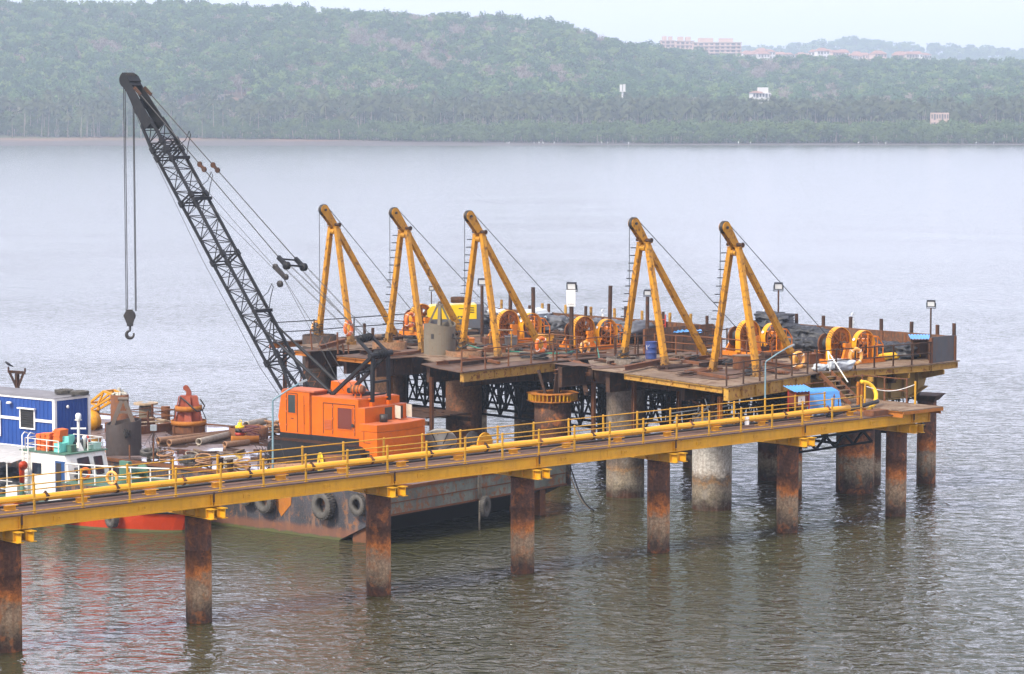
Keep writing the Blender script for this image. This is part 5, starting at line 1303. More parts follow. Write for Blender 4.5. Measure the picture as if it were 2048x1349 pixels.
# red switch cabinet and blue corrugated lean-to on the far side of the walkway
p = WL_(1597, 832, 1.35)
t = WF.thing('switch_cabinet', 'red switch cabinet with a white notice and a little blue roof on the walkway', 'cabinet', p.x, 1.35, ZD - .1, -.25)
for a, b in ((-.38, -.3), (.38, -.3), (-.38, .3), (.38, .3)):
    m = MB(); m.bar((a, b, 0), (a, b, 1.35), .05, .05); m.build('leg', M_RED, t)
m = MB(); m.box((-.36, -.27, .62), (.36, .27, 1.3)); m.bar((-.3, -.28, 0), (.3, -.28, .6), .03, .03); m.build('body', m_paint('cabinet_red', (.17, .032, .02), .3, 2.0, .6), t)
m = MB(); m.box((-.22, -.295, .72), (.16, -.275, 1.12)); nt = m.build('notice', M_WHITE, t)
m = MB(); m.box((-.06, -.301, .9), (-.03, -.297, .98)); m.build('lettering', M_INK, nt)
m = MB(); m.grid(lambda a, b: (-.58 + 1.16 * a, -.55 + 1.0 * b, 1.34 + .20 * b + .025 * math.sin(a * 40)), 40, 2); m.build('roof', M_BSHEET, t)
p = WL_(1648, 838, 1.3)
t = WF.thing('sheet_shelter', 'slanting blue corrugated sheet shelter leaning beside the end of the walkway', 'shelter', p.x, 1.3, ZD, -.30)
def csheet(x0, x1, y0, z0, y1, z1, n):
    m = MB(); m.grid(lambda a, b: (x0 + (x1 - x0) * a + .05 * b, y0 + (y1 - y0) * b + .0, z0 + (z1 - z0) * b + .05 * math.sin(b * n)), 2, 90); return m
csheet(-.95, .95, -.12, .02, .28, 1.0, 34).build('wall_sheet', M_BSHEET, t)
csheet(-.95, .95, .30, 1.03, .9, 1.12, 20).build('roof_sheet', M_BSHEET, t)
m = MB(); m.bar((-.9, .0, 0), (-.9, .3, 1.0), .05, .05); m.bar((.9, .05, 0), (.9, .33, 1.0), .05, .05); m.bar((-.95, .32, .99), (.98, .35, .99), .05, .05); m.build('frame', M_RUSTY, t)
for k, px in enumerate((1667, 1676, 1688)):
    p = WL_(px, 846, .7); m = MB(); m.tube((0, 0, 0), (.02, 0, 1.0 - .25 * k), .025, 6); m.torus((0.02, 0, .9 - .25 * k), (0, 0, 1), .04, .02, 10, 5)
    o = m.build('signal_stake', M_RUSTY, None, label='thin rusty stake in front of the blue sheet shelter', cat='stake', group='stakes at the blue shelter'); o.location = WF.W(p.x, .7, ZD)
lx2, ly2, _ = WF.L(1570, 846, ZD)
lamp_post(WF, lx2 - .2, 1.2, ZD - .05, 2.75, 'slim pale lamp post on the walkway beside the red cabinet', M_LAMPB)
# white paper tag hanging on the pipe
p = WL_(1496, 850, -.1); m = MB(); m.grid(lambda a, b: (-.13 + .26 * a, .03 * math.sin(a * 5), -.38 * b), 4, 4); o = m.build('cloth_rag', M_WHITE, None, label='white rag hanging on the yellow pipe near the pale concrete pile', cat='rag'); o.location = WF.W(p.x, -.02, ZD + .5); o.rotation_euler = (0, 0, WF.a)
# heap of pale rods piled beside the concrete pile
rr_ = random.Random(8)
for k in range(14):
    p = WL_(1490 + rr_.gauss(0, 22), 826 + rr_.gauss(0, 5), 2.2); m = MB(); d = Vector((rr_.gauss(0, .5), rr_.gauss(0, .3), rr_.gauss(0, .3)))
    m.tube(-d, d, .03, 6); o = m.build('steel_rod', M_LENS if k % 2 else M_RUSTY, None, label='loose rod in the tangle on top of the pale concrete pile', cat='rod', group='rods on the pale concrete pile'); o.location = PF.W(rr_.gauss(0, .35), rr_.gauss(0, .35), 4.72 + .05 * (k % 5)); o.rotation_euler = (0, 0, 0)
# ------------------------------------------------------------------ barge
ZB = 2.55
def m_hull(name, base, rust_amt, band=True, alt=None):
    t = NT(name); v = t.coords(jitter=False)
    geo = t.n('ShaderNodeNewGeometry'); sp = t.n('ShaderNodeSeparateXYZ'); t.l(geo.outputs['Position'], sp.inputs[0])
    c = t.mix(t.ramp(t.noise(v, .8, 6, .65), [(.35, 0), (.65, 1)]), tuple(x * .6 for x in base), tuple(x * 1.5 for x in base))
    sc = t.noise(t.coords((1.2, 1.2, .3), False), 2.2, 7, .72)
    c = t.mix(t.ramp(sc, [(.52, 0), (.60, 1)]), c, (0.16, 0.085, 0.05))
    n = t.noise(v, 1.7, 8, .75, .3)
    c = t.mix(t.ramp(n, [(.62 - rust_amt * .25, 0), (.68 - rust_amt * .25, 1)]), c, t.mix(t.noise(v, 7, 4), (0.10, 0.042, 0.02), (0.30, 0.115, 0.03)))
    c = t.mix(t.math('MULTIPLY', t.ramp(t.noise(v, 14, 4, .8), [(.5, 0), (.7, 1)]), .4), c, (0.20, 0.17, 0.14))
    if band:
        z = t.math('ADD', sp.outputs['Z'], t.math('MULTIPLY', t.math('SUBTRACT', t.noise(v, 1.2, 4), .5), .3))
        c = t.mix(t.ramp(z, [(.0, 1), (.08, 1), (.16, 0)]), c, (0.07, 0.075, 0.018))
        c = t.mix(t.math('MULTIPLY', t.ramp(z, [(.10, 0), (.17, 1), (.42, .9), (.62, 0)]), .75), c, (0.17, 0.065, 0.03))
    t.col(c); t.rough(.6); t.bump(n, .35, .03); return t.mat
M_HULLB = m_hull('black_hull', (0.030, 0.030, 0.036), .22)
M_HULLG = m_hull('greenish_hull_end', (0.125, 0.14, 0.11), .42, False)
def m_wetdeck():
    t = NT('wet_steel_deck'); v = t.coords(jitter=False)
    c = t.mix(t.ramp(t.noise(v, .6, 6, .65), [(.3, 0), (.7, 1)]), (0.085, 0.052, 0.043), (0.20, 0.15, 0.135))
    c = t.mix(t.ramp(t.noise(v, 2.1, 7, .7), [(.52, 0), (.64, 1)]), c, (0.075, 0.036, 0.022))
    wet = t.ramp(t.noise(t.coords((.5, .28, 1), False), .75, 5, .6, .6), [(.47, 0), (.53, 1)])
    t.col(t.mix(wet, c, (0.045, 0.032, 0.028))); t.rough(t.ramp(wet, [(0, .55), (1, .05)]))
    b = t.noise(v, 3, 5); t.bump(t.math('MULTIPLY', b, t.ramp(wet, [(0, 1), (1, 0.03)])), .25, .03); return t.mat
M_WET = m_wetdeck()
bg_ = BF.thing('barge', 'flat rusty deck barge with black side and greenish raked end carrying the crane', 'barge')
BW, BL_ = 13.2, 46.0
prof = [(0.0, ZB), (0.0, 1.38), (2.9, 0.0), (6.0, -1.4), (BL_, -1.4), (BL_, ZB)]
m = MB(); n = len(prof)
vs = [(0, y, z) for y, z in prof] + [(BW, y, z) for y, z in prof]
m.mi = 0; m._add(vs, [tuple(range(n)), tuple(range(2 * n - 1, n - 1, -1))])
m.mi = 1; m._add(vs, [(0, n, n + 1, 1)])
m.mi = 2; m._add(vs, [(1, n + 1, n + 2, 2), (2, n + 2, n + 3, 3), (3, n + 3, n + 4, 4), (4, n + 4, n + 5, 5)])
m.build('hull', [M_HULLB, M_HULLG, M_DARK], bg_)
m = MB(); m.box((.02, .02, ZB), (BW - .02, BL_, ZB + .01)); m.build('deck', M_WET, bg_)
m = MB(); m.box((-.07, -.07, ZB - .12), (0, BL_, ZB + .05)); m.box((0.0, -.07, ZB - .10), (BW, 0.0, ZB + .05)); m.box((-.05, -.05, 1.34), (BW, 0, 1.42)); m.box((-.05, -.05, 1.9), (BW, -.0, 1.94)); m.box((BW, -.07, ZB - .1), (BW + .07, BL_, ZB + .06)); m.build('rubbing_strake', M_RUSTY, bg_)
for x in (.15, 11.6):
    m = MB(); m.hexa([(x, .35, -1.2), (x + .45, .35, -1.2), (x + .45, 2.2, -1.2), (x, 2.2, -1.2), (x, .35, 1.25), (x + .45, .35, 1.25), (x + .45, 2.2, .5), (x, 2.2, .5)]); m.build('skeg', M_RUSTY, bg_)
m = MB(); p = BF.onx(566, 1010, -.012); m.plate([(-.012, p.y - .55, p.z + .55), (-.012, p.y - .5, p.z + .05), (-.012, p.y + .1, p.z - .55), (-.012, p.y + .6, p.z + .2), (-.012, p.y + .5, p.z + .6)], (-1, 0, 0), .012); m.build('welded_patch', M_RUSTO, bg_)
# tyre fenders
M_TYRE = m_flat('worn_tyre', (0.075, 0.068, 0.058), .85, .4, 3, 0, .5)
def tyre_mesh():
    m = MB(); prof = [(.33, -.15), (.36, -.17), (.52, -.19), (.60, -.15), (.62, -.08), (.62, .08), (.60, .15), (.52, .19), (.36, .17), (.33, .15)]
    m.lathe((0, 0, 0), (1, 0, 0), prof, 44, close=True, smooth=True)
    for k in range(30):
        a = 2 * PI * k / 30
        for s_ in (-1, 1):
            c = Vector((s_ * .09, math.cos(a + s_ * .05) * .625, math.sin(a + s_ * .05) * .625)); m.obox(c, (.15, .06, .05), 0, ('X', a + PI / 2 + PI / 2))
    me = m.mesh('tyre'); me.materials.append(M_TYRE); return me
TY = tyre_mesh()
def tyre(F, loc, rz, k, label, sx=1.0, group='tyre fenders'):
    o = bpy.data.objects.new('tyre_fender', TY); COL.objects.link(o); o.location = F.W(*loc); o.rotation_euler = (rnd.uniform(0, 6), 0, 0) if False else (0, 0, F.a + rz); o.scale = (k * sx, k, k)
    tag(o, label, 'tyre', group); return o
for px, py, k, lab in ((646, 1011, 1.02, 'big ribbed tyre fender on the black barge side'), (530, 1000, .95, 'tyre fender half hidden by the walkway girder, beside the orange patch'), (716, 1010, .78, 'smaller tyre fender behind the walkway pile at the barge corner'), (492, 992, .7, 'tyre fender mostly hidden by the walkway, left end of the fender row')):
    p = BF.onx(px, py, -.26); tyre(BF, p, -.12, k, lab)
p = BF.ony(970, 1013, -.24); tyre(BF, p, PI / 2 + .3, .76, 'worn tyre fender hanging on a rope from the greenish barge end', .9)
M_ROPEN = m_flat('old_rope', (0.20, 0.165, 0.12), .9, .3, 6)
m = MB()
for q in (-.06, .06, .15): m.path([(p.x - .2 + q, -.05, ZB + .1), (p.x - .3 + q, -.12, ZB - .5), (p.x - .35 + q * .5, -.2, p.z + .35)], .022, 5)
m.path([(p.x - .36, -.22, p.z + .3), (p.x - .42, -.25, p.z - .3), (p.x - .40, -.22, p.z - 1.1)], .045, 6); m.path([(p.x - .5, -.1, ZB + .06), (p.x - .1, .3, ZB + .12), (p.x + .8, .5, ZB + .06), (p.x + .4, .1, ZB + .1)], .04, 5)
o = m.build('fender_rope', M_ROPEN, None, label='old rope holding the tyre on the greenish barge end', cat='rope'); o.location = BF.W(0, 0, 0); o.rotation_euler = (0, 0, BF.a)
for k in (0, 1):
    a = BF.ony(1140, 945, 0); b = BF.L(1188 - 3 * k, 1021, 0.0); m = MB(); pts = []
    for q in range(11):
        f = q / 10; pts.append((a.x + (b[0] - a.x) * f + .0, (b[1]) * f, (ZB - .3 - .5 * k) * (1 - f) - (.9 - .3 * k) * math.sin(PI * f) * .55))
    m.path(pts, .035, 6); o = m.build('mooring_rope', M_BLACK if k == 0 else M_ROPEN, None, label=('dark' if k == 0 else 'pale') + ' mooring rope slanting from the barge corner into the water', cat='rope'); o.location = BF.W(0, 0, 0); o.rotation_euler = (0, 0, BF.a)

# ------------------------------------------------------------------ crawler crane
M_CRO = m_paint('crane_orange', (0.60, 0.118, 0.001), 0.05, 1.3, 0.38, rust=(0.25, 0.05, 0.015), rust2=(0.5, 0.1, 0.02), var=0.16, streak=0.22, dirt=(0.22, 0.05, 0.012), dirt_amt=0.42)
M_CRT = m_paint('crane_roof_orange', (0.52, 0.13, 0.045), 0.15, 1.6, 0.6, dirt=(0.26, 0.13, 0.09), dirt_amt=.6)
M_CRB = m_paint('crane_black', (0.011, 0.012, 0.014), 0.10, 2.0, 0.55, rust=(0.03, 0.02, 0.016), rust2=(0.05, 0.035, 0.025), streak=0.2, dirt=(0.035, 0.03, 0.028), dirt_amt=.4)
M_CRB.node_tree.nodes['Principled BSDF'].inputs['Specular IOR Level'].default_value = .25
M_CGL = m_glass('cab_glass', (0.035, 0.045, 0.045), .12)
M_RGL = m_glass('brown_pane', (0.13, 0.028, 0.016), .2)
M_SHEET = m_flat('beige_door', (0.55, 0.50, 0.40), .6, .15)
hx, hy, _ = BF.L(717, 879, 3.85)
cr = BF.thing('crawler_crane', 'orange crawler crane with a black lattice boom standing on the barge', 'crane', hx, hy, 0)
def CL(v): return Vector((v[0] - hx, v[1] - hy, v[2]))      # barge coordinates -> crane coordinates
def on(px, py, x): return CL(BF.onx(px, py, x + hx))
B0, T0 = 3.85, 5.72
m = MB(); m.box((.0, 0, B0), (3.0, 3.02, T0 - .02)); m.box((-.03, 3.02, B0), (-.0, 3.04, T0 - .04)); m.build('engine_house', M_CRO, cr)
m = MB(); m.box((.03, .10, T0 - .02), (2.95, 3.0, T0 + .02)); m.build('house_roof', M_CRT, cr)
m = MB(); m.box((-.02, -.42, B0 + .05), (3.02, -.004, T0 - .40)); m.build('rear_housing', M_CRO, cr)
m = MB(); m.box((-.02, -.44, T0 - .40), (3.04, -.0, T0 - .37)); m.build('rear_ledge', M_CRT, cr)
# cab, with its slanted nose
m = MB(); P = [(3.06, B0), (4.95, B0), (5.10, B0 + .75), (4.86, T0 + .16), (3.06, T0 + .16)]
m.plate([(-.06, y, z) for y, z in P], (1, 0, 0), 1.25); cb = m.build('cab', M_CRO, cr)
m = MB(); P2 = [(2.75, T0 + .17), (4.80, T0 + .17), (4.76, T0 + .24), (2.75, T0 + .24)]; m.plate([(-.09, y, z) for y, z in P2], (1, 0, 0), 1.3); m.build('cab_roof', M_CRT, cr)
def panel(px0, py0, px1, py1, name, mat, par, x=-.06, t_=.02):
    a = on(px0, py0, x); b = on(px1, py1, x); m = MB(); m.box((x - t_, min(a.y, b.y), min(a.z, b.z)), (x - .001, max(a.y, b.y), max(a.z, b.z))); return m.build(name, mat, par)
def framed(y0, y1, z0, z1, x, mat, par, name='window', fr=.04):
    m = MB(); m.box((x - .022, y0, z0), (x - .002, y1, z1)); w_ = m.build(name, mat, par)
    m = MB(); 
    for a in ((y0 - fr, z0 - fr, y1 + fr, z0), (y0 - fr, z1, y1 + fr, z1 + fr), (y0 - fr, z0, y0, z1), (y1, z0, y1 + fr, z1)): m.box((x - .035, a[0], a[1]), (x - .002, a[2], a[3]))
    m.build('frame', M_CRO, w_); return w_
framed(3.95, 4.42, B0 + .98, T0 - .02, -.06, M_CGL, cb)
m = MB()
for y in (3.83, 4.55): m.box((-.082, y - .012, B0 + .06), (-.061, y + .012, T0 + .06))
m.box((-.082, 3.83, T0 + .045), (-.061, 4.55, T0 + .07)); m.box((-.075, 3.4, B0 + .08), (-.061, 3.415, T0)); m.box((-.1, 4.1, B0 + .7), (-.061, 4.25, B0 + .73)); m.build('door_seam', M_DARK, cb)
m = MB(); m.plate([(.15, 4.93 + .06, B0 + 1.0), (1.1, 4.99, B0 + 1.0), (1.1, 4.93, T0 - .05), (.15, 4.93, T0 - .05)], (0, 1, .13), .02); m.build('windscreen', M_CGL, cb)
framed(.38, 1.28, B0 + .42, B0 + 1.42, .0, M_RGL, cr)
m = MB()
for y in (.22, 1.62, 2.22): m.box((-.02, y - .013, B0 + .12), (-.001, y + .013, T0 - .28))
m.box((-.02, .22, T0 - .29), (-.001, 2.22, T0 - .262)); m.box((-.02, 2.98, B0), (-.001, 3.0, T0)); m.disc((-.04, .34, B0 + .62), (1, 0, 0), .09, .03, 14); m.build('door_seam', M_DARK, cr)
# counterweight in two slabs with a bowed back
for z0, z1, g, nm in ((3.05, 4.28, 0, 'counterweight'), (4.30, 4.62, .01, 'counterweight_top')):
    poly = [(-.30 - g, -.30), (-.30 - g, -1.42)] + [(-.3 + 3.5 * k / 10, -1.42 - .24 * math.sin(PI * k / 10)) for k in range(1, 10)] + [(3.2 + g, -1.42), (3.2 + g, -.30)]
    m = MB(); m.prism(poly, z0, z1); m.build(nm, M_CRO, cr)
m = MB(); m.prism([(-.28, -.32), (-.28, -1.4)] + [(-.28 + 3.46 * k / 10, -1.40 - .24 * math.sin(PI * k / 10)) for k in range(1, 10)] + [(3.18, -1.40), (3.18, -.32)], 4.62, 4.635); m.build('counterweight_lid', M_CRT, cr)
m = MB(); m.box((-.325, -.95, 3.1), (-.302, -.7, 3.4)); m.box((-.32, -.62, 3.75), (-.302, -.60, 4.28)); m.box((-.32, -1.0, 3.75), (-.302, -.6, 3.77)); m.build('slot', M_DARK, cr)
m = MB(); m.lathe((.95, -.75, 4.64), (0, 0, 1), [(.01, 0), (.19, 0), (.19, .36), (.17, .36), (.16, .05)], 20); m.build('tin', M_DARK, cr)
# rear openings with swung-open beige doors
m = MB(); m.box((1.42, -.43, 4.66), (1.95, -.425, T0 - .46)); m.box((2.2, -.43, 4.66), (2.75, -.425, T0 - .46)); m.build('rear_opening', M_DARK, cr)
for x in (1.95, 2.78):
    m = MB(); m.obox((x + .1, -.70, 5.02), (.03, .52, .60), -.35); m.build('rear_door', M_SHEET, cr)
# roof gear
m = MB(); m.hexa([(1.5, 1.45, T0 + .02), (2.6, 1.45, T0 + .02), (2.6, 3.1, T0 + .02), (1.5, 3.1, T0 + .02), (1.5, 2.3, T0 + .55), (2.6, 2.3, T0 + .55), (2.6, 3.05, T0 + .6), (1.5, 3.05, T0 + .6)]); m.build('hoist_cover', M_CRO, cr)
m = MB(); m.lathe((.55, .5, T0 + .42), (.25, -1, 0), [(.02, -.34), (.2, -.34), (.2, .3), (.17, .34), (.02, .34)], 18); mu = m.build('muffler', M_RUSTY, cr)
m = MB()
for q in (-.2, 0, .16): m.ring(Vector((.55, .5, T0 + .42)) + Vector((.25, -1, 0)).normalized() * q, (.25, -1, 0), .195, .215, .05, 18)
m.bar((.5, .62, T0 + .02), (.5, .62, T0 + .28), .06, .06); m.bar((.6, .35, T0 + .02), (.6, .35, T0 + .28), .06, .06); m.build('band', M_CRO, mu)
m = MB(); m.tube((.8, 1.3, T0 + .3), (1.6, 1.3, T0 + .3), .14, 12); m.tube((1.3, .3, T0 + .1), (2.2, .2, T0 + .12), .05, 8); m.box((1.2, .8, T0 + .02), (1.9, 1.4, T0 + .2)); m.build('roof_machinery', M_CRB, cr)
# turntable, car body and crawlers
m = MB(); m.box((-.08, -.1, B0 - .28), (3.05, 4.98, B0)); m.build('deck_frame', M_CRB, cr)
m = MB(); m.lathe((1.5, 2.2, 3.2), (0, 0, 1), [(.1, 0), (1.15, 0), (1.15, .2), (1.0, .22), (1.0, .38), (.1, .38)], 30); m.box((.3, .9, 2.85), (2.7, 3.5, 3.2)); m.build('car_body', M_CRB, cr)
for x in (-.75, 2.6):
    m = MB(); P = []
    for q in range(9): a = PI / 2 + PI * q / 8; P.append((-.35 + .45 * math.cos(a), 3.12 + .45 * math.sin(a)))
    for q in range(9): a = -PI / 2 + PI * q / 8; P.append((4.75 + .45 * math.cos(a), 3.12 + .45 * math.sin(a)))
    m.plate([(x, y, z) for y, z in P], (1, 0, 0), .85); trk = m.build('crawler', M_CRB, cr)
    m = MB()
    for k in range(30): m.box((x - .03, -.3 + k * .17, 3.56), (x + .88, -.2 + k * .17, 3.605))
    m.build('track_shoes', M_RUSTD, trk)
m = MB()
for k in range(9): m.obox((1.45, -1.2 + .82 * k, ZB + .07), (5.6, .74, .12), 0)
o = m.build('timber_mats', M_RUSTD, None, label='dark timber mats under the crawler crane', cat='mats'); o.location = BF.W(hx, hy, 0); o.rotation_euler = (0, 0, BF.a)
# boom
bf = Vector((1.5, 4.6, 4.75)); bt = on(258, 158, 1.5); bd = (bt - bf); BLN = bd.length; bd.normalize(); bn = Vector((1, 0, 0)).cross(bd).normalized()
if bn.z < 0: bn = -bn
def bsec(s):
    d = .86 * min(1, .16 + s / 3.0) * (1 if s < BLN - 4.2 else max(.52, 1 - (s - BLN + 4.2) / 7.5)); w_ = 1.04 if s < BLN - 4.2 else 1.04 - .32 * (s - BLN + 4.2) / 4.2
    if s < 3: w_ = 1.4 - .36 * s / 3
    return w_, d
def bp(s, sx, sn):
    w_, d = bsec(s); return bf + bd * s + Vector((sx * w_ / 2, 0, 0)) + bn * (sn * d / 2)
S0, S1 = .1, BLN - 3.0
st_ = [S0] + [3.0 + (S1 - 3.0) * k / 14 for k in range(15)]
for sx in (-1, 1):
    for sn in (-1, 1):
        m = MB(); pts = [bp(s, sx, sn) for s in (S0, 1.5, 3.0, BLN - 4.2, S1 + .3)]
        for a, b in zip(pts, pts[1:]): m.bar(a, b, .115, .115, (1, 0, 0))
        m.build('boom_chord', M_CRB, cr)
m = MB(); m2 = MB(); stp = [S0 + .5, 1.3, 2.1] + [3.0 + (S1 - 3.0) * k / 19 for k in range(20)]
for k, (a, b) in enumerate(zip(stp, stp[1:])):
    for sx in (-1, 1):
        p0, p1 = (bp(a, sx, -1), bp(b, sx, 1)) if k % 2 else (bp(a, sx, 1), bp(b, sx, -1)); m.tube(p0, p1, .026, 6)
        m.tube(bp(b, sx, -1), bp(b, sx, 1), .022, 5)
    for sn in (-1, 1):
        p0, p1 = (bp(a, -1, sn), bp(b, 1, sn)) if k % 2 else (bp(a, 1, sn), bp(b, -1, sn)); m2.tube(p0, p1, .028, 6); m2.tube(bp(b, -1, sn), bp(b, 1, sn), .022, 5)
m.build('side_lacing', M_CRB, cr); m2.build('face_lacing', M_CRB, cr)
m = MB()
for s in (3.0, 9.0, 12.6, 15.4, BLN - 4.3):
    for q in (0, .18):
        for sn in (-1, 1): m.bar(bp(s + q, -1, sn), bp(s + q, 1, sn), .07, .07)
        for sx in (-1, 1): m.bar(bp(s + q, sx, -1), bp(s + q, sx, 1), .07, .07)
    for sx in (-1, 1):
        for sn in (-1, 1): c = bp(s + .1, sx, sn); m.bar(c - bd * .16, c + bd * .16, .2, .2, (1, 0, 0))
m.build('section_joint', M_CRB, cr)
for s in (5.6, 12.4, BLN - 5.3):
    m = MB(); m.path([bp(s, 1, 1), bp(s, 1, 1) + bn * .5 + bd * .45, bp(s, 1, 1) + bn * .95 + bd * .75, bp(s, 1, 1) + bn * .98 + bd * .95, bp(s, 1, 1) + bn * .5 + bd * .75, bp(s + .3, -1, 1)], .022, 5); m.obox(bp(s, 0, 1) + bn * .05, (1.2, .3, .16), 0); m.build('rope_guide', M_CRB, cr)
# plated boom head
m = MB()
for sx in (-1, 1):
    w_, d = bsec(BLN - 3.4); hw = .44
    a0 = bp(S1, sx, -1); a1 = bp(S1, sx, 1)
    e = bf + bd * BLN + Vector((sx * .36, 0, 0))
    pts = [a0, a1, e + bn * .22 - bd * .5, e + bn * .27 + bd * .05, e + bn * .1 + bd * .32, e - bn * .26 + bd * .22, e - bn * .36 - bd * .1, e - bn * .27 - bd * .6]
    m.plate(pts, (1, 0, 0), .05)
hd_ = m.build('boom_head', M_CRB, cr)
m = MB(); m.bar(bp(S1 + .2, -1, -1) + bd * .1, bp(S1 + .2, 1, -1) + bd * .1, .12, .3); m.bar(bf + bd * (BLN - 1.4) - Vector((.4, 0, 0)) - bn * .2, bf + bd * (BLN - 1.4) + Vector((.42, 0, 0)) - bn * .2, .5, .06, bn); m.bar(bf + bd * (BLN - .2) - Vector((.4, 0, 0)) + bn * .25, bf + bd * (BLN - .2) + Vector((.42, 0, 0)) + bn * .25, .35, .08, bn)
m.plate([bf + bd * (BLN - .6) + Vector((-.34, 0, 0)) + bn * .2, bf + bd * (BLN - .6) + Vector((.36, 0, 0)) + bn * .2, bf + bd * (BLN + .25) + Vector((.36, 0, 0)) + bn * .14, bf + bd * (BLN + .25) + Vector((-.34, 0, 0)) + bn * .14], bn, .04)
m.build('head_plate', M_CRB, hd_)
m = MB()
for q in (-.2, -.07, .07, .2): m.lathe(bf + bd * BLN + Vector((q, 0, 0)) - bn * .1, (1, 0, 0), [(.05, -.05), (.38, -.05), (.33, 0), (.38, .05), (.05, .05)], 24)
for q in (-.12, .12): m.lathe(bf + bd * (BLN - 1.75) + Vector((q, 0, 0)) - bn * .35, (1, 0, 0), [(.05, -.05), (.24, -.05), (.2, 0), (.24, .05), (.05, .05)], 20)
m.build('head_sheave', M_DARK, hd_)
# gantry
xn, xf = .85, 2.1
apn, apf = on(746, 712, xn), on(776, 706, xf)
legs = [(Vector((xn, 2.45, T0)), apn), (Vector((xf, 2.45, T0)), apf)]
for a, b in legs:
    m = MB(); m.bar(a, b, .17, .15); m.build('gantry_front_leg', M_CRB, cr)
for a in (apn, apf):
    m = MB(); m.bar(Vector((a.x, -.12, 4.7)), Vector((a.x, a.y, a.z)), .15, .15, (1, 0, 0)); m.build('gantry_rear_leg', M_CRB, cr)
    m = MB(); m.box((a.x - .1, -.22, 4.66), (a.x + .1, -.02, 5.55)); m.box((a.x - .16, -.12, T0 - .05), (a.x + .16, -.02, T0 + .02)); m.build('leg_shoe', M_CRO, cr)
m = MB(); m.tube(apn - Vector((.25, 0, 0)), apf + Vector((.25, 0, 0)), .13, 12); zc_ = (apn.z + T0) / 2 - .25
m.bar(Vector((xn, apn.y * .5 - .06, zc_)), Vector((xf, apf.y * .5 - .06, zc_)), .1, .1); m.bar(legs[0][0].lerp(apn, .55), legs[1][0].lerp(apf, .55), .1, .1); m.bar(legs[0][0].lerp(apn, .25), legs[1][0].lerp(apf, .8), .06, .06)
for q in (-.3, -.1, .1, .3): m.lathe((apn + apf) / 2 + Vector((q, 0, 0)), (1, 0, 0), [(.05, -.06), (.23, -.05), (.19, 0), (.23, .05), (.05, .06)], 20)
m.build('gantry_head', M_CRB, cr)
bln, blf = on(716, 680, xn), on(743, 673, xf)
m = MB(); m.bar(apn, bln, .16, .10); m.bar(apf, blf, .16, .10); m.tube(bln, blf, .10, 10)
for q in (.2, .4, .6, .8): m.lathe(bln.lerp(blf, q), blf - bln, [(.05, -.05), (.20, -.05), (.16, 0), (.20, .05), (.05, .05)], 18)
m.build('bail', M_CRB, cr)
# back stops
for x, pa, pb in ((1.0, (662, 786), (509, 643)), (2.1, (679, 770), (541, 640))):
    a = on(*pa, x); b = on(*pb, x); m = MB(); m.tube(a, a.lerp(b, .62), .085, 10); m.tube(a.lerp(b, .6), b, .055, 8); m.build('back_stop', M_CRB, cr)
# pendants, bridle and luffing ropes
brn, brf = on(560, 518, 1.05), on(594, 521, 1.95)
m = MB()
for br, sx in ((brn, -.36), (brf, .36)):
    top = bf + bd * (BLN - .9) + bn * .36 + Vector((sx, 0, 0)); tq = top.lerp(br, .47)
    m.tube(top, tq, .026, 6); m.tube(tq, br, .026, 6)
m.build('pendant', M_ROPE, cr)
m = MB()
for br, sx in ((brn, -.36), (brf, .36)):
    top = bf + bd * (BLN - .9) + bn * .36 + Vector((sx, 0, 0)); d = (br - top).normalized(); c = top.lerp(br, .47); m.bar(c - d * .25, c + d * .25, .12, .12); m.disc(c - d * .2, (1, 0, 0), .14, .1, 12); m.disc(c + d * .2, (1, 0, 0), .14, .1, 12)
    m.bar(top - d * .1, top + d * .5, .1, .14)
m.build('turnbuckle', M_RUSTD, cr)
m = MB(); d = (bln - brn).normalized()
for br in (brn, brf): m.bar(br - d * .15, br + d * .5, .16, .2); m.lathe(br + d * .55, (1, 0, 0), [(.04, -.09), (.2, -.09), (.15, 0), (.2, .09), (.04, .09)], 20)
m.tube(brn, brf, .045, 8); m.tube(brn + d * .5, brf + d * .5, .05, 8); m.build('bridle', M_CRB, cr)
m = MB()
for br, bl in ((brn, bln), (brf, blf)):
    for q in (-.12, -.04, .05, .12): m.tube(br + d * .55 + Vector((q, 0, .1 * (1 if q > 0 else -1.6))), bl.lerp(blf if bl is bln else bln, .3) + Vector((q, 0, .2 * (1 if q > 0 else -1))), .012, 5)
m.build('luffing_rope', M_ROPE, cr)
# auxiliary ropes and hanging block
blk = on(563, 550, 1.5)
m = MB()
for a, b in ((on(388, 352, 1.6), blk), (on(420, 410, 1.3), blk + Vector((0, 0, -.1))), (blk, Vector((1.3, 2.1, T0 + .2))), (blk, Vector((1.7, 1.8, T0 + .3)))): m.tube(a, b, .013, 5)
m.path([bf + bd * (BLN + .1) - bn * .45, on(300, 300, 1.4), on(345, 395, 1.4), on(405, 520, 1.4), on(470, 640, 1.4), on(520, 735, 1.4), on(565, 800, 1.4)], .014, 5)
m.path([bp(s, .5, 1.25) for s in (3, 8, 14, S1)], .014, 5)
m.build('hoist_rope', M_ROPE, cr)
m = MB(); m.bar(blk + Vector((0, .35, .35)), blk + Vector((0, -.2, -.1)), .14, .2); m.lathe(blk + Vector((0, -.28, -.1)), (1, 0, 0), [(.03, -.06), (.15, -.06), (.15, .06), (.03, .06)], 16); m.lathe(blk + Vector((0, .1, -.45)), (1, 0, 0), [(.03, -.06), (.17, -.06), (.17, .06), (.03, .06)], 16); m.lathe(blk + Vector((0, .4, .38)), (1, 0, 0), [(.03, -.06), (.15, -.06), (.15, .06), (.03, .06)], 16); m.build('rope_block', M_DARK, cr)
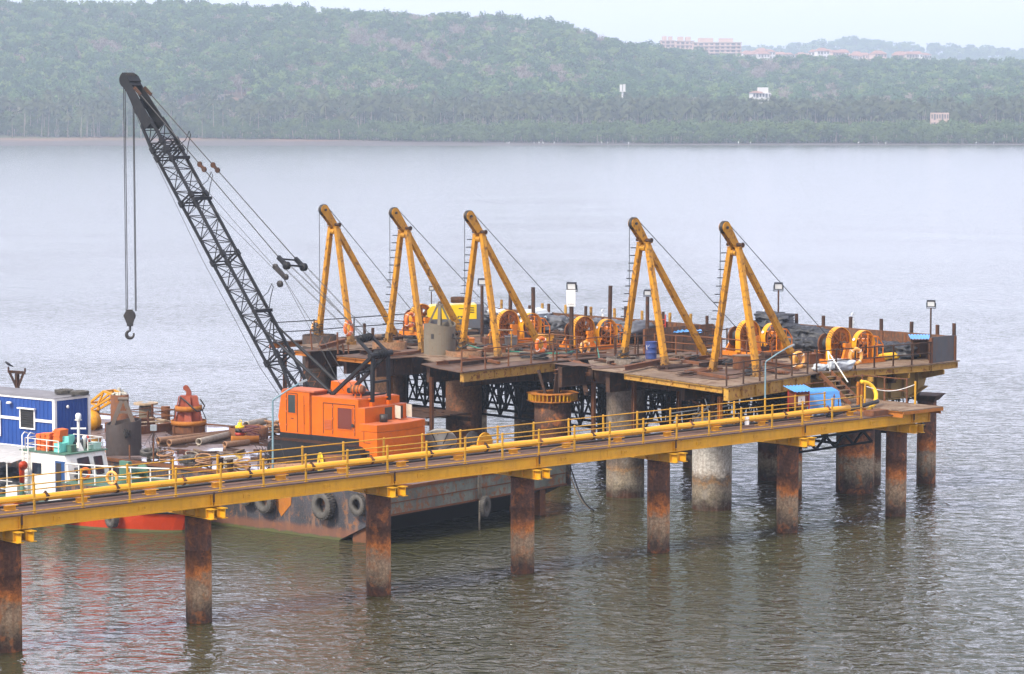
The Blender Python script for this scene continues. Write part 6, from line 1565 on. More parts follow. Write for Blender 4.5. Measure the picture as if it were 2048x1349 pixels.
# hook block on its falls
hk = on(260, 636, 1.5)
m = MB()
for px, q, y0_ in ((247, -.1, 168), (250, .1, 168), (266, -.1, 205), (268, .1, 205)):
    a = on(px, y0_, 1.5 + q); b = on(px, 622, 1.5 + q); m.tube(a, (a.x, a.y, b.z), .022, 6)
m.build('hoist_fall', M_ROPE, cr)
m = MB(); r_ = math.atan2(0, 1)
P = [(-.20, .34), (.16, .34), (.28, .12), (.12, -.36), (-.12, -.36), (-.32, .12)]
vx = Vector((0.62, -0.79, 0)); vy = Vector((-.3, -.26, 0)) 
hv = Vector((math.cos(-BF.a), math.sin(-BF.a), 0))
for q in (-.18, .12):
    m.plate([hk + hv * x + Vector((0, 0, z)) + Vector((-hv.y, hv.x, 0)) * q for x, z in P], Vector((-hv.y, hv.x, 0)), .06)
m.lathe(hk + Vector((0, 0, .1)), Vector((-hv.y, hv.x, 0)), [(.03, -.1), (.29, -.1), (.25, 0), (.29, .1), (.03, .1)], 22); m.obox(hk + Vector((0, 0, -.36)), (.3, .3, .14), -BF.a); m.obox(hk + Vector((0, 0, .36)), (.3, .26, .12), -BF.a)
hb = m.build('hook_block', M_DARK, cr)
m = MB(); pts = []; rad_ = []
for q in range(15):
    a = PI * .5 + 1.62 * PI * q / 14; pts.append(hk + Vector((0, 0, -.86)) + hv * (-.0 + .19 * math.cos(a)) + Vector((0, 0, .19 * math.sin(a)))); rad_.append(.05 + .045 * math.sin(PI * min(1, q / 12)))
m.path([hk + Vector((0, 0, -.4)), hk + Vector((0, 0, -.62))] + pts, [.06, .06] + rad_, 10); m.build('hook', M_DARK, hb)
# ------------------------------------------------------------------ blue site container
M_CBLUE = m_paint('container_blue', (0.016, 0.062, 0.255), 0.03, 1.2, 0.42, rust=(0.1, 0.05, 0.03), rust2=(0.10, 0.10, 0.25), var=.15, streak=.12, dirt=(0.05, 0.09, 0.24), dirt_amt=.3)
M_CWHITE = m_paint('white_trim', (0.80, 0.78, 0.74), 0.08, 2.2, .5, streak=.12, dirt=(.5, .45, .38), dirt_amt=.25)
M_ROOFG = m_flat('grey_roof', (0.15, 0.145, 0.15), .7, .2, 1.5, 0, .1)
x, y, _ = BF.L(104, 906, ZB)
KX, KY, KW, KL, KH = x + .2, y, 2.4, 12.2, 2.66
t = BF.thing('site_container', 'blue corrugated site office container with white corner posts on the barge', 'container', KX, KY, ZB + .02)
def corr(p0, p1, z0, z1, nrm, n, dep=.035):
    m = MB(); p0 = Vector(p0); p1 = Vector(p1); nrm = Vector(nrm)
    pr_ = []
    for k in range(n):
        for f, o_ in ((0, 0), (.3, 0), (.42, -1), (.88, -1)): pr_.append(((k + f) / n, o_))
    pr_.append((1, 0)); vs = []
    for f, o_ in pr_:
        q = p0.lerp(p1, f) + nrm * o_ * dep; vs += [(q.x, q.y, z0), (q.x, q.y, z1)]
    m._add(vs, [(2 * k, 2 * k + 2, 2 * k + 3, 2 * k + 1) for k in range(len(pr_) - 1)]); return m
corr((0.02, KL, 0), (0.02, 0.05, 0), .12, KH - .1, (-1, 0, 0), 42).build('side_wall', M_CBLUE, t)
corr((0.05, 0.02, 0), (KW - .05, 0.02, 0), .12, KH - .1, (0, -1, 0), 11).build('end_wall', M_CBLUE, t)
m = MB(); m.box((.06, .06, .1), (KW, KL, KH - .12)); m.build('shell', M_CBLUE, t)
m = MB()
for a, b in ((0, 0), (KW - .14, 0)): m.box((a - .012, b - .012, 0), (a + .15, b + .15, KH - .04))
m.box((-.012, .15, KH - .15), (.07, KL, KH - .03)); m.box((.15, -.012, KH - .15), (KW - .14, .07, KH - .03)); m.box((-.012, .15, 0), (.07, KL, .14)); m.box((.15, -.012, 0), (KW - .14, .07, .14)); m.build('corner_frame', M_CWHITE, t)
m = MB(); m.grid(lambda a, b: (-.06 + (KW + .1) * a, -.06 + (KL + .1) * b, KH - .025 + .03 * math.sin(PI * a)), 8, 12); m.build('roof', M_ROOFG, t)
wa, wb = BF.onx(42, 818, KX), BF.onx(69, 858, KX)
y1, y0, z1, z0 = wa.y - KY, wb.y - KY, wa.z - ZB, wb.z - ZB
m = MB(); m.box((-.03, y0, z0), (.018, y1, z1)); wn_ = m.build('window', M_BLACK, t)
m = MB()
for k in range(8): m.obox((-.045, (y0 + y1) / 2, z0 + (k + .5) * (z1 - z0) / 8), (.05, y1 - y0 - .04, .012), 0, ('Y', .6))
m.build('louvre', M_DARK, wn_)
m = MB(); m.box((-.05, y0 - .08, z0 - .07), (.0, y1 + .08, z0)); m.box((-.05, y0 - .08, z0), (.0, y0, z1)); m.box((-.05, y1, z0), (.0, y1 + .08, z1)); m.box((-.16, y0 - .14, z1), (.0, y1 + .14, z1 + .06)); m.build('window_frame', M_CWHITE, wn_)
zc = BF.onx(85, 843, KX).z - ZB
m = MB(); m.box((-.022, .15, zc - .07), (.0, y0 - .08, zc + .07)); m.box((-.022, y1 + .08, zc - .07), (.0, KL, zc + .07)); m.build('white_band', M_CWHITE, t)
p = BF.onx(21, 806, KX); m = MB(); m.lathe((-.1, p.y - KY, p.z - ZB), (0, 0, 1), [(.02, .06), (.12, .04), (.16, -.03), (.12, -.06), (.02, -.06)], 14); m.build('wall_lamp', M_CWHITE, t)
p = BF.ony(133, 815, KY); m = MB(); m.lathe((p.x - KX, -.05, p.z - ZB), (0, -1, .3), [(.02, .1), (.09, .06), (.06, -.02), (.02, -.03)], 12); m.build('end_lamp', M_CWHITE, t)
p = BF.onx(0, 808, KX)
m = MB(); m.box((-.04, p.y - KY - .05, .5), (.0, p.y - KY + .9, 2.3)); m.build('door', M_CWHITE, t)
# things on and behind the container
for k, (px, py) in enumerate(((98, 787), (115, 786))):
    o = bpy.data.objects.new('rubber_fender', TY); COL.objects.link(o); q = BF.L(px, py, ZB + KH + .12); o.location = BF.W(KX + KW - .8, q[1] - 1.2 * (1 if k else .2), ZB + KH + .17); o.rotation_euler = (0, PI / 2, 0); o.scale = (.55, .72, .72)
    tag(o, 'black tyre lying flat on the grey container roof', 'tyre', 'tyres on the container roof')
m = MB(); p = BF.onx(35, 800, KX + KW + 1.5); bx_, by_ = KX + KW + 1.5, p.y
zt_, zb_ = BF.onx(35, 744, bx_).z, BF.onx(35, 778, bx_).z
m.bar((0, 0, ZB), (0, 0, zt_ - .1), .17, .17); m.bar((0, 0, zb_), (-.28, .28, zt_), .12, .12); m.bar((0, 0, zb_), (.22, -.26, zt_ - .05), .12, .12); m.bar((-.34, .32, zt_ + .02), (.3, -.32, zt_ - .06), .16, .14); m.bar((-.32, .3, zt_), (-.32, .3, zt_ + .25), .07, .07); m.bar((.28, -.3, zt_), (.28, -.3, zt_ + .18), .07, .07)
o = m.build('mooring_mast', M_RUSTD, None, label='dark V-shaped steel frame rising behind the blue container', cat='frame', kind='thing'); o.location = BF.W(bx_, by_, 0); o.rotation_euler = (0, 0, BF.a)
# crow
M_CROW = m_flat('black_feathers', (0.014, 0.014, 0.017), .45, .3, 20)
def crow(loc, rz, label):
    m = MB(); m.smooth = True
    m.path([(-.26, 0, .0), (-.17, 0, .05), (-.08, 0, .10), (.0, 0, .155), (.07, 0, .20), (.11, 0, .235), (.15, 0, .25), (.175, 0, .245)], [.012, .03, .058, .072, .062, .042, .04, .012], 12)
    m.path([(.165, 0, .247), (.20, 0, .242), (.235, 0, .228)], [.018, .012, .003], 6)
    for s_ in (-1, 1):
        m.plate([(.05, s_ * .062, .20), (-.05, s_ * .07, .12), (-.26, s_ * .03, .01), (-.2, s_ * .055, .07), (-.02, s_ * .066, .19)], (0, s_, 0), .012)
        m.tube((-.005, s_ * .03, .10), (.01, s_ * .03, .0), .007, 5); m.tube((.01, s_ * .03, .0), (.05, s_ * .035, -.005), .006, 5)
    o = m.build('crow', M_CROW, None, label=label, cat='bird'); o.location = loc; o.rotation_euler = (0, 0, rz)
crow(BF.W(bx_ - .32, by_ + .30, zt_ + .26), BF.a + 2.4, 'black crow perched on the dark V-shaped frame behind the container')
# yellow lattice jib and sheave beside the container
M_JIB = m_paint('jib_yellow', (0.70, 0.32, 0.015), .15, 1.3, .45)
xj = 8.0
t = BF.thing('lattice_jib', 'yellow lattice jib with a big orange pulley, lying beside the blue container', 'jib', 0, 0, 0)
A = BF.onx(176, 823, xj); B_ = BF.onx(229, 791, xj); C_ = BF.onx(208, 783, xj); D_ = BF.onx(180, 806, xj)
m = MB()
for dx in (0, .7):
    v = Vector((dx, 0, 0))
    for a, b in ((A, B_), (D_, C_), (C_, B_), (A, D_)): m.bar(a + v, b + v, .11, .11)
    m.bar(A.lerp(B_, .35) + v, C_ + v, .08, .08); m.bar(A.lerp(B_, .35) + v, D_ + v, .08, .08)
for q in (A, B_, C_, D_): m.bar(q, q + Vector((.7, 0, 0)), .1, .1)
m.build('boom', M_JIB, t)
p = BF.onx(178, 843, xj - .4); m = MB(); m.lathe((xj - .35, p.y, p.z), (1, .25, 0), [(.05, -.2), (.60, -.2), (.56, -.05), (.56, .05), (.60, .2), (.05, .2)], 30); m.build('pulley', M_JIB, t)
m = MB(); m.bar(Vector((xj, A.y, ZB)), A, .14, .14); m.bar(Vector((xj + .7, A.y, ZB)), A + Vector((.7, 0, 0)), .14, .14); m.bar((xj, A.y - 1, ZB + .15), (xj, A.y + 1.2, ZB + .15), .2, .2); m.build('pedestal', M_RUSTY, t)
# dark casing bucket with bail
x, y, _ = BF.L(247, 912, ZB)
M_DBUCK = m_paint('dark_bucket_steel', (0.062, 0.050, 0.046), .18, 1.5, .7, rust2=(.1, .055, .035), streak=.25, dirt=(.1, .085, .075), dirt_amt=.4)
t = BF.thing('casing_tube', 'dark open steel bucket with an A-shaped bail on the barge deck', 'bucket', x + .55, y + .55, ZB)
m = MB(); n = 44; vs = []; fs = []; rad, h = .87, 1.6
for k in range(n):
    a = 2 * PI * k / n; c, s_ = math.cos(a), math.sin(a); hh = h + .13 * math.cos(a - 2.5) * -1 + .02 * math.sin(5 * a)
    vs += [(rad * c, rad * s_, 0), (rad * c, rad * s_, hh), ((rad - .04) * c, (rad - .04) * s_, hh), ((rad - .04) * c, (rad - .04) * s_, 0)]
for k in range(n):
    o_, q = 4 * k, 4 * ((k + 1) % n); fs += [(o_, q, q + 1, o_ + 1), (o_ + 1, q + 1, q + 2, o_ + 2), (o_ + 2, q + 2, q + 3, o_ + 3)]
m._add(vs, fs); m.lathe((0, 0, 0), (0, 0, 1), [(rad + .012, .38), (rad + .012, .41)], n); m.build('shell', M_DBUCK, t)
m = MB(); hv2 = Vector((math.cos(-BF.a), math.sin(-BF.a), 0))
for s_ in (-1, 1): m.bar(hv2 * .62 * s_ + Vector((0, 0, h - .4)), hv2 * .07 * s_ + Vector((0, 0, h + 1.05)), .12, .2)
m.bar(hv2 * -.2 + Vector((0, 0, h + .45)), hv2 * .2 + Vector((0, 0, h + .45)), .1, .12); m.tube(hv2 * -.25 + Vector((0, 0, h + 1.1)), hv2 * .25 + Vector((0, 0, h + 1.1)), .09, 10); m.build('bail', m_paint('bail_steel', (.14, .115, .095), .3, 1.6, .7), t)
m = MB(); cdir = Vector((.52, -.86, 0))
cdir = (Matrix.Rotation(-BF.a, 3, 'Z') @ Vector((.30, -.95, 0)))
for q in range(14):
    a = rnd.uniform(0, 6.28); m.torus(cdir * (rad + .06) + Vector((rnd.gauss(0, .07), 0, 1.08 + rnd.gauss(0, .1))), (rnd.gauss(0, 1), rnd.gauss(0, 1), rnd.gauss(0, 1)), .11, .022, 10, 5)
m.build('chain_knot', M_DARK, t)
# brown pipe section filled with rubble
M_RUB = m_flat('pale_rubble', (0.42, 0.40, 0.33), .9, .35, 5)
x, y, _ = BF.L(240, 872, ZB)
t = BF.thing('pipe_section', 'brown upright pipe section heaped with pale rubble, behind the dark bucket', 'pipe', x, y, ZB)
m = MB(); hh = 2.15; m.lathe((0, 0, 0), (0, 0, 1), [(.47, 0), (.47, hh), (.44, hh), (.44, .1)], 32); m.build('tube', M_RUSTY, t)
m = MB(); rr2 = random.Random(4)
for k in range(46):
    a = rr2.uniform(0, 6.28); q = .36 * math.sqrt(rr2.random()); s_ = rr2.uniform(.07, .17); m.obox((q * math.cos(a), q * math.sin(a), hh - .05 + (.40 - q) * rr2.uniform(.2, 1.1)), (s_, s_ * rr2.uniform(.6, 1.1), s_ * .7), rr2.uniform(0, 3), ('X', rr2.uniform(-.8, .8)))
m.build('rubble', M_RUB, t)
# cable drum standing on end
M_WOOD = m_flat('weathered_wood', (0.34, 0.25, 0.155), .85, .35, 6, 0, .3)
x, y, _ = BF.L(292, 850, ZB)
t = BF.thing('cable_drum', 'wooden cable drum standing on end at the rear of the barge', 'cable drum', x, y, ZB)
for z in (.05, 1.15):
    m = MB(); m.disc((0, 0, z), (0, 0, 1), .66, .09, 32); m.build('flange', M_WOOD, t)
m = MB(); m.lathe((0, 0, 0), (0, 0, 1), [(.32, .1), (.38, .3), (.38, .9), (.32, 1.1)], 20); m.build('core', M_BUCK, t)
m = MB(); m.grid(lambda a, b: (-.33 + .7 * a, -.25 + .55 * b, 1.205 + .03 * math.sin(a * 6) * math.sin(b * 5)), 8, 8); m.build('sheet', M_LAMPG, t)
# rusty cage
x, y, _ = BF.L(313, 861, ZB)
t = BF.thing('steel_cage', 'low rusty cage frame with loose boards between the cable drum and the red grab', 'frame', x, y, ZB); t['kind'] = 'thing'
m = MB(); cx2 = [(-1.1, -.5), (.9, -.5), (.9, 1.2), (-1.1, 1.2)]
for k in range(4):
    a, b = cx2[k], cx2[(k + 1) % 4]; m.bar((*a, 0), (*a, 1.15 + .1 * (k == 2)), .08, .08)
    for z in (.32, .72, 1.05): m.bar((*a, z), (*b, z), .045, .045)
m.build('bars', M_RUSTY, t)
m = MB()
for k in range(7): m.obox((rnd.uniform(-.7, .5), rnd.uniform(-.2, .8), .12 + .07 * k), (1.5, .16, .04), rnd.uniform(0, 3))
m.build('boards', M_WOOD, t)
m = MB(); m.box((-2.2, -.8, 0), (1.3, -.55, .42)); m.box((-2.2, 1.4, 0), (1.3, 1.6, .5)); m.build('sill_box', M_RUSTY, t)
m = MB(); m.tube((.3, 1.5, 0), (.3, 1.5, 1.1), .24, 14); o = m.build('bollard', M_RUSTY, None, label='short rusty bollard behind the cage frame', cat='bollard'); o.location = BF.W(x, y, ZB)
# red hammer grab
M_REDR = m_paint('red_oxide', (0.29, 0.060, 0.030), .22, 1.4, .6, rust=(.10, .04, .022), rust2=(.36, .12, .03), streak=.4, dirt=(.16, .08, .05))
x, y, _ = BF.L(383, 866, ZB)
t = BF.thing('hammer_grab', 'red oxide hammer grab with two collars and a lifting lug on the barge', 'grab', x, y + .2, ZB, -BF.a + .05)
m = MB(); m.lathe((0, 0, 0), (0, 0, 1), [(.88, .42), (.93, .42), (.93, .66), (.88, .66)], 32, close=True); m.lathe((0, 0, 0), (0, 0, 1), [(.66, 1.15), (.71, 1.15), (.71, 1.42), (.66, 1.42)], 32, close=True)
m.build('collar', M_RUSTO, t)
m = MB(); m.lathe((0, 0, 0), (0, 0, 1), [(.84, 0), (.86, .03), (.86, .42), (.5, .45)], 28, smooth=False)
for k in range(5): a = 2 * PI * k / 5; m.bar((.9 * math.cos(a), .9 * math.sin(a), 0), (.9 * math.cos(a), .9 * math.sin(a), .45), .05, .05)
m.build('base_skirt', M_RUSTY, t)
m = MB(); m.hexa([(-.68, -.3, .5), (.68, -.3, .5), (.68, .3, .5), (-.68, .3, .5), (-.42, -.22, 1.95), (.42, -.22, 1.95), (.42, .22, 1.95), (-.42, .22, 1.95)]); m.hexa([(-.2, -.66, .5), (.2, -.66, .5), (.2, .66, .5), (-.2, .66, .5), (-.12, -.3, 1.9), (.12, -.3, 1.9), (.12, .3, 1.9), (-.12, .3, 1.9)])
m.bar((-.74, -.34, .5), (-.46, -.26, 1.95), .10, .06); m.bar((.74, -.34, .5), (.46, -.26, 1.95), .10, .06); m.bar((0, -.68, .5), (0, -.3, 1.2), .12, .04); m.build('body', M_REDR, t)
m = MB(); P = [(-.14, 1.9), (.16, 1.9), (.16, 2.15), (-.02, 2.45), (-.14, 2.5), (-.26, 2.42), (-.26, 2.28), (-.1, 2.15)]
for yy in (-.12, .06): m.plate([(a, yy, b) for a, b in P], (0, 1, 0), .06)
m.build('lifting_lug', M_REDR, t)
m = MB(); m.path([(-.4, -.34, 1.9), (-.1, -.5, 1.7), (.3, -.76, 1.35), (.5, -.72, 1.18), (.74, -.3, 1.2), (.84, 0, 1.4), (.6, .1, 1.75)], .04, 6); m.path([(-.76, -.1, .7), (-.68, -.2, 1.2)], .025, 5); m.path([(.9, .1, .7), (.68, .1, 1.2)], .025, 5); m.build('cable', M_DARK, t)
# ring caisson, pipes, pump
x, y, _ = BF.L(495, 876, ZB)
m = MB(); m.lathe((0, 0, 0), (0, 0, 1), [(1.02, 0), (1.02, .52), (.97, .52), (.97, 0)], 36); o = m.build('steel_ring', M_RUSTY, None, label='wide shallow rusty steel ring on the barge deck beside the crane', cat='ring'); o.location = BF.W(x + .3, y + .2, ZB)
M_PIPEW = m_paint('cream_pipe', (0.46, 0.40, 0.31), .3, 2.0, .7, rust2=(.25, .13, .07), streak=.3, dirt=(.2, .14, .1), dirt_amt=.5)
M_PIPEB = m_paint('tan_pipe', (0.33, 0.185, 0.10), .35, 2.0, .75, rust2=(.3, .13, .05), streak=.3, dirt=(.2, .13, .08), dirt_amt=.5)
def dpipe(pa, pb, r_, mat, label, z=None):
    a = BF.L(*pa, ZB + r_); b = BF.L(*pb, ZB + r_); m = MB(); zz = z or 0
    a = Vector((a[0], a[1], ZB + r_ + zz)); b = Vector((b[0], b[1], ZB + r_ + zz)); d = (b - a).normalized(); _a, _b = m._frame(d)
    m.lathe(a, d, [(r_ - .03, .4), (r_ - .03, 0), (r_, 0), (r_ * 1.06, .02), (r_ * 1.06, .08), (r_, .1), (r_, (b - a).length), (.01, (b - a).length)], 16)
    o = m.build('steel_pipe', mat, None, label=label, cat='pipe'); o.location = BF.W(0, 0, 0); o.rotation_euler = (0, 0, BF.a)
dpipe((316, 882), (463, 866), .17, M_PIPEB, 'long tan pipe lying farthest back on the barge deck')
dpipe((338, 886), (462, 868), .16, M_PIPEB, 'long light brown pipe lying beside the longest pipe on the barge')
dpipe((397, 884), (474, 866), .17, M_PIPEW, 'cream pipe lying on the barge deck in front of the brown pipes')
dpipe((492, 862), (530, 854), .19, M_PIPEW, 'short cream pipe leaning over the steel ring', .3)
dpipe((449, 890), (497, 885), .16, M_PIPEB, 'short tan pipe on the barge deck beside the pump')
dpipe((462, 880), (518, 879), .19, M_RUSTO, 'short thick rusty pipe behind the pump')
x, y, _ = BF.L(480, 883, ZB)
t = BF.thing('pump', 'small yellow, black and red drum pump with tangled hose on the barge', 'pump', x, y, ZB + .3)
for z0, z1, mt, nm in ((0, .16, M_RED, 'foot'), (.161, .36, M_BLACK, 'motor'), (.361, .50, M_CYEL, 'casing')):
    m = MB(); m.lathe((0, 0, 0), (0, 0, 1), [(.01, z0), (.24, z0), (.24, z1), (.01, z1)], 18); m.build(nm, mt, t)
m = MB(); m.lathe((0, 0, 0), (0, 0, 1), [(.15, .5), (.1, .66), (.02, .68)], 14); m.torus((.05, 0, .68), (1, 0, 0), .1, .02, 14, 5); m.build('lifting_eye', M_CYEL, t)
M_PURP = m_flat('purple_hose', (0.10, 0.025, 0.035), .6, .3)
m = MB(); r2 = random.Random(12); pts = []
for k in range(70):
    a = k * .55; q = .45 + .15 * math.sin(k * .37); pts.append((.25 + q * math.cos(a) + r2.gauss(0, .03), .0 + q * .7 * math.sin(a) - .2, .15 + .5 * abs(math.sin(k * .13)) + r2.gauss(0, .02)))
m.path(pts, .022, 5); o = m.build('tangled_hose', M_PURP, None, label='tangled dark red hose beside the small pump', cat='hose'); o.location = BF.W(x + .2, y - .2, ZB + .1)
# junction box on a stake, bollards, deck stubs, planks
x, y, _ = BF.L(307, 925, ZB)
t = BF.thing('junction_box', 'grey junction box on a rusty stake with hanging wires, on the barge', 'box', x, y, ZB)
m = MB(); m.tube((0, 0, 0), (.03, 0, 1.55), .04, 8); m.build('stake', M_RUSTY, t)
m = MB(); m.obox((.03, 0, 1.66), (.3, .2, .28), -BF.a); m.build('box', M_LAMPG, t)
m = MB(); r2 = random.Random(2)
for k in range(9): x2 = r2.gauss(0, .12); m.path([(.02, 0, 1.5), (x2, r2.gauss(0, .08), 1.1), (x2 * 1.6 + .05, r2.gauss(0, .1), .45 + r2.random() * .4)], .012, 4)
m.build('wires', M_BLACK, t)
for px, py in ((441, 941), (460, 945)):
    x, y, _ = BF.L(px, py, ZB); m = MB(); m.lathe((0, 0, 0), (0, 0, 1), [(.14, 0), (.14, .55), (.16, .56), (.16, .6), (.01, .6)], 16); o = m.build('bollard', M_RUSTD, None, label='one of the pair of dark mooring bollards on the near edge of the barge', cat='bollard', group='pair of mooring bollards'); o.location = BF.W(x, y, ZB)
for px, py in ((295, 905), (320, 903), (330, 905), (330, 916), (344, 914), (300, 913), (356, 909)):
    x, y, _ = BF.L(px, py, ZB); m = MB(); m.bar((0, 0, 0), (0, 0, .2), .09, .09); m.box((-.09, -.02, .15), (.09, .02, .2)); o = m.build('deck_cleat', M_RUSTD, None, label='small dark cleat sticking up from the wet barge deck', cat='cleat', group='cleats on the wet deck'); o.location = BF.W(x, y, ZB)
r2 = random.Random(31)
for k in range(14):
    px, py = (r2.uniform(395, 520), r2.uniform(900, 935)) if k < 7 else (r2.uniform(500, 640), r2.uniform(938, 955))
    x, y, _ = BF.L(px, py, ZB); m = MB(); L = r2.uniform(.6, 1.8); a = r2.uniform(0, 3); m.obox((0, 0, .05), (L, r2.uniform(.12, .3), .07), a); o = m.build('plank', M_RUSTD if k % 2 else M_DECKR, None, label='loose plank lying on the wet barge deck near the crane', cat='plank', group='planks on the barge deck', kind='thing'); o.location = BF.W(x, y, ZB + .01)
# heap of hawser behind the crane cab
r2 = random.Random(9); x, y, _ = BF.L(556, 868, ZB); m = MB()
for k in range(16): m.torus((r2.gauss(0, .5), r2.gauss(0, .35), .08 + .05 * k * (.6 + .4 * r2.random())), (r2.gauss(0, .25), r2.gauss(0, .25), 1), r2.uniform(.22, .5) * (1 - k * .02), .045, 18, 6)
o = m.build('hawser', M_PIPEB, None, label='heap of coiled brown hawser behind the crane cab', cat='rope'); o.location = BF.W(x, y, ZB)
# wire bundle in front of the crawlers
m = MB()
for k in range(26): a = Vector((r2.gauss(0, .2), r2.gauss(0, .5), r2.uniform(.4, 1.1))); m.path([a, a + Vector((r2.gauss(0, .2), r2.gauss(0, .2), .05)), a + Vector((r2.gauss(0, .3), r2.gauss(0, .4), -a.z + .03))], .012, 4)
x, y, _ = BF.L(527, 935, ZB); o = m.build('wire_bundle', M_DARK, None, label='tangle of dark wire hanging before the front of the crane crawlers', cat='wire'); o.location = BF.W(x + .4, y + .2, ZB)
# yellow fairlead drum and spare parts at the barge edge by the walkway
x, y, _ = BF.L(655, 958, ZB)
t = BF.thing('fairlead_drum', 'yellow end-flanged drum lying at the barge edge below the crane', 'drum', x + .6, y + .2, ZB)
ax = Vector((.75, -.55, .0)).normalized()
m = MB(); m.lathe((0, 0, .58), ax, [(.12, -.62), (.58, -.62), (.58, -.55), (.12, -.55)], 28, close=True, smooth=False); m.build('flange', M_CYEL, t)
m = MB(); m.lathe((0, 0, .58), ax, [(.06, -.66), (.20, -.64), (.36, -.54), (.46, -.5), (.46, .6), (.36, .7), (.05, .7)], 24); m.build('drum', M_RUSTY, t)
x, y, _ = BF.L(585, 945, ZB); m = MB(); m.tube((-1, .4, .2), (.9, -.5, .2), .2, 12); m.tube((.9, -.5, .2), (1.2, -.64, .2), .21, 12)
o = m.build('short_pipe', M_PIPEB, None, label='short brown pipe with a pale end lying before the crane crawlers', cat='pipe'); o.location = BF.W(x, y, ZB + .02); o.rotation_euler = (0, 0, BF.a)
# grey dish and yellow winch on the end of the barge
x, y, _ = BF.L(880, 917, ZB)
t = BF.thing('steel_dish', 'large grey conical steel dish leaning on the end of the barge', 'dish', x, y, ZB)
m = MB(); ax = Vector((.62, .50, .55)).normalized()
m.lathe((0, 0, .72), ax, [(.08, -.42), (.30, -.36), (.78, .05), (.83, .05), (.83, .16), (.79, .16), (.75, .10), (.28, -.30)], 40); m.build('cone', m_paint('dish_grey', (.30, .29, .26), .2, 1.2, .5, rust2=(.2, .12, .07), streak=.3, dirt=(.15, .12, .09)), t)
m = MB(); a_, b_ = m._frame(ax)
for k in range(6): q = 2 * PI * k / 6; d = a_ * math.cos(q) + b_ * math.sin(q); m.bar(Vector((0, 0, .72)) + ax * -.33 + d * .3, Vector((0, 0, .72)) + ax * .02 + d * .8, .05, .05)
m.build('ribs', M_DARK, t)
x, y, _ = BF.L(955, 912, ZB)
t = BF.thing('deck_winch', 'yellow and black anchor winch on the end of the barge', 'winch', x, y, ZB, .25)
m = MB(); m.lathe((.55, .2, .55), (.3, 1, 0), [(.1, -.45), (.56, -.45), (.56, -.38), (.1, -.38)], 28, close=True, smooth=False); m.box((-.9, -.5, 0), (1.0, -.3, .14)); m.box((-.9, .4, 0), (1.0, .6, .14)); m.box((-.2, -.4, .14), (.3, .3, .5)); m.build('frame', M_JIB, t)
m = MB(); m.lathe((.55, .2, .55), (.3, 1, 0), [(.1, -.37), (.34, -.37), (.34, .36), (.56, .37), (.56, .44), (.1, .44)], 28); m.build('drum', M_DARK, t)
m = MB(); m.torus((-.45, -.4, .33), (.3, 1, 0), .2, .07, 20, 8); m.torus((-.85, -.3, .3), (.3, 1, 0), .18, .06, 20, 8); m.tube((-.45, -.4, .33), (-.3, .2, .33), .12, 10); m.bar((-1.3, -.2, .2), (-.6, -.2, .35), .25, .3); m.build('gear', M_JIB, t)
m = MB(); m.lathe((-1.3, -.35, .32), (1, .1, 0), [(.02, -.3), (.24, -.3), (.24, .3), (.02, .3)], 16); m.build('motor', M_RUSTD, t)

# ------------------------------------------------------------------ workboat
M_BWHITE = m_paint('boat_white', (0.70, 0.69, 0.64), .18, 1.8, .42, rust=(.2, .09, .04), rust2=(.42, .22, .10), var=.08, streak=.38, dirt=(.50, .52, .36), dirt_amt=.35)
M_BORANGE = m_paint('boat_orange', (0.38, 0.032, 0.003), .05, 1.4, .45, rust=(.20, .025, .01), rust2=(.30, .022, .006), var=.15, streak=.85, dirt=(.5, .05, .01), dirt_amt=.5)
M_BGREEN = m_paint('boat_green', (0.07, 0.17, 0.12), .12, 1.6, .6)
M_TEAL = m_flat('teal_plastic', (0.16, 0.56, 0.46), .45, .12, 3)
M_BBLUE = m_flat('door_blue', (0.01, 0.055, 0.17), .4, .15, 3)
M_DGL = m_glass('dark_window', (0.012, 0.022, 0.035), .08)
TX = -2.55
bo = BF.thing('workboat', 'white workboat with an orange hull moored between the barge and the walkway', 'boat', 0, 0, 0)
def half(y):       # half beam along the boat, bow at y = 10.2
    f = max(0.0, min(1.0, (y - 10.2) / 6.5)); return .12 + 2.15 * math.sin(f * PI / 2) ** .75
ysb = [10.2, 10.5, 11, 11.8, 12.8, 14, 15.5, 17, 20, 24, 28]
def hullband(z0, z1, inset0=0, inset1=0, fl=.0, ysb=ysb):
    m = MB(); ring = []
    for z, ins in ((z0, inset0), (z1, inset1)):
        row = [(TX - half(y) * (1 + fl * (z - .3)) + ins, y - .35 * max(0, z) * (1 if y < 12 else 0), z) for y in ysb] + [(TX + half(y) * (1 + fl * (z - .3)) - ins, y - .35 * max(0, z) * (1 if y < 12 else 0), z) for y in reversed(ysb)]
        ring.append(row)
    n = len(ring[0]); m._add(ring[0] + ring[1], [(k, (k + 1) % n, n + (k + 1) % n, n + k)[::-1] for k in range(n)] + [tuple(range(n, 2 * n))[::-1]]); return m
hullband(-.8, .10).build('hull_bottom', M_HULLB, bo); hullband(.10, .92).build('hull', M_BORANGE, bo)
m = MB()
for s_ in (-1, 1): m.path([(TX + s_ * (half(y) + .05), y - (.3 if y < 12 else 0), .95) for y in ysb], .09, 8)
m.build('rubbing_strake', M_BLACK, bo)
hullband(.925, .97, .05, .05).build('deck', M_BGREEN, bo)
hullband(.971, 2.0, .10, .02, ysb=[10.2, 10.5, 11, 11.8, 12.8, 14, 15.2, 16.0]).build('forecastle', M_HULLB, bo); hullband(2.001, 2.04, .05, .05, ysb=[10.2, 10.5, 11, 11.8, 12.8, 14, 15.2, 16.0]).build('foredeck', M_BGREEN, bo)
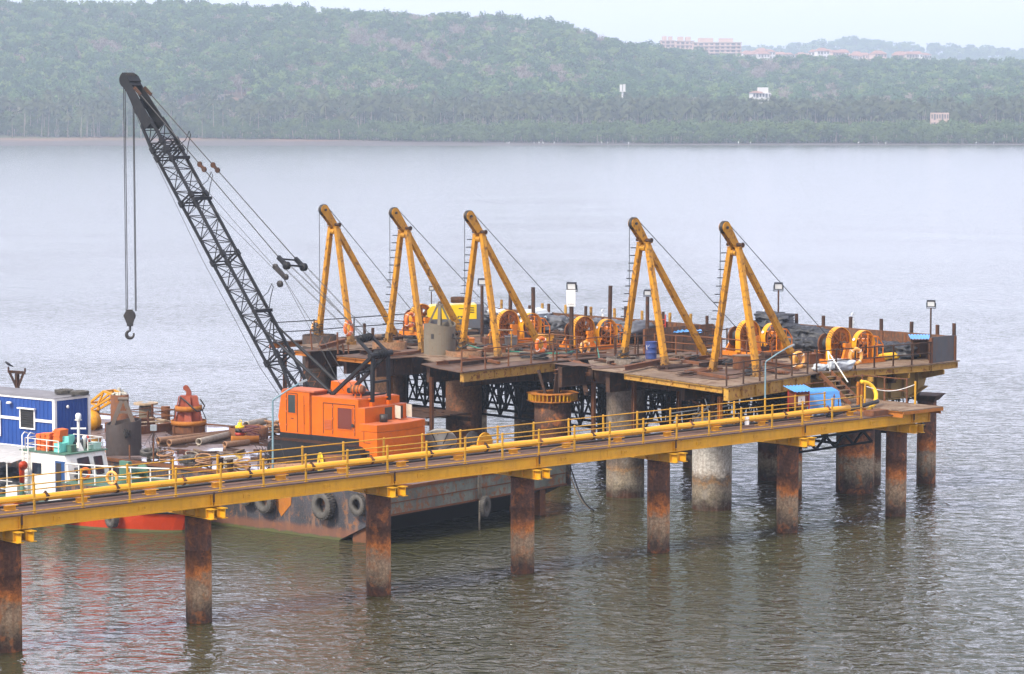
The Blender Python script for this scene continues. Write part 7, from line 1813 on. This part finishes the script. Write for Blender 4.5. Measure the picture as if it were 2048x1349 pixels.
for k, yy in enumerate((13.0, 15.4, 17.6)):
    o = bpy.data.objects.new('tyre_fender', TY); COL.objects.link(o); o.location = BF.W(TX - half(yy) - .2, yy, .62); o.rotation_euler = (0, 0, BF.a - .25 * (k == 0)); o.scale = (.9, .72, .72); tag(o, 'black tyre fender on the orange side of the workboat', 'tyre', 'tyre fenders of the workboat')
# wheelhouse
WX0, WX1, WY0, WY1, WZ0, WZ1 = -4.05, -1.5, 16.35, 19.45, .97, 3.22
wh = None
m = MB(); P = [(WY0 - .25, WZ0), (WY1, WZ0), (WY1, WZ1), (WY0 + .12, WZ1), (WY0 - .02, WZ1 - .35), (WY0 - .25, WZ0 + 1.0)]
m.plate([(WX0, y, z) for y, z in P], (1, 0, 0), WX1 - WX0); wh = m.build('wheelhouse', M_BWHITE, bo)
m = MB(); m.box((WX0 - .06, WY0 + .0, WZ1), (WX1 + .1, WY1 + .1, WZ1 + .05)); m.build('roof', M_BGREEN, bo)
def onface(px, py): p = BF.onx(px, py, WX0); return p.y, p.z
def side_box(p0, p1, name, mat, par, th=.03):
    a = onface(*p0); b = onface(*p1); m = MB(); m.box((WX0 - th, min(a[0], b[0]), min(a[1], b[1])), (WX0 - .002, max(a[0], b[0]), max(a[1], b[1]))); return m.build(name, mat, par)
side_box((65, 925), (83, 949), 'window', M_DGL, wh); dr = side_box((111, 922), (132, 992), 'door', M_BBLUE, wh); 
a = onface(113, 926); b = onface(124, 988); m = MB(); m.box((WX0 - .04, b[0], b[1]), (WX0 - .031, a[0], a[1])); m.build('opening', M_DARK, dr)
# front windows lie on the raked front
def front(px, py):
    d = _ray(px, py); o_ = CAM - BF.o
    n_ = Vector((0, -1, .255)); p0 = Vector((0, WY0 - .02, WZ1 - .35)); dl = Vector((d.dot(BF.ex), d.dot(BF.ey), d.z)); ol = Vector((o_.dot(BF.ex), o_.dot(BF.ey), o_.z))
    t_ = (p0 - ol).dot(n_) / dl.dot(n_); return ol + dl * t_
for quad in (((155, 919), (175, 915), (182, 946), (162, 950)), ((188, 915), (202, 913), (207, 945), (194, 948))):
    pts = [front(*q) for q in quad]; m = MB(); m.plate(pts, (0, -1, .255), .03); w_ = m.build('window', M_DGL, wh)
    c = sum(pts, Vector()) / 4; m = MB()
    for a, b in zip(pts, pts[1:] + pts[:1]): m.bar(a + (a - c) * .06 + Vector((0, -.02, 0)), b + (b - c) * .06 + Vector((0, -.02, 0)), .05, .04)
    m.build('frame', M_BLACK, w_)
m = MB(); m.plate([(WX1 - .05, WY0 - .25, WZ0 + .9), (WX1 + .35, WY0 + .5, WZ0 + .9), (WX1 + .15, WY0 + .6, WZ1 - .1), (WX1 - .1, WY0 + .1, WZ1 - .1)], (0, -1, 0), .04); m.build('side_wing', M_BWHITE, wh)
m = MB()
for z in np.arange(WZ0 + .3, WZ1 + .2, .24): m.bar((WX0 - .1, WY1 - .55, z), (WX0 - .1, WY1 - .18, z), .03, .03)
for y in (WY1 - .57, WY1 - .16): m.path([(WX0 - .1, y, WZ0), (WX0 - .1, y, WZ1 + .75), (WX0 + .05, y, WZ1 + .88), (WX0 + .3, y, WZ1 + .8)], .03, 6)
m.build('ladder', M_BWHITE, bo)
# roof rails, mast and gear
def boat_rail(pts, z, h, name='roof_rail'):
    m = MB()
    for p in pts: m.tube((p[0], p[1], z), (p[0], p[1], z + h), .026, 6)
    for lv in (1, .5): m.path([(p[0], p[1], z + h * lv) for p in pts], .024, 6)
    return m.build(name, M_BWHITE, bo)
boat_rail([(WX0 + .1, 17.0), (WX0 + .1, 17.8), (WX0 + .1, 18.6), (WX0 + .1, 19.3), (WX0 + 1.0, 19.35), (WX1, 19.35)], WZ1 + .05, .55)
boat_rail([(WX0 + 1.6, 16.6), (WX0 + 2.3, 16.6), (WX1 + .02, 16.6), (WX1 + .02, 17.6), (WX1, 18.6)], WZ1 + .05, .55)
p = BF.L(160, 905, WZ1)
m = MB(); mx_, my_ = WX0 + 1.25, 16.85; m.hexa([(mx_ - .18, my_ - .18, WZ1 + .05), (mx_ + .18, my_ - .18, WZ1 + .05), (mx_ + .18, my_ + .18, WZ1 + .05), (mx_ - .18, my_ + .18, WZ1 + .05), (mx_ - .06, my_ - .06, WZ1 + .45), (mx_ + .06, my_ - .06, WZ1 + .45), (mx_ + .06, my_ + .06, WZ1 + .45), (mx_ - .06, my_ + .06, WZ1 + .45)]); m.tube((mx_, my_, WZ1 + .4), (mx_, my_, WZ1 + 1.5), .07, 10)
m.bar(Vector((mx_, my_, WZ1 + 1.12)) - hv2 * .36, Vector((mx_, my_, WZ1 + 1.12)) + hv2 * .36, .07, .07); m.box((mx_ - .12, my_ - .12, WZ1 + 1.5), (mx_ + .12, my_ + .12, WZ1 + 1.55)); m.build('mast', M_BWHITE, bo)
m = MB(); m.lathe((mx_, my_, WZ1 + 1.56), (0, 0, 1), [(.13, 0), (.14, .1), (.14, .2), (.09, .28), (.01, .3)], 16); m.build('search_light', M_LENS, bo)
m = MB(); m.path([(mx_ + .3, my_ - .05, WZ1 + .1), (mx_ + .32, my_ - .08, WZ1 + .55), (mx_ + .22, my_ - .15, WZ1 + .72)], [.06, .08, .11], 10); m.build('horn', M_BWHITE, bo)
M_CRATE = m_paint('orange_lifejacket', (0.78, 0.16, 0.03), .05, 3.0, .7, rust2=(.5, .12, .04), var=.3, streak=.3, dirt=(.45, .16, .08), dirt_amt=.5)
for k, (xx, yy, hh) in enumerate(((WX0 + .5, 18.55, .78), (WX0 + .55, 18.28, .80), (WX0 + .6, 18.02, .84), (WX0 + .8, 17.62, 1.02))):
    m = MB(); w2 = .38 if k < 3 else .5
    m.obox((0, 0, hh / 2), (.62, .22 if k < 3 else .36, hh), .15, ('X', .06 * (k - 1)))
    for q in range(5): m.obox((-.0, 0, hh * (q + .5) / 5), (.66, .25 if k < 3 else .40, .05), .15, ('X', .06 * (k - 1)))
    o = m.build('lifejacket_stack', M_CRATE, None, label='stack of orange life jackets on the workboat roof' if k < 3 else 'taller faded orange stack of life jackets on the workboat roof', cat='life jackets', group='stacks of life jackets' if k < 3 else None); o.location = BF.W(xx, yy, WZ1 + .06); o.rotation_euler = (0, 0, BF.a)
def crate(x_, y_, z_, s_, mat, label, rz=0.1, open_=True, name='plastic_crate'):
    m = MB(); a, b, c = s_
    m.box((-a / 2, -b / 2, 0), (a / 2, b / 2, .03))
    for q in ((-a / 2, -b / 2, -a / 2 + .03, b / 2), (a / 2 - .03, -b / 2, a / 2, b / 2), (-a / 2 + .031, -b / 2, a / 2 - .031, -b / 2 + .03), (-a / 2 + .031, b / 2 - .03, a / 2 - .031, b / 2)): m.box((q[0], q[1], .031), (q[2], q[3], c))
    m.box((-a / 2 - .02, -b / 2 - .02, c), (a / 2 + .02, b / 2 + .02, c + .03)) if not open_ else None
    o = m.build(name, mat, None, label=label, cat='crate'); o.location = BF.W(x_, y_, z_); o.rotation_euler = (0, 0, BF.a + rz)
crate(WX0 + .45, 17.2, WZ1 + .06, (.55, .42, .42), M_TEAL, 'teal plastic crate at the near corner of the workboat roof')
crate(WX0 + 1.1, 17.5, WZ1 + .06, (.7, .5, .7), M_TEAL, 'big teal plastic bin in the middle of the workboat roof', .4)
crate(WX0 + .75, 16.8, WZ1 + .06, (.35, .3, .3), M_BGREEN, 'small dull green box beside the workboat mast', 0, False)
crate(WX1 - .35, 16.75, WZ1 + .06, (.5, .35, .28), m_flat('mint_box', (.36, .55, .45), .5, .1), 'mint green box at the right edge of the workboat roof', 0, False)
for k, (xx, yy, mt, lab) in enumerate(((WX1 - .7, 17.6, 'b', 'black bag in the heap at the right of the workboat roof'), (WX1 - .4, 17.9, 'b', 'second black bag at the right of the workboat roof'), (WX0 + 1.7, 17.5, 'b', 'black bag behind the workboat mast'))):
    o = bpy.data.objects.new('sack', SACKS[[q for q in SACKS if q[0] == 'b'][k % 2]]); COL.objects.link(o); o.location = BF.W(xx, yy, WZ1 + .05); o.scale = (.75, .6, .5); o.rotation_euler = (0, 0, k); tag(o, lab, 'bag')
m = MB(); m.lathe((0, 0, 0), (1, .3, .3), [(.02, -.22), (.14, -.2), (.14, .2), (.02, .22)], 14); o = m.build('canister', M_BBLUE, None, label='blue canister lying among the bags on the workboat roof', cat='canister'); o.location = BF.W(WX1 - .55, 17.35, WZ1 + .45)
# ventilator cowl, lockers and foredeck gear
yv, zv = onface(57, 945)
m = MB(); m.path([(WX0 - .42, yv, WZ0), (WX0 - .42, yv, 1.75)], .11, 14); m.build('vent_foot', M_BGREEN, bo)
m = MB(); m.path([(WX0 - .42, yv, 1.75), (WX0 - .42, yv, 2.35), (WX0 - .44, yv - .03, 2.5), (WX0 - .5, yv - .16, 2.6), (WX0 - .54, yv - .26, 2.6)], [.12, .13, .15, .2, .22], 16); m.build('vent_cowl', M_BORANGE, bo)
m = MB(); m.box((WX0 - .55, 19.2, WZ0), (WX0 - .1, 20.0, 1.55)); m.build('locker', M_BWHITE, bo)
m = MB(); pts = [(TX - half(y) * .93, y, 0) for y in (10.6, 11.4, 12.3, 13.2, 14.1, 15.0, 15.8)]
for p in pts: m.tube((p[0], p[1], 2.04), (p[0], p[1], 2.92), .035, 8)
m.path([(p[0], p[1], 2.94) for p in pts], .04, 7); m.path([(p[0], p[1], 2.5) for p in pts], .022, 6); m.build('bow_rail', M_BWHITE, bo)
m = MB(); m.lathe((TX, 13.3, 2.55), (1, 0, 0), [(.05, -.5), (.34, -.5), (.34, -.42), (.2, -.4), (.2, .4), (.34, .42), (.34, .5), (.05, .5)], 20); m.box((TX - .6, 12.9, 2.04), (TX + .6, 13.7, 2.25)); m.box((TX - .75, 13.0, 2.04), (TX - .52, 13.6, 3.1)); m.build('windlass', M_BGREEN, bo)
m = MB(); m.path([(-3.9, 15.75, 2.0), (-3.9, 15.75, 2.5)], .09, 10); m.lathe((-3.9, 15.75, 2.57), (0, 0, 1), [(.06, -.08), (.17, -.06), (.17, .08), (.06, .1)], 14); m.tube((-3.9, 15.6, 2.25), (-3.9, 15.95, 2.25), .07, 8); m.build('mooring_post', M_BLACK, bo)
m = MB(); m.torus((-3.5, 15.7, 2.35), (.25, 1, .1), .24, .07, 24, 8); o = m.build('lifebuoy', M_BUOY, None, label='orange lifebuoy leaning on the front of the workboat wheelhouse', cat='lifebuoy'); o.location = BF.W(0, 0, 0); o.rotation_euler = (0, 0, BF.a)
m = MB(); m.torus((TX - half(13.2) * .93 - .02, 13.2, 2.42), (1, .15, 0), .28, .07, 24, 8); o = m.build('lifebuoy', M_BUOY2, None, label='orange lifebuoy on the white bow rail of the workboat', cat='lifebuoy'); o.location = BF.W(0, 0, 0); o.rotation_euler = (0, 0, BF.a)
# aft awning with stored gear
M_AWN = m_flat('grey_awning', (0.38, 0.37, 0.355), .6, .15, 2)
m = MB(); m.grid(lambda a, b: (-4.6 + 3.6 * a, 19.6 + 7 * b, 2.55 + .35 * math.sin(PI * a * .6 + .3) + .015 * math.sin(b * 110)), 10, 120); m.build('awning', M_AWN, bo)
m = MB()
for x_ in (-4.5, -1.1):
    for y_ in (20.0, 22.5, 25, 26.5): m.tube((x_, y_, .97), (x_, y_, 2.68), .035, 6)
m.path([(-4.55, y_, 1.75) for y_ in (19.6, 22, 24.5, 26.5)], .022, 6); m.path([(-4.55, y_, 1.35) for y_ in (19.6, 22, 24.5, 26.5)], .022, 6); m.build('awning_post', M_BWHITE, bo)
for k, (xx, yy, s_, mt) in enumerate(((-3.4, 20.8, (1.5, 1.3, .8), 'b'), (-2.6, 22.3, (1.8, 1.4, 1.0), 'b'), (-3.5, 22.6, (1.3, 1.1, .6), 'g'), (-3.2, 24.2, (1.6, 1.2, .9), 'b'))):
    o = bpy.data.objects.new('sack', SACKS[[q for q in SACKS if q[0] == mt][k % 2]]); COL.objects.link(o); o.location = BF.W(xx, yy, .97); o.scale = s_; o.rotation_euler = (0, 0, k * 1.3); tag(o, 'dark bundle of gear stowed under the grey awning of the workboat', 'bundle', 'gear under the awning')
# tall thin rusty stake between boat and barge, red extinguisher
x, y, _ = BF.L(229, 985, 1.0); m = MB(); m.tube((0, 0, 0), (.02, 0, 2.6), .04, 7); o = m.build('stake', M_RUSTY, None, label='tall thin rusty stake beside the workboat wheelhouse', cat='stake'); o.location = BF.W(-1.1, 15.2, .9)
m = MB(); m.lathe((0, 0, 0), (0, 0, 1), [(.01, 0), (.1, 0), (.1, .42), (.05, .5), (.03, .58), (.01, .58)], 14); o = m.build('extinguisher', M_RED, None, label='red extinguisher at the right edge of the workboat roof', cat='extinguisher'); o.location = BF.W(WX1 - .1, 17.5, WZ1 + .05)
# ------------------------------------------------------------------ buildings on the far shore
M_PINKW = m_flat('pinkish_wall', (0.44, 0.31, 0.26), .8, .08, .2, 0, 0)
M_CREAMW = m_flat('cream_wall', (0.40, 0.34, 0.29), .8, .08, .2, 0, 0)
M_WHITEW = m_flat('white_wall', (0.54, 0.52, 0.50), .8, .06, .2, 0, 0)
M_TILE = m_flat('red_roof_tiles', (0.26, 0.14, 0.105), .8, .2, .4, 0, 0)
M_DWIN = m_flat('dark_opening', (0.06, 0.06, 0.065), .3, .2, 1, 0, 0)
def far_pos(px, py, y): return Dp(px, py, y)
def block(label, px0, px1, ytop, y, depth, floors, z0, mat, name='apartment_block', roof=None, rz=0.0, group=None, cols=None):
    a = Dp(px0, ytop, y); b = Dp(px1, ytop, y); W_ = b.x - a.x; H_ = a.z - z0
    t = thing(name, label, 'building', ((a.x + b.x) / 2, y, z0), rz, group)
    m = MB(); m.box((-W_ / 2, 0, -4), (W_ / 2, depth, H_)); m.build('wall', mat, t)
    nc = cols or max(2, round(W_ / 4.5)); fh = H_ / floors
    for f in range(floors):
        m = MB()
        for c in range(nc):
            x = -W_ / 2 + W_ * (c + .5) / nc; w_ = W_ / nc * .27
            if nc * floors <= 30: m = MB()
            if c % 3 == 1: m.box((x - w_ * 1.3, -.02, f * fh + .6), (x + w_ * 1.3, .5, f * fh + fh * .85))
            else: m.box((x - w_, -.06, f * fh + fh * .3), (x + w_, .3, f * fh + fh * .8))
            if nc * floors <= 30: m.build('window', M_DWIN, t)
        if nc * floors > 30: m.build('window_row', M_DWIN, t)
    if roof == 'flat':
        m = MB(); m.box((-W_ / 2 - .5, -.6, H_ + .003), (W_ / 2 + .5, depth + .5, H_ + .6)); m.build('parapet', M_CREAMW, t)
        for f in range(1, floors):
            m = MB(); m.box((-W_ / 2 - .2, -.9, f * fh - .15), (W_ / 2 + .2, -.01, f * fh + .15)); m.build('balcony_slab', M_CREAMW, t)
        m = MB(); m.box((-W_ * .38, 2, H_ + .6), (-W_ * .08, depth - 2, H_ + 4.2)); m.box((W_ * .05, 2, H_ + .6), (W_ * .33, depth - 2, H_ + 4.0)); m.build('stair_tower', mat, t)
    elif roof == 'hip':
        h2 = min(W_, depth) * .28; o_ = .6
        m = MB(); m._add([(-W_ / 2 - o_, -o_, H_), (W_ / 2 + o_, -o_, H_), (W_ / 2 + o_, depth + o_, H_), (-W_ / 2 - o_, depth + o_, H_), (-W_ * .25, depth / 2, H_ + h2), (W_ * .25, depth / 2, H_ + h2)], [(0, 1, 5, 4), (1, 2, 5), (2, 3, 4, 5), (3, 0, 4), (3, 2, 1, 0)]); m.build('roof', M_TILE, t)
    return t
block('largest pinkish apartment block on the ridge, nearest to the red roofed town', 1386, 1483, 86, 2420, 16, 7, 55, M_PINKW, roof='flat')
block('middle pinkish apartment block on the ridge, partly behind trees', 1352, 1388, 83, 2470, 16, 6, 58, M_PINKW, roof='flat')
block('leftmost pale apartment block on the ridge above the forest', 1322, 1350, 82, 2500, 16, 6, 60, M_PINKW, roof='flat')
hr = random.Random(77)
for k in range(34):
    px = 1488 + 225 * hr.random() ** 1.1 if k < 28 else hr.uniform(1740, 1850); yd = hr.uniform(2480, 2760)
    yt = 101 + (px - 1488) * .028 + hr.uniform(-3, 8); wpx = hr.uniform(13, 30)
    if k >= 28: yt = hr.uniform(108, 112)
    block('small town house with a hipped red roof on the ridge', px, px + wpx, yt, yd, hr.uniform(8, 12), 2, Dp(px, yt, yd).z - 7.5, hr.choice((M_CREAMW, M_PINKW, M_WHITEW)), 'town_house', 'hip', hr.uniform(-.5, .5), 'red roofed houses of the ridge town', 4)
v = block('white villa with a square tower among the palms', 1505, 1543, 186, 1640, 9, 2, Dp(1505, 186, 1640).z - 7, M_WHITEW, 'villa', None, .15, None, 6)
a = Dp(1518, 176, 1643); b = Dp(1537, 176, 1643)
m = MB(); W_ = b.x - a.x; zt = a.z - v.location.z; m.box((-1.2, 2.5, 6.9), (-1.2 + W_, 7, zt + .2)); m.build('tower', M_WHITEW, v)
m = MB(); m._add([(-6.3, -1, 7.0), (1.6, -1, 6.6), (1.6, 9, 6.6), (-6.3, 9, 7.0), (-4, 4, 8.1), (-.5, 4, 8.1)], [(0, 1, 5, 4), (1, 2, 5), (2, 3, 4, 5), (3, 0, 4), (3, 2, 1, 0)]); m.build('roof', M_TILE, v)
block('pale ruined house half hidden by the mangrove at the right', 1862, 1898, 226, 1505, 8, 2, Dp(1862, 226, 1505).z - 9, M_PINKW, 'old_house', None, -.1, None, 7)
block('small cream flat-roofed hut on the slope above the palms', 434, 449, 191, 1640, 6, 1, Dp(434, 191, 1640).z - 7, M_CREAMW, 'hillside_hut', None, .1, None, 2)
a = Dp(434, 190, 1640); m = MB(); m.box((-3.6, -.8, 0), (5.2, 6.5, .5)); o = m.build('roof_slab', M_CREAMW, bpy.data.objects['hillside_hut']); o.location = (0, 0, 7.003)
p = Dp(1245, 169, 1630); t = thing('water_tower', 'slim white water tower rising from the forest edge', 'tower', (p.x, 1630, 2))
m = MB(); m.tube((0, 0, 0), (0, 0, p.z - 6), .8, 10, .6); m.build('shaft', M_WHITEW, t)
m = MB(); m.box((-1.6, -1.2, p.z - 6.0), (-.2, 1.2, p.z - 2.2)); m.box((.2, -1.2, p.z - 6.0), (1.7, 1.2, p.z - 2.0)); m.box((-1.7, -1.3, p.z - 6.4), (1.8, 1.3, p.z - 6.01)); m.build('tank', M_WHITEW, t)
# egrets on the mud
M_EGRET = m_flat('white_feathers', (0.85, 0.85, 0.82), .7, .05, 3, 0, 0)
em = MB(); em.path([(-.35, 0, .5), (-.1, 0, .62), (.15, 0, .7), (.25, 0, .85), (.22, 0, 1.05), (.32, 0, 1.15), (.5, 0, 1.12)], [.03, .16, .14, .06, .045, .05, .01], 8); em.tube((0, .05, .55), (0, .05, 0), .02, 4); em.tube((.05, -.05, .55), (.05, -.05, 0), .02, 4)
eme = em.mesh('egret'); eme.materials.append(M_EGRET)
er = random.Random(6)
for px in (1014, 1018, 1068, 1078, 1086, 1108, 1203, 1215, 1256, 1257, 1476, 1500, 1715, 1755, 1769, 1770, 1950, 1985):
    y = er.uniform(1428, 1440); x = (px - 1024) / 5500 * y
    o = bpy.data.objects.new('egret', eme); COL.objects.link(o); o.location = (x, y, max(.05, terrain_h(x, y)) + .02); o.rotation_euler = (0, 0, er.uniform(0, 6)); k = er.uniform(1.0, 1.35); o.scale = (k, k, k)
    tag(o, 'white egret standing on the far mud bank', 'bird', 'egrets on the mud bank')
# ------------------------------------------------------------------ more deck clutter and crane fittings
cr9 = random.Random(44)
def litter(n, box, z, make, name, label, group, cat):
    for k in range(n):
        u, v = cr9.uniform(box[0], box[1]), cr9.uniform(box[2], box[3])
        m = MB(); mat = make(m, k); o = m.build(name, mat, None, label=label, cat=cat, group=group, kind='thing'); o.location = PF.W(u, v, z + .03); o.rotation_euler = (0, 0, PF.a + cr9.uniform(0, 3))
def mk_coil(m, k):
    for q in range(5): m.torus((cr9.gauss(0, .04), cr9.gauss(0, .04), .04 + .05 * q), (cr9.gauss(0, .1), cr9.gauss(0, .1), 1), cr9.uniform(.24, .42), .028, 16, 5)
    return M_DARK if k % 3 else M_BLACK
def mk_plate(m, k):
    for q in range(cr9.randrange(1, 4)): m.obox((cr9.gauss(0, .1), cr9.gauss(0, .1), .03 + .045 * q), (cr9.uniform(.5, 1.3), cr9.uniform(.3, .8), .03), cr9.uniform(-.3, .3))
    return M_RUSTY if k % 2 else M_RUSTD
def mk_box(m, k):
    a, b, c = cr9.uniform(.3, .6), cr9.uniform(.3, .5), cr9.uniform(.25, .6); m.box((-a, -b, 0), (a, b, c)); m.box((-a - .03, -b - .03, c), (a + .03, b + .03, c + .04)); m.tube((-a * .6, 0, c + .04), (-a * .6, 0, c + .2), .05, 8); m.box((a * .2, -b * .4, c + .04), (a * .7, b * .4, c + .12))
    return (M_RUSTD, M_RUSTY, M_GREYP, M_WOR)[k % 4]
def mk_stub(m, k):
    h = cr9.uniform(.4, 1.1); m.tube((0, 0, 0), (cr9.gauss(0, .04), cr9.gauss(0, .04), h), .09, 10); m.ring((0, 0, .05), (0, 0, 1), .09, .18, .05, 12); return M_RUSTD
def mk_tim(m, k):
    for q in range(cr9.randrange(2, 5)): m.obox((cr9.gauss(0, .15), .2 * q, .06 + .02 * q), (cr9.uniform(1.0, 2.6), .16, .09), cr9.gauss(0, .12))
    return (M_RUSTD, M_DECKR, M_RUSTY)[k % 3]
LB_, RB_ = (1.3, 6.2, 13.6, 30.4), (-2.2, 5.6, -3.0, 7.0)
litter(13, LB_, ZL, mk_coil, 'rope_coil', 'dark rope coil lying on the left deck of the platform', 'rope coils on the left deck', 'rope')
litter(7, RB_, ZR, mk_coil, 'rope_coil', 'dark rope coil lying on the right deck of the platform', 'rope coils on the right deck', 'rope')
litter(14, LB_, ZL, mk_plate, 'scrap_plates', 'small stack of rusty plates on the left deck of the platform', 'scrap plates on the left deck', 'plates')
litter(7, RB_, ZR, mk_plate, 'scrap_plates', 'small stack of rusty plates on the right deck of the platform', 'scrap plates on the right deck', 'plates')
litter(11, (2.0, 11.5, 13.8, 30.8), ZL, mk_box, 'machine_box', 'small machine box among the winches on the left deck', 'machine boxes on the left deck', 'box')
litter(5, (6.0, 12.0, -2.6, 7.4), ZR, mk_box, 'machine_box', 'small machine box among the winches on the right deck', 'machine boxes on the right deck', 'box')
litter(9, (1.3, 4, 19, 30.5), ZL, mk_stub, 'pipe_stub', 'short rusty pipe stub standing on the left deck of the platform', 'pipe stubs on the left deck', 'pipe')
litter(12, LB_, ZL, mk_tim, 'plank_heap', 'little heap of planks on the left deck of the platform', 'plank heaps on the left deck', 'planks')
litter(7, RB_, ZR, mk_tim, 'plank_heap', 'little heap of planks on the right deck of the platform', 'plank heaps on the right deck', 'planks')
# inner rails and winch guards
prail('rusty inner railing in front of the left-hand winches', [(4.6, 30.2), (4.4, 24.2)], ZL, 1.5, M_RUSTY, 1.0)
prail('rusty inner railing in front of the middle winch', [(4.9, 19.4), (4.7, 14.0)], ZL, 1.5, M_RUSTY, 1.0)
prail('rusty inner railing between the right-hand winches', [(5.8, 6.6), (5.6, 1.2)], ZR, 1.6, M_RUSTY, 1.0)
# crane fittings: grab rails, hinges, vents
m = MB()
for y in (3.35,): m.path([(-.1, y, B0 + .5), (-.13, y, B0 + .55), (-.13, y, B0 + 1.35), (-.1, y, B0 + 1.4)], .014, 6)
m.build('grab_rail', M_CRB, cr)
m = MB()
for y in (.24, 1.60):
    for z in (B0 + .3, B0 + .85, B0 + 1.4): m.box((-.035, y - .05, z), (-.021, y + .05, z + .07))
for z in (B0 + .35, B0 + 1.0, B0 + 1.6): m.box((-.10, 4.5, z), (-.083, 4.6, z + .07))
m.build('hinge', M_CRT, cr)
m = MB()
for k in range(7): m.obox((-.022, 1.92, B0 + .35 + .07 * k), (.03, .46, .02), 0, ('Y', .5))
m.build('vent', M_CRT, cr)
m = MB(); m.box((-.5, 0.1, B0 - .32), (-.08, .9, B0 - .28)); m.box((-.45, 3.9, B0 - .32), (-.08, 4.6, B0 - .28)); m.build('step', M_CRB, cr)
m = MB(); m.box((-.08, .3, B0 - .6), (-.02, .9, B0 - .3)); m.build('tool_box', M_GREYP, cr)
m = MB(); m.lathe((1.2, 5.02, T0 + .05), (0, 1, 0), [(.02, -.1), (.1, -.08), (.12, .05), (.02, .06)], 14); m.build('work_lamp', M_LENS, cr)

# dark tyres and mooring gear along the near barge edge behind the workboat bow
for k, y in enumerate((13.0, 15.6)):
    o = bpy.data.objects.new('rubber_fender', TY); COL.objects.link(o); o.location = BF.W(.55, y, ZB + .30 + .12 * (k % 2)); o.rotation_euler = (.3 * k, PI / 2 - .25, BF.a + .4 * k); o.scale = (.6, .62, .62)
    tag(o, 'dark tyre lying on the near edge of the barge behind the workboat bow', 'tyre', 'tyres on the near barge edge')
for k in range(6):
    m = MB()
    for q in range(6): m.torus((cr9.gauss(0, .06), cr9.gauss(0, .06), .05 + .07 * q), (cr9.gauss(0, .15), cr9.gauss(0, .15), 1), cr9.uniform(.25, .42), .04, 16, 6)
    o = m.build('rope_coil', M_ROPEN if k % 2 else M_PIPEB, None, label='brown rope coil on the near edge of the barge', cat='rope', group='rope coils on the barge edge'); o.location = BF.W(.7 + .5 * (k % 2), 9.6 + 1.25 * k, ZB + .02)
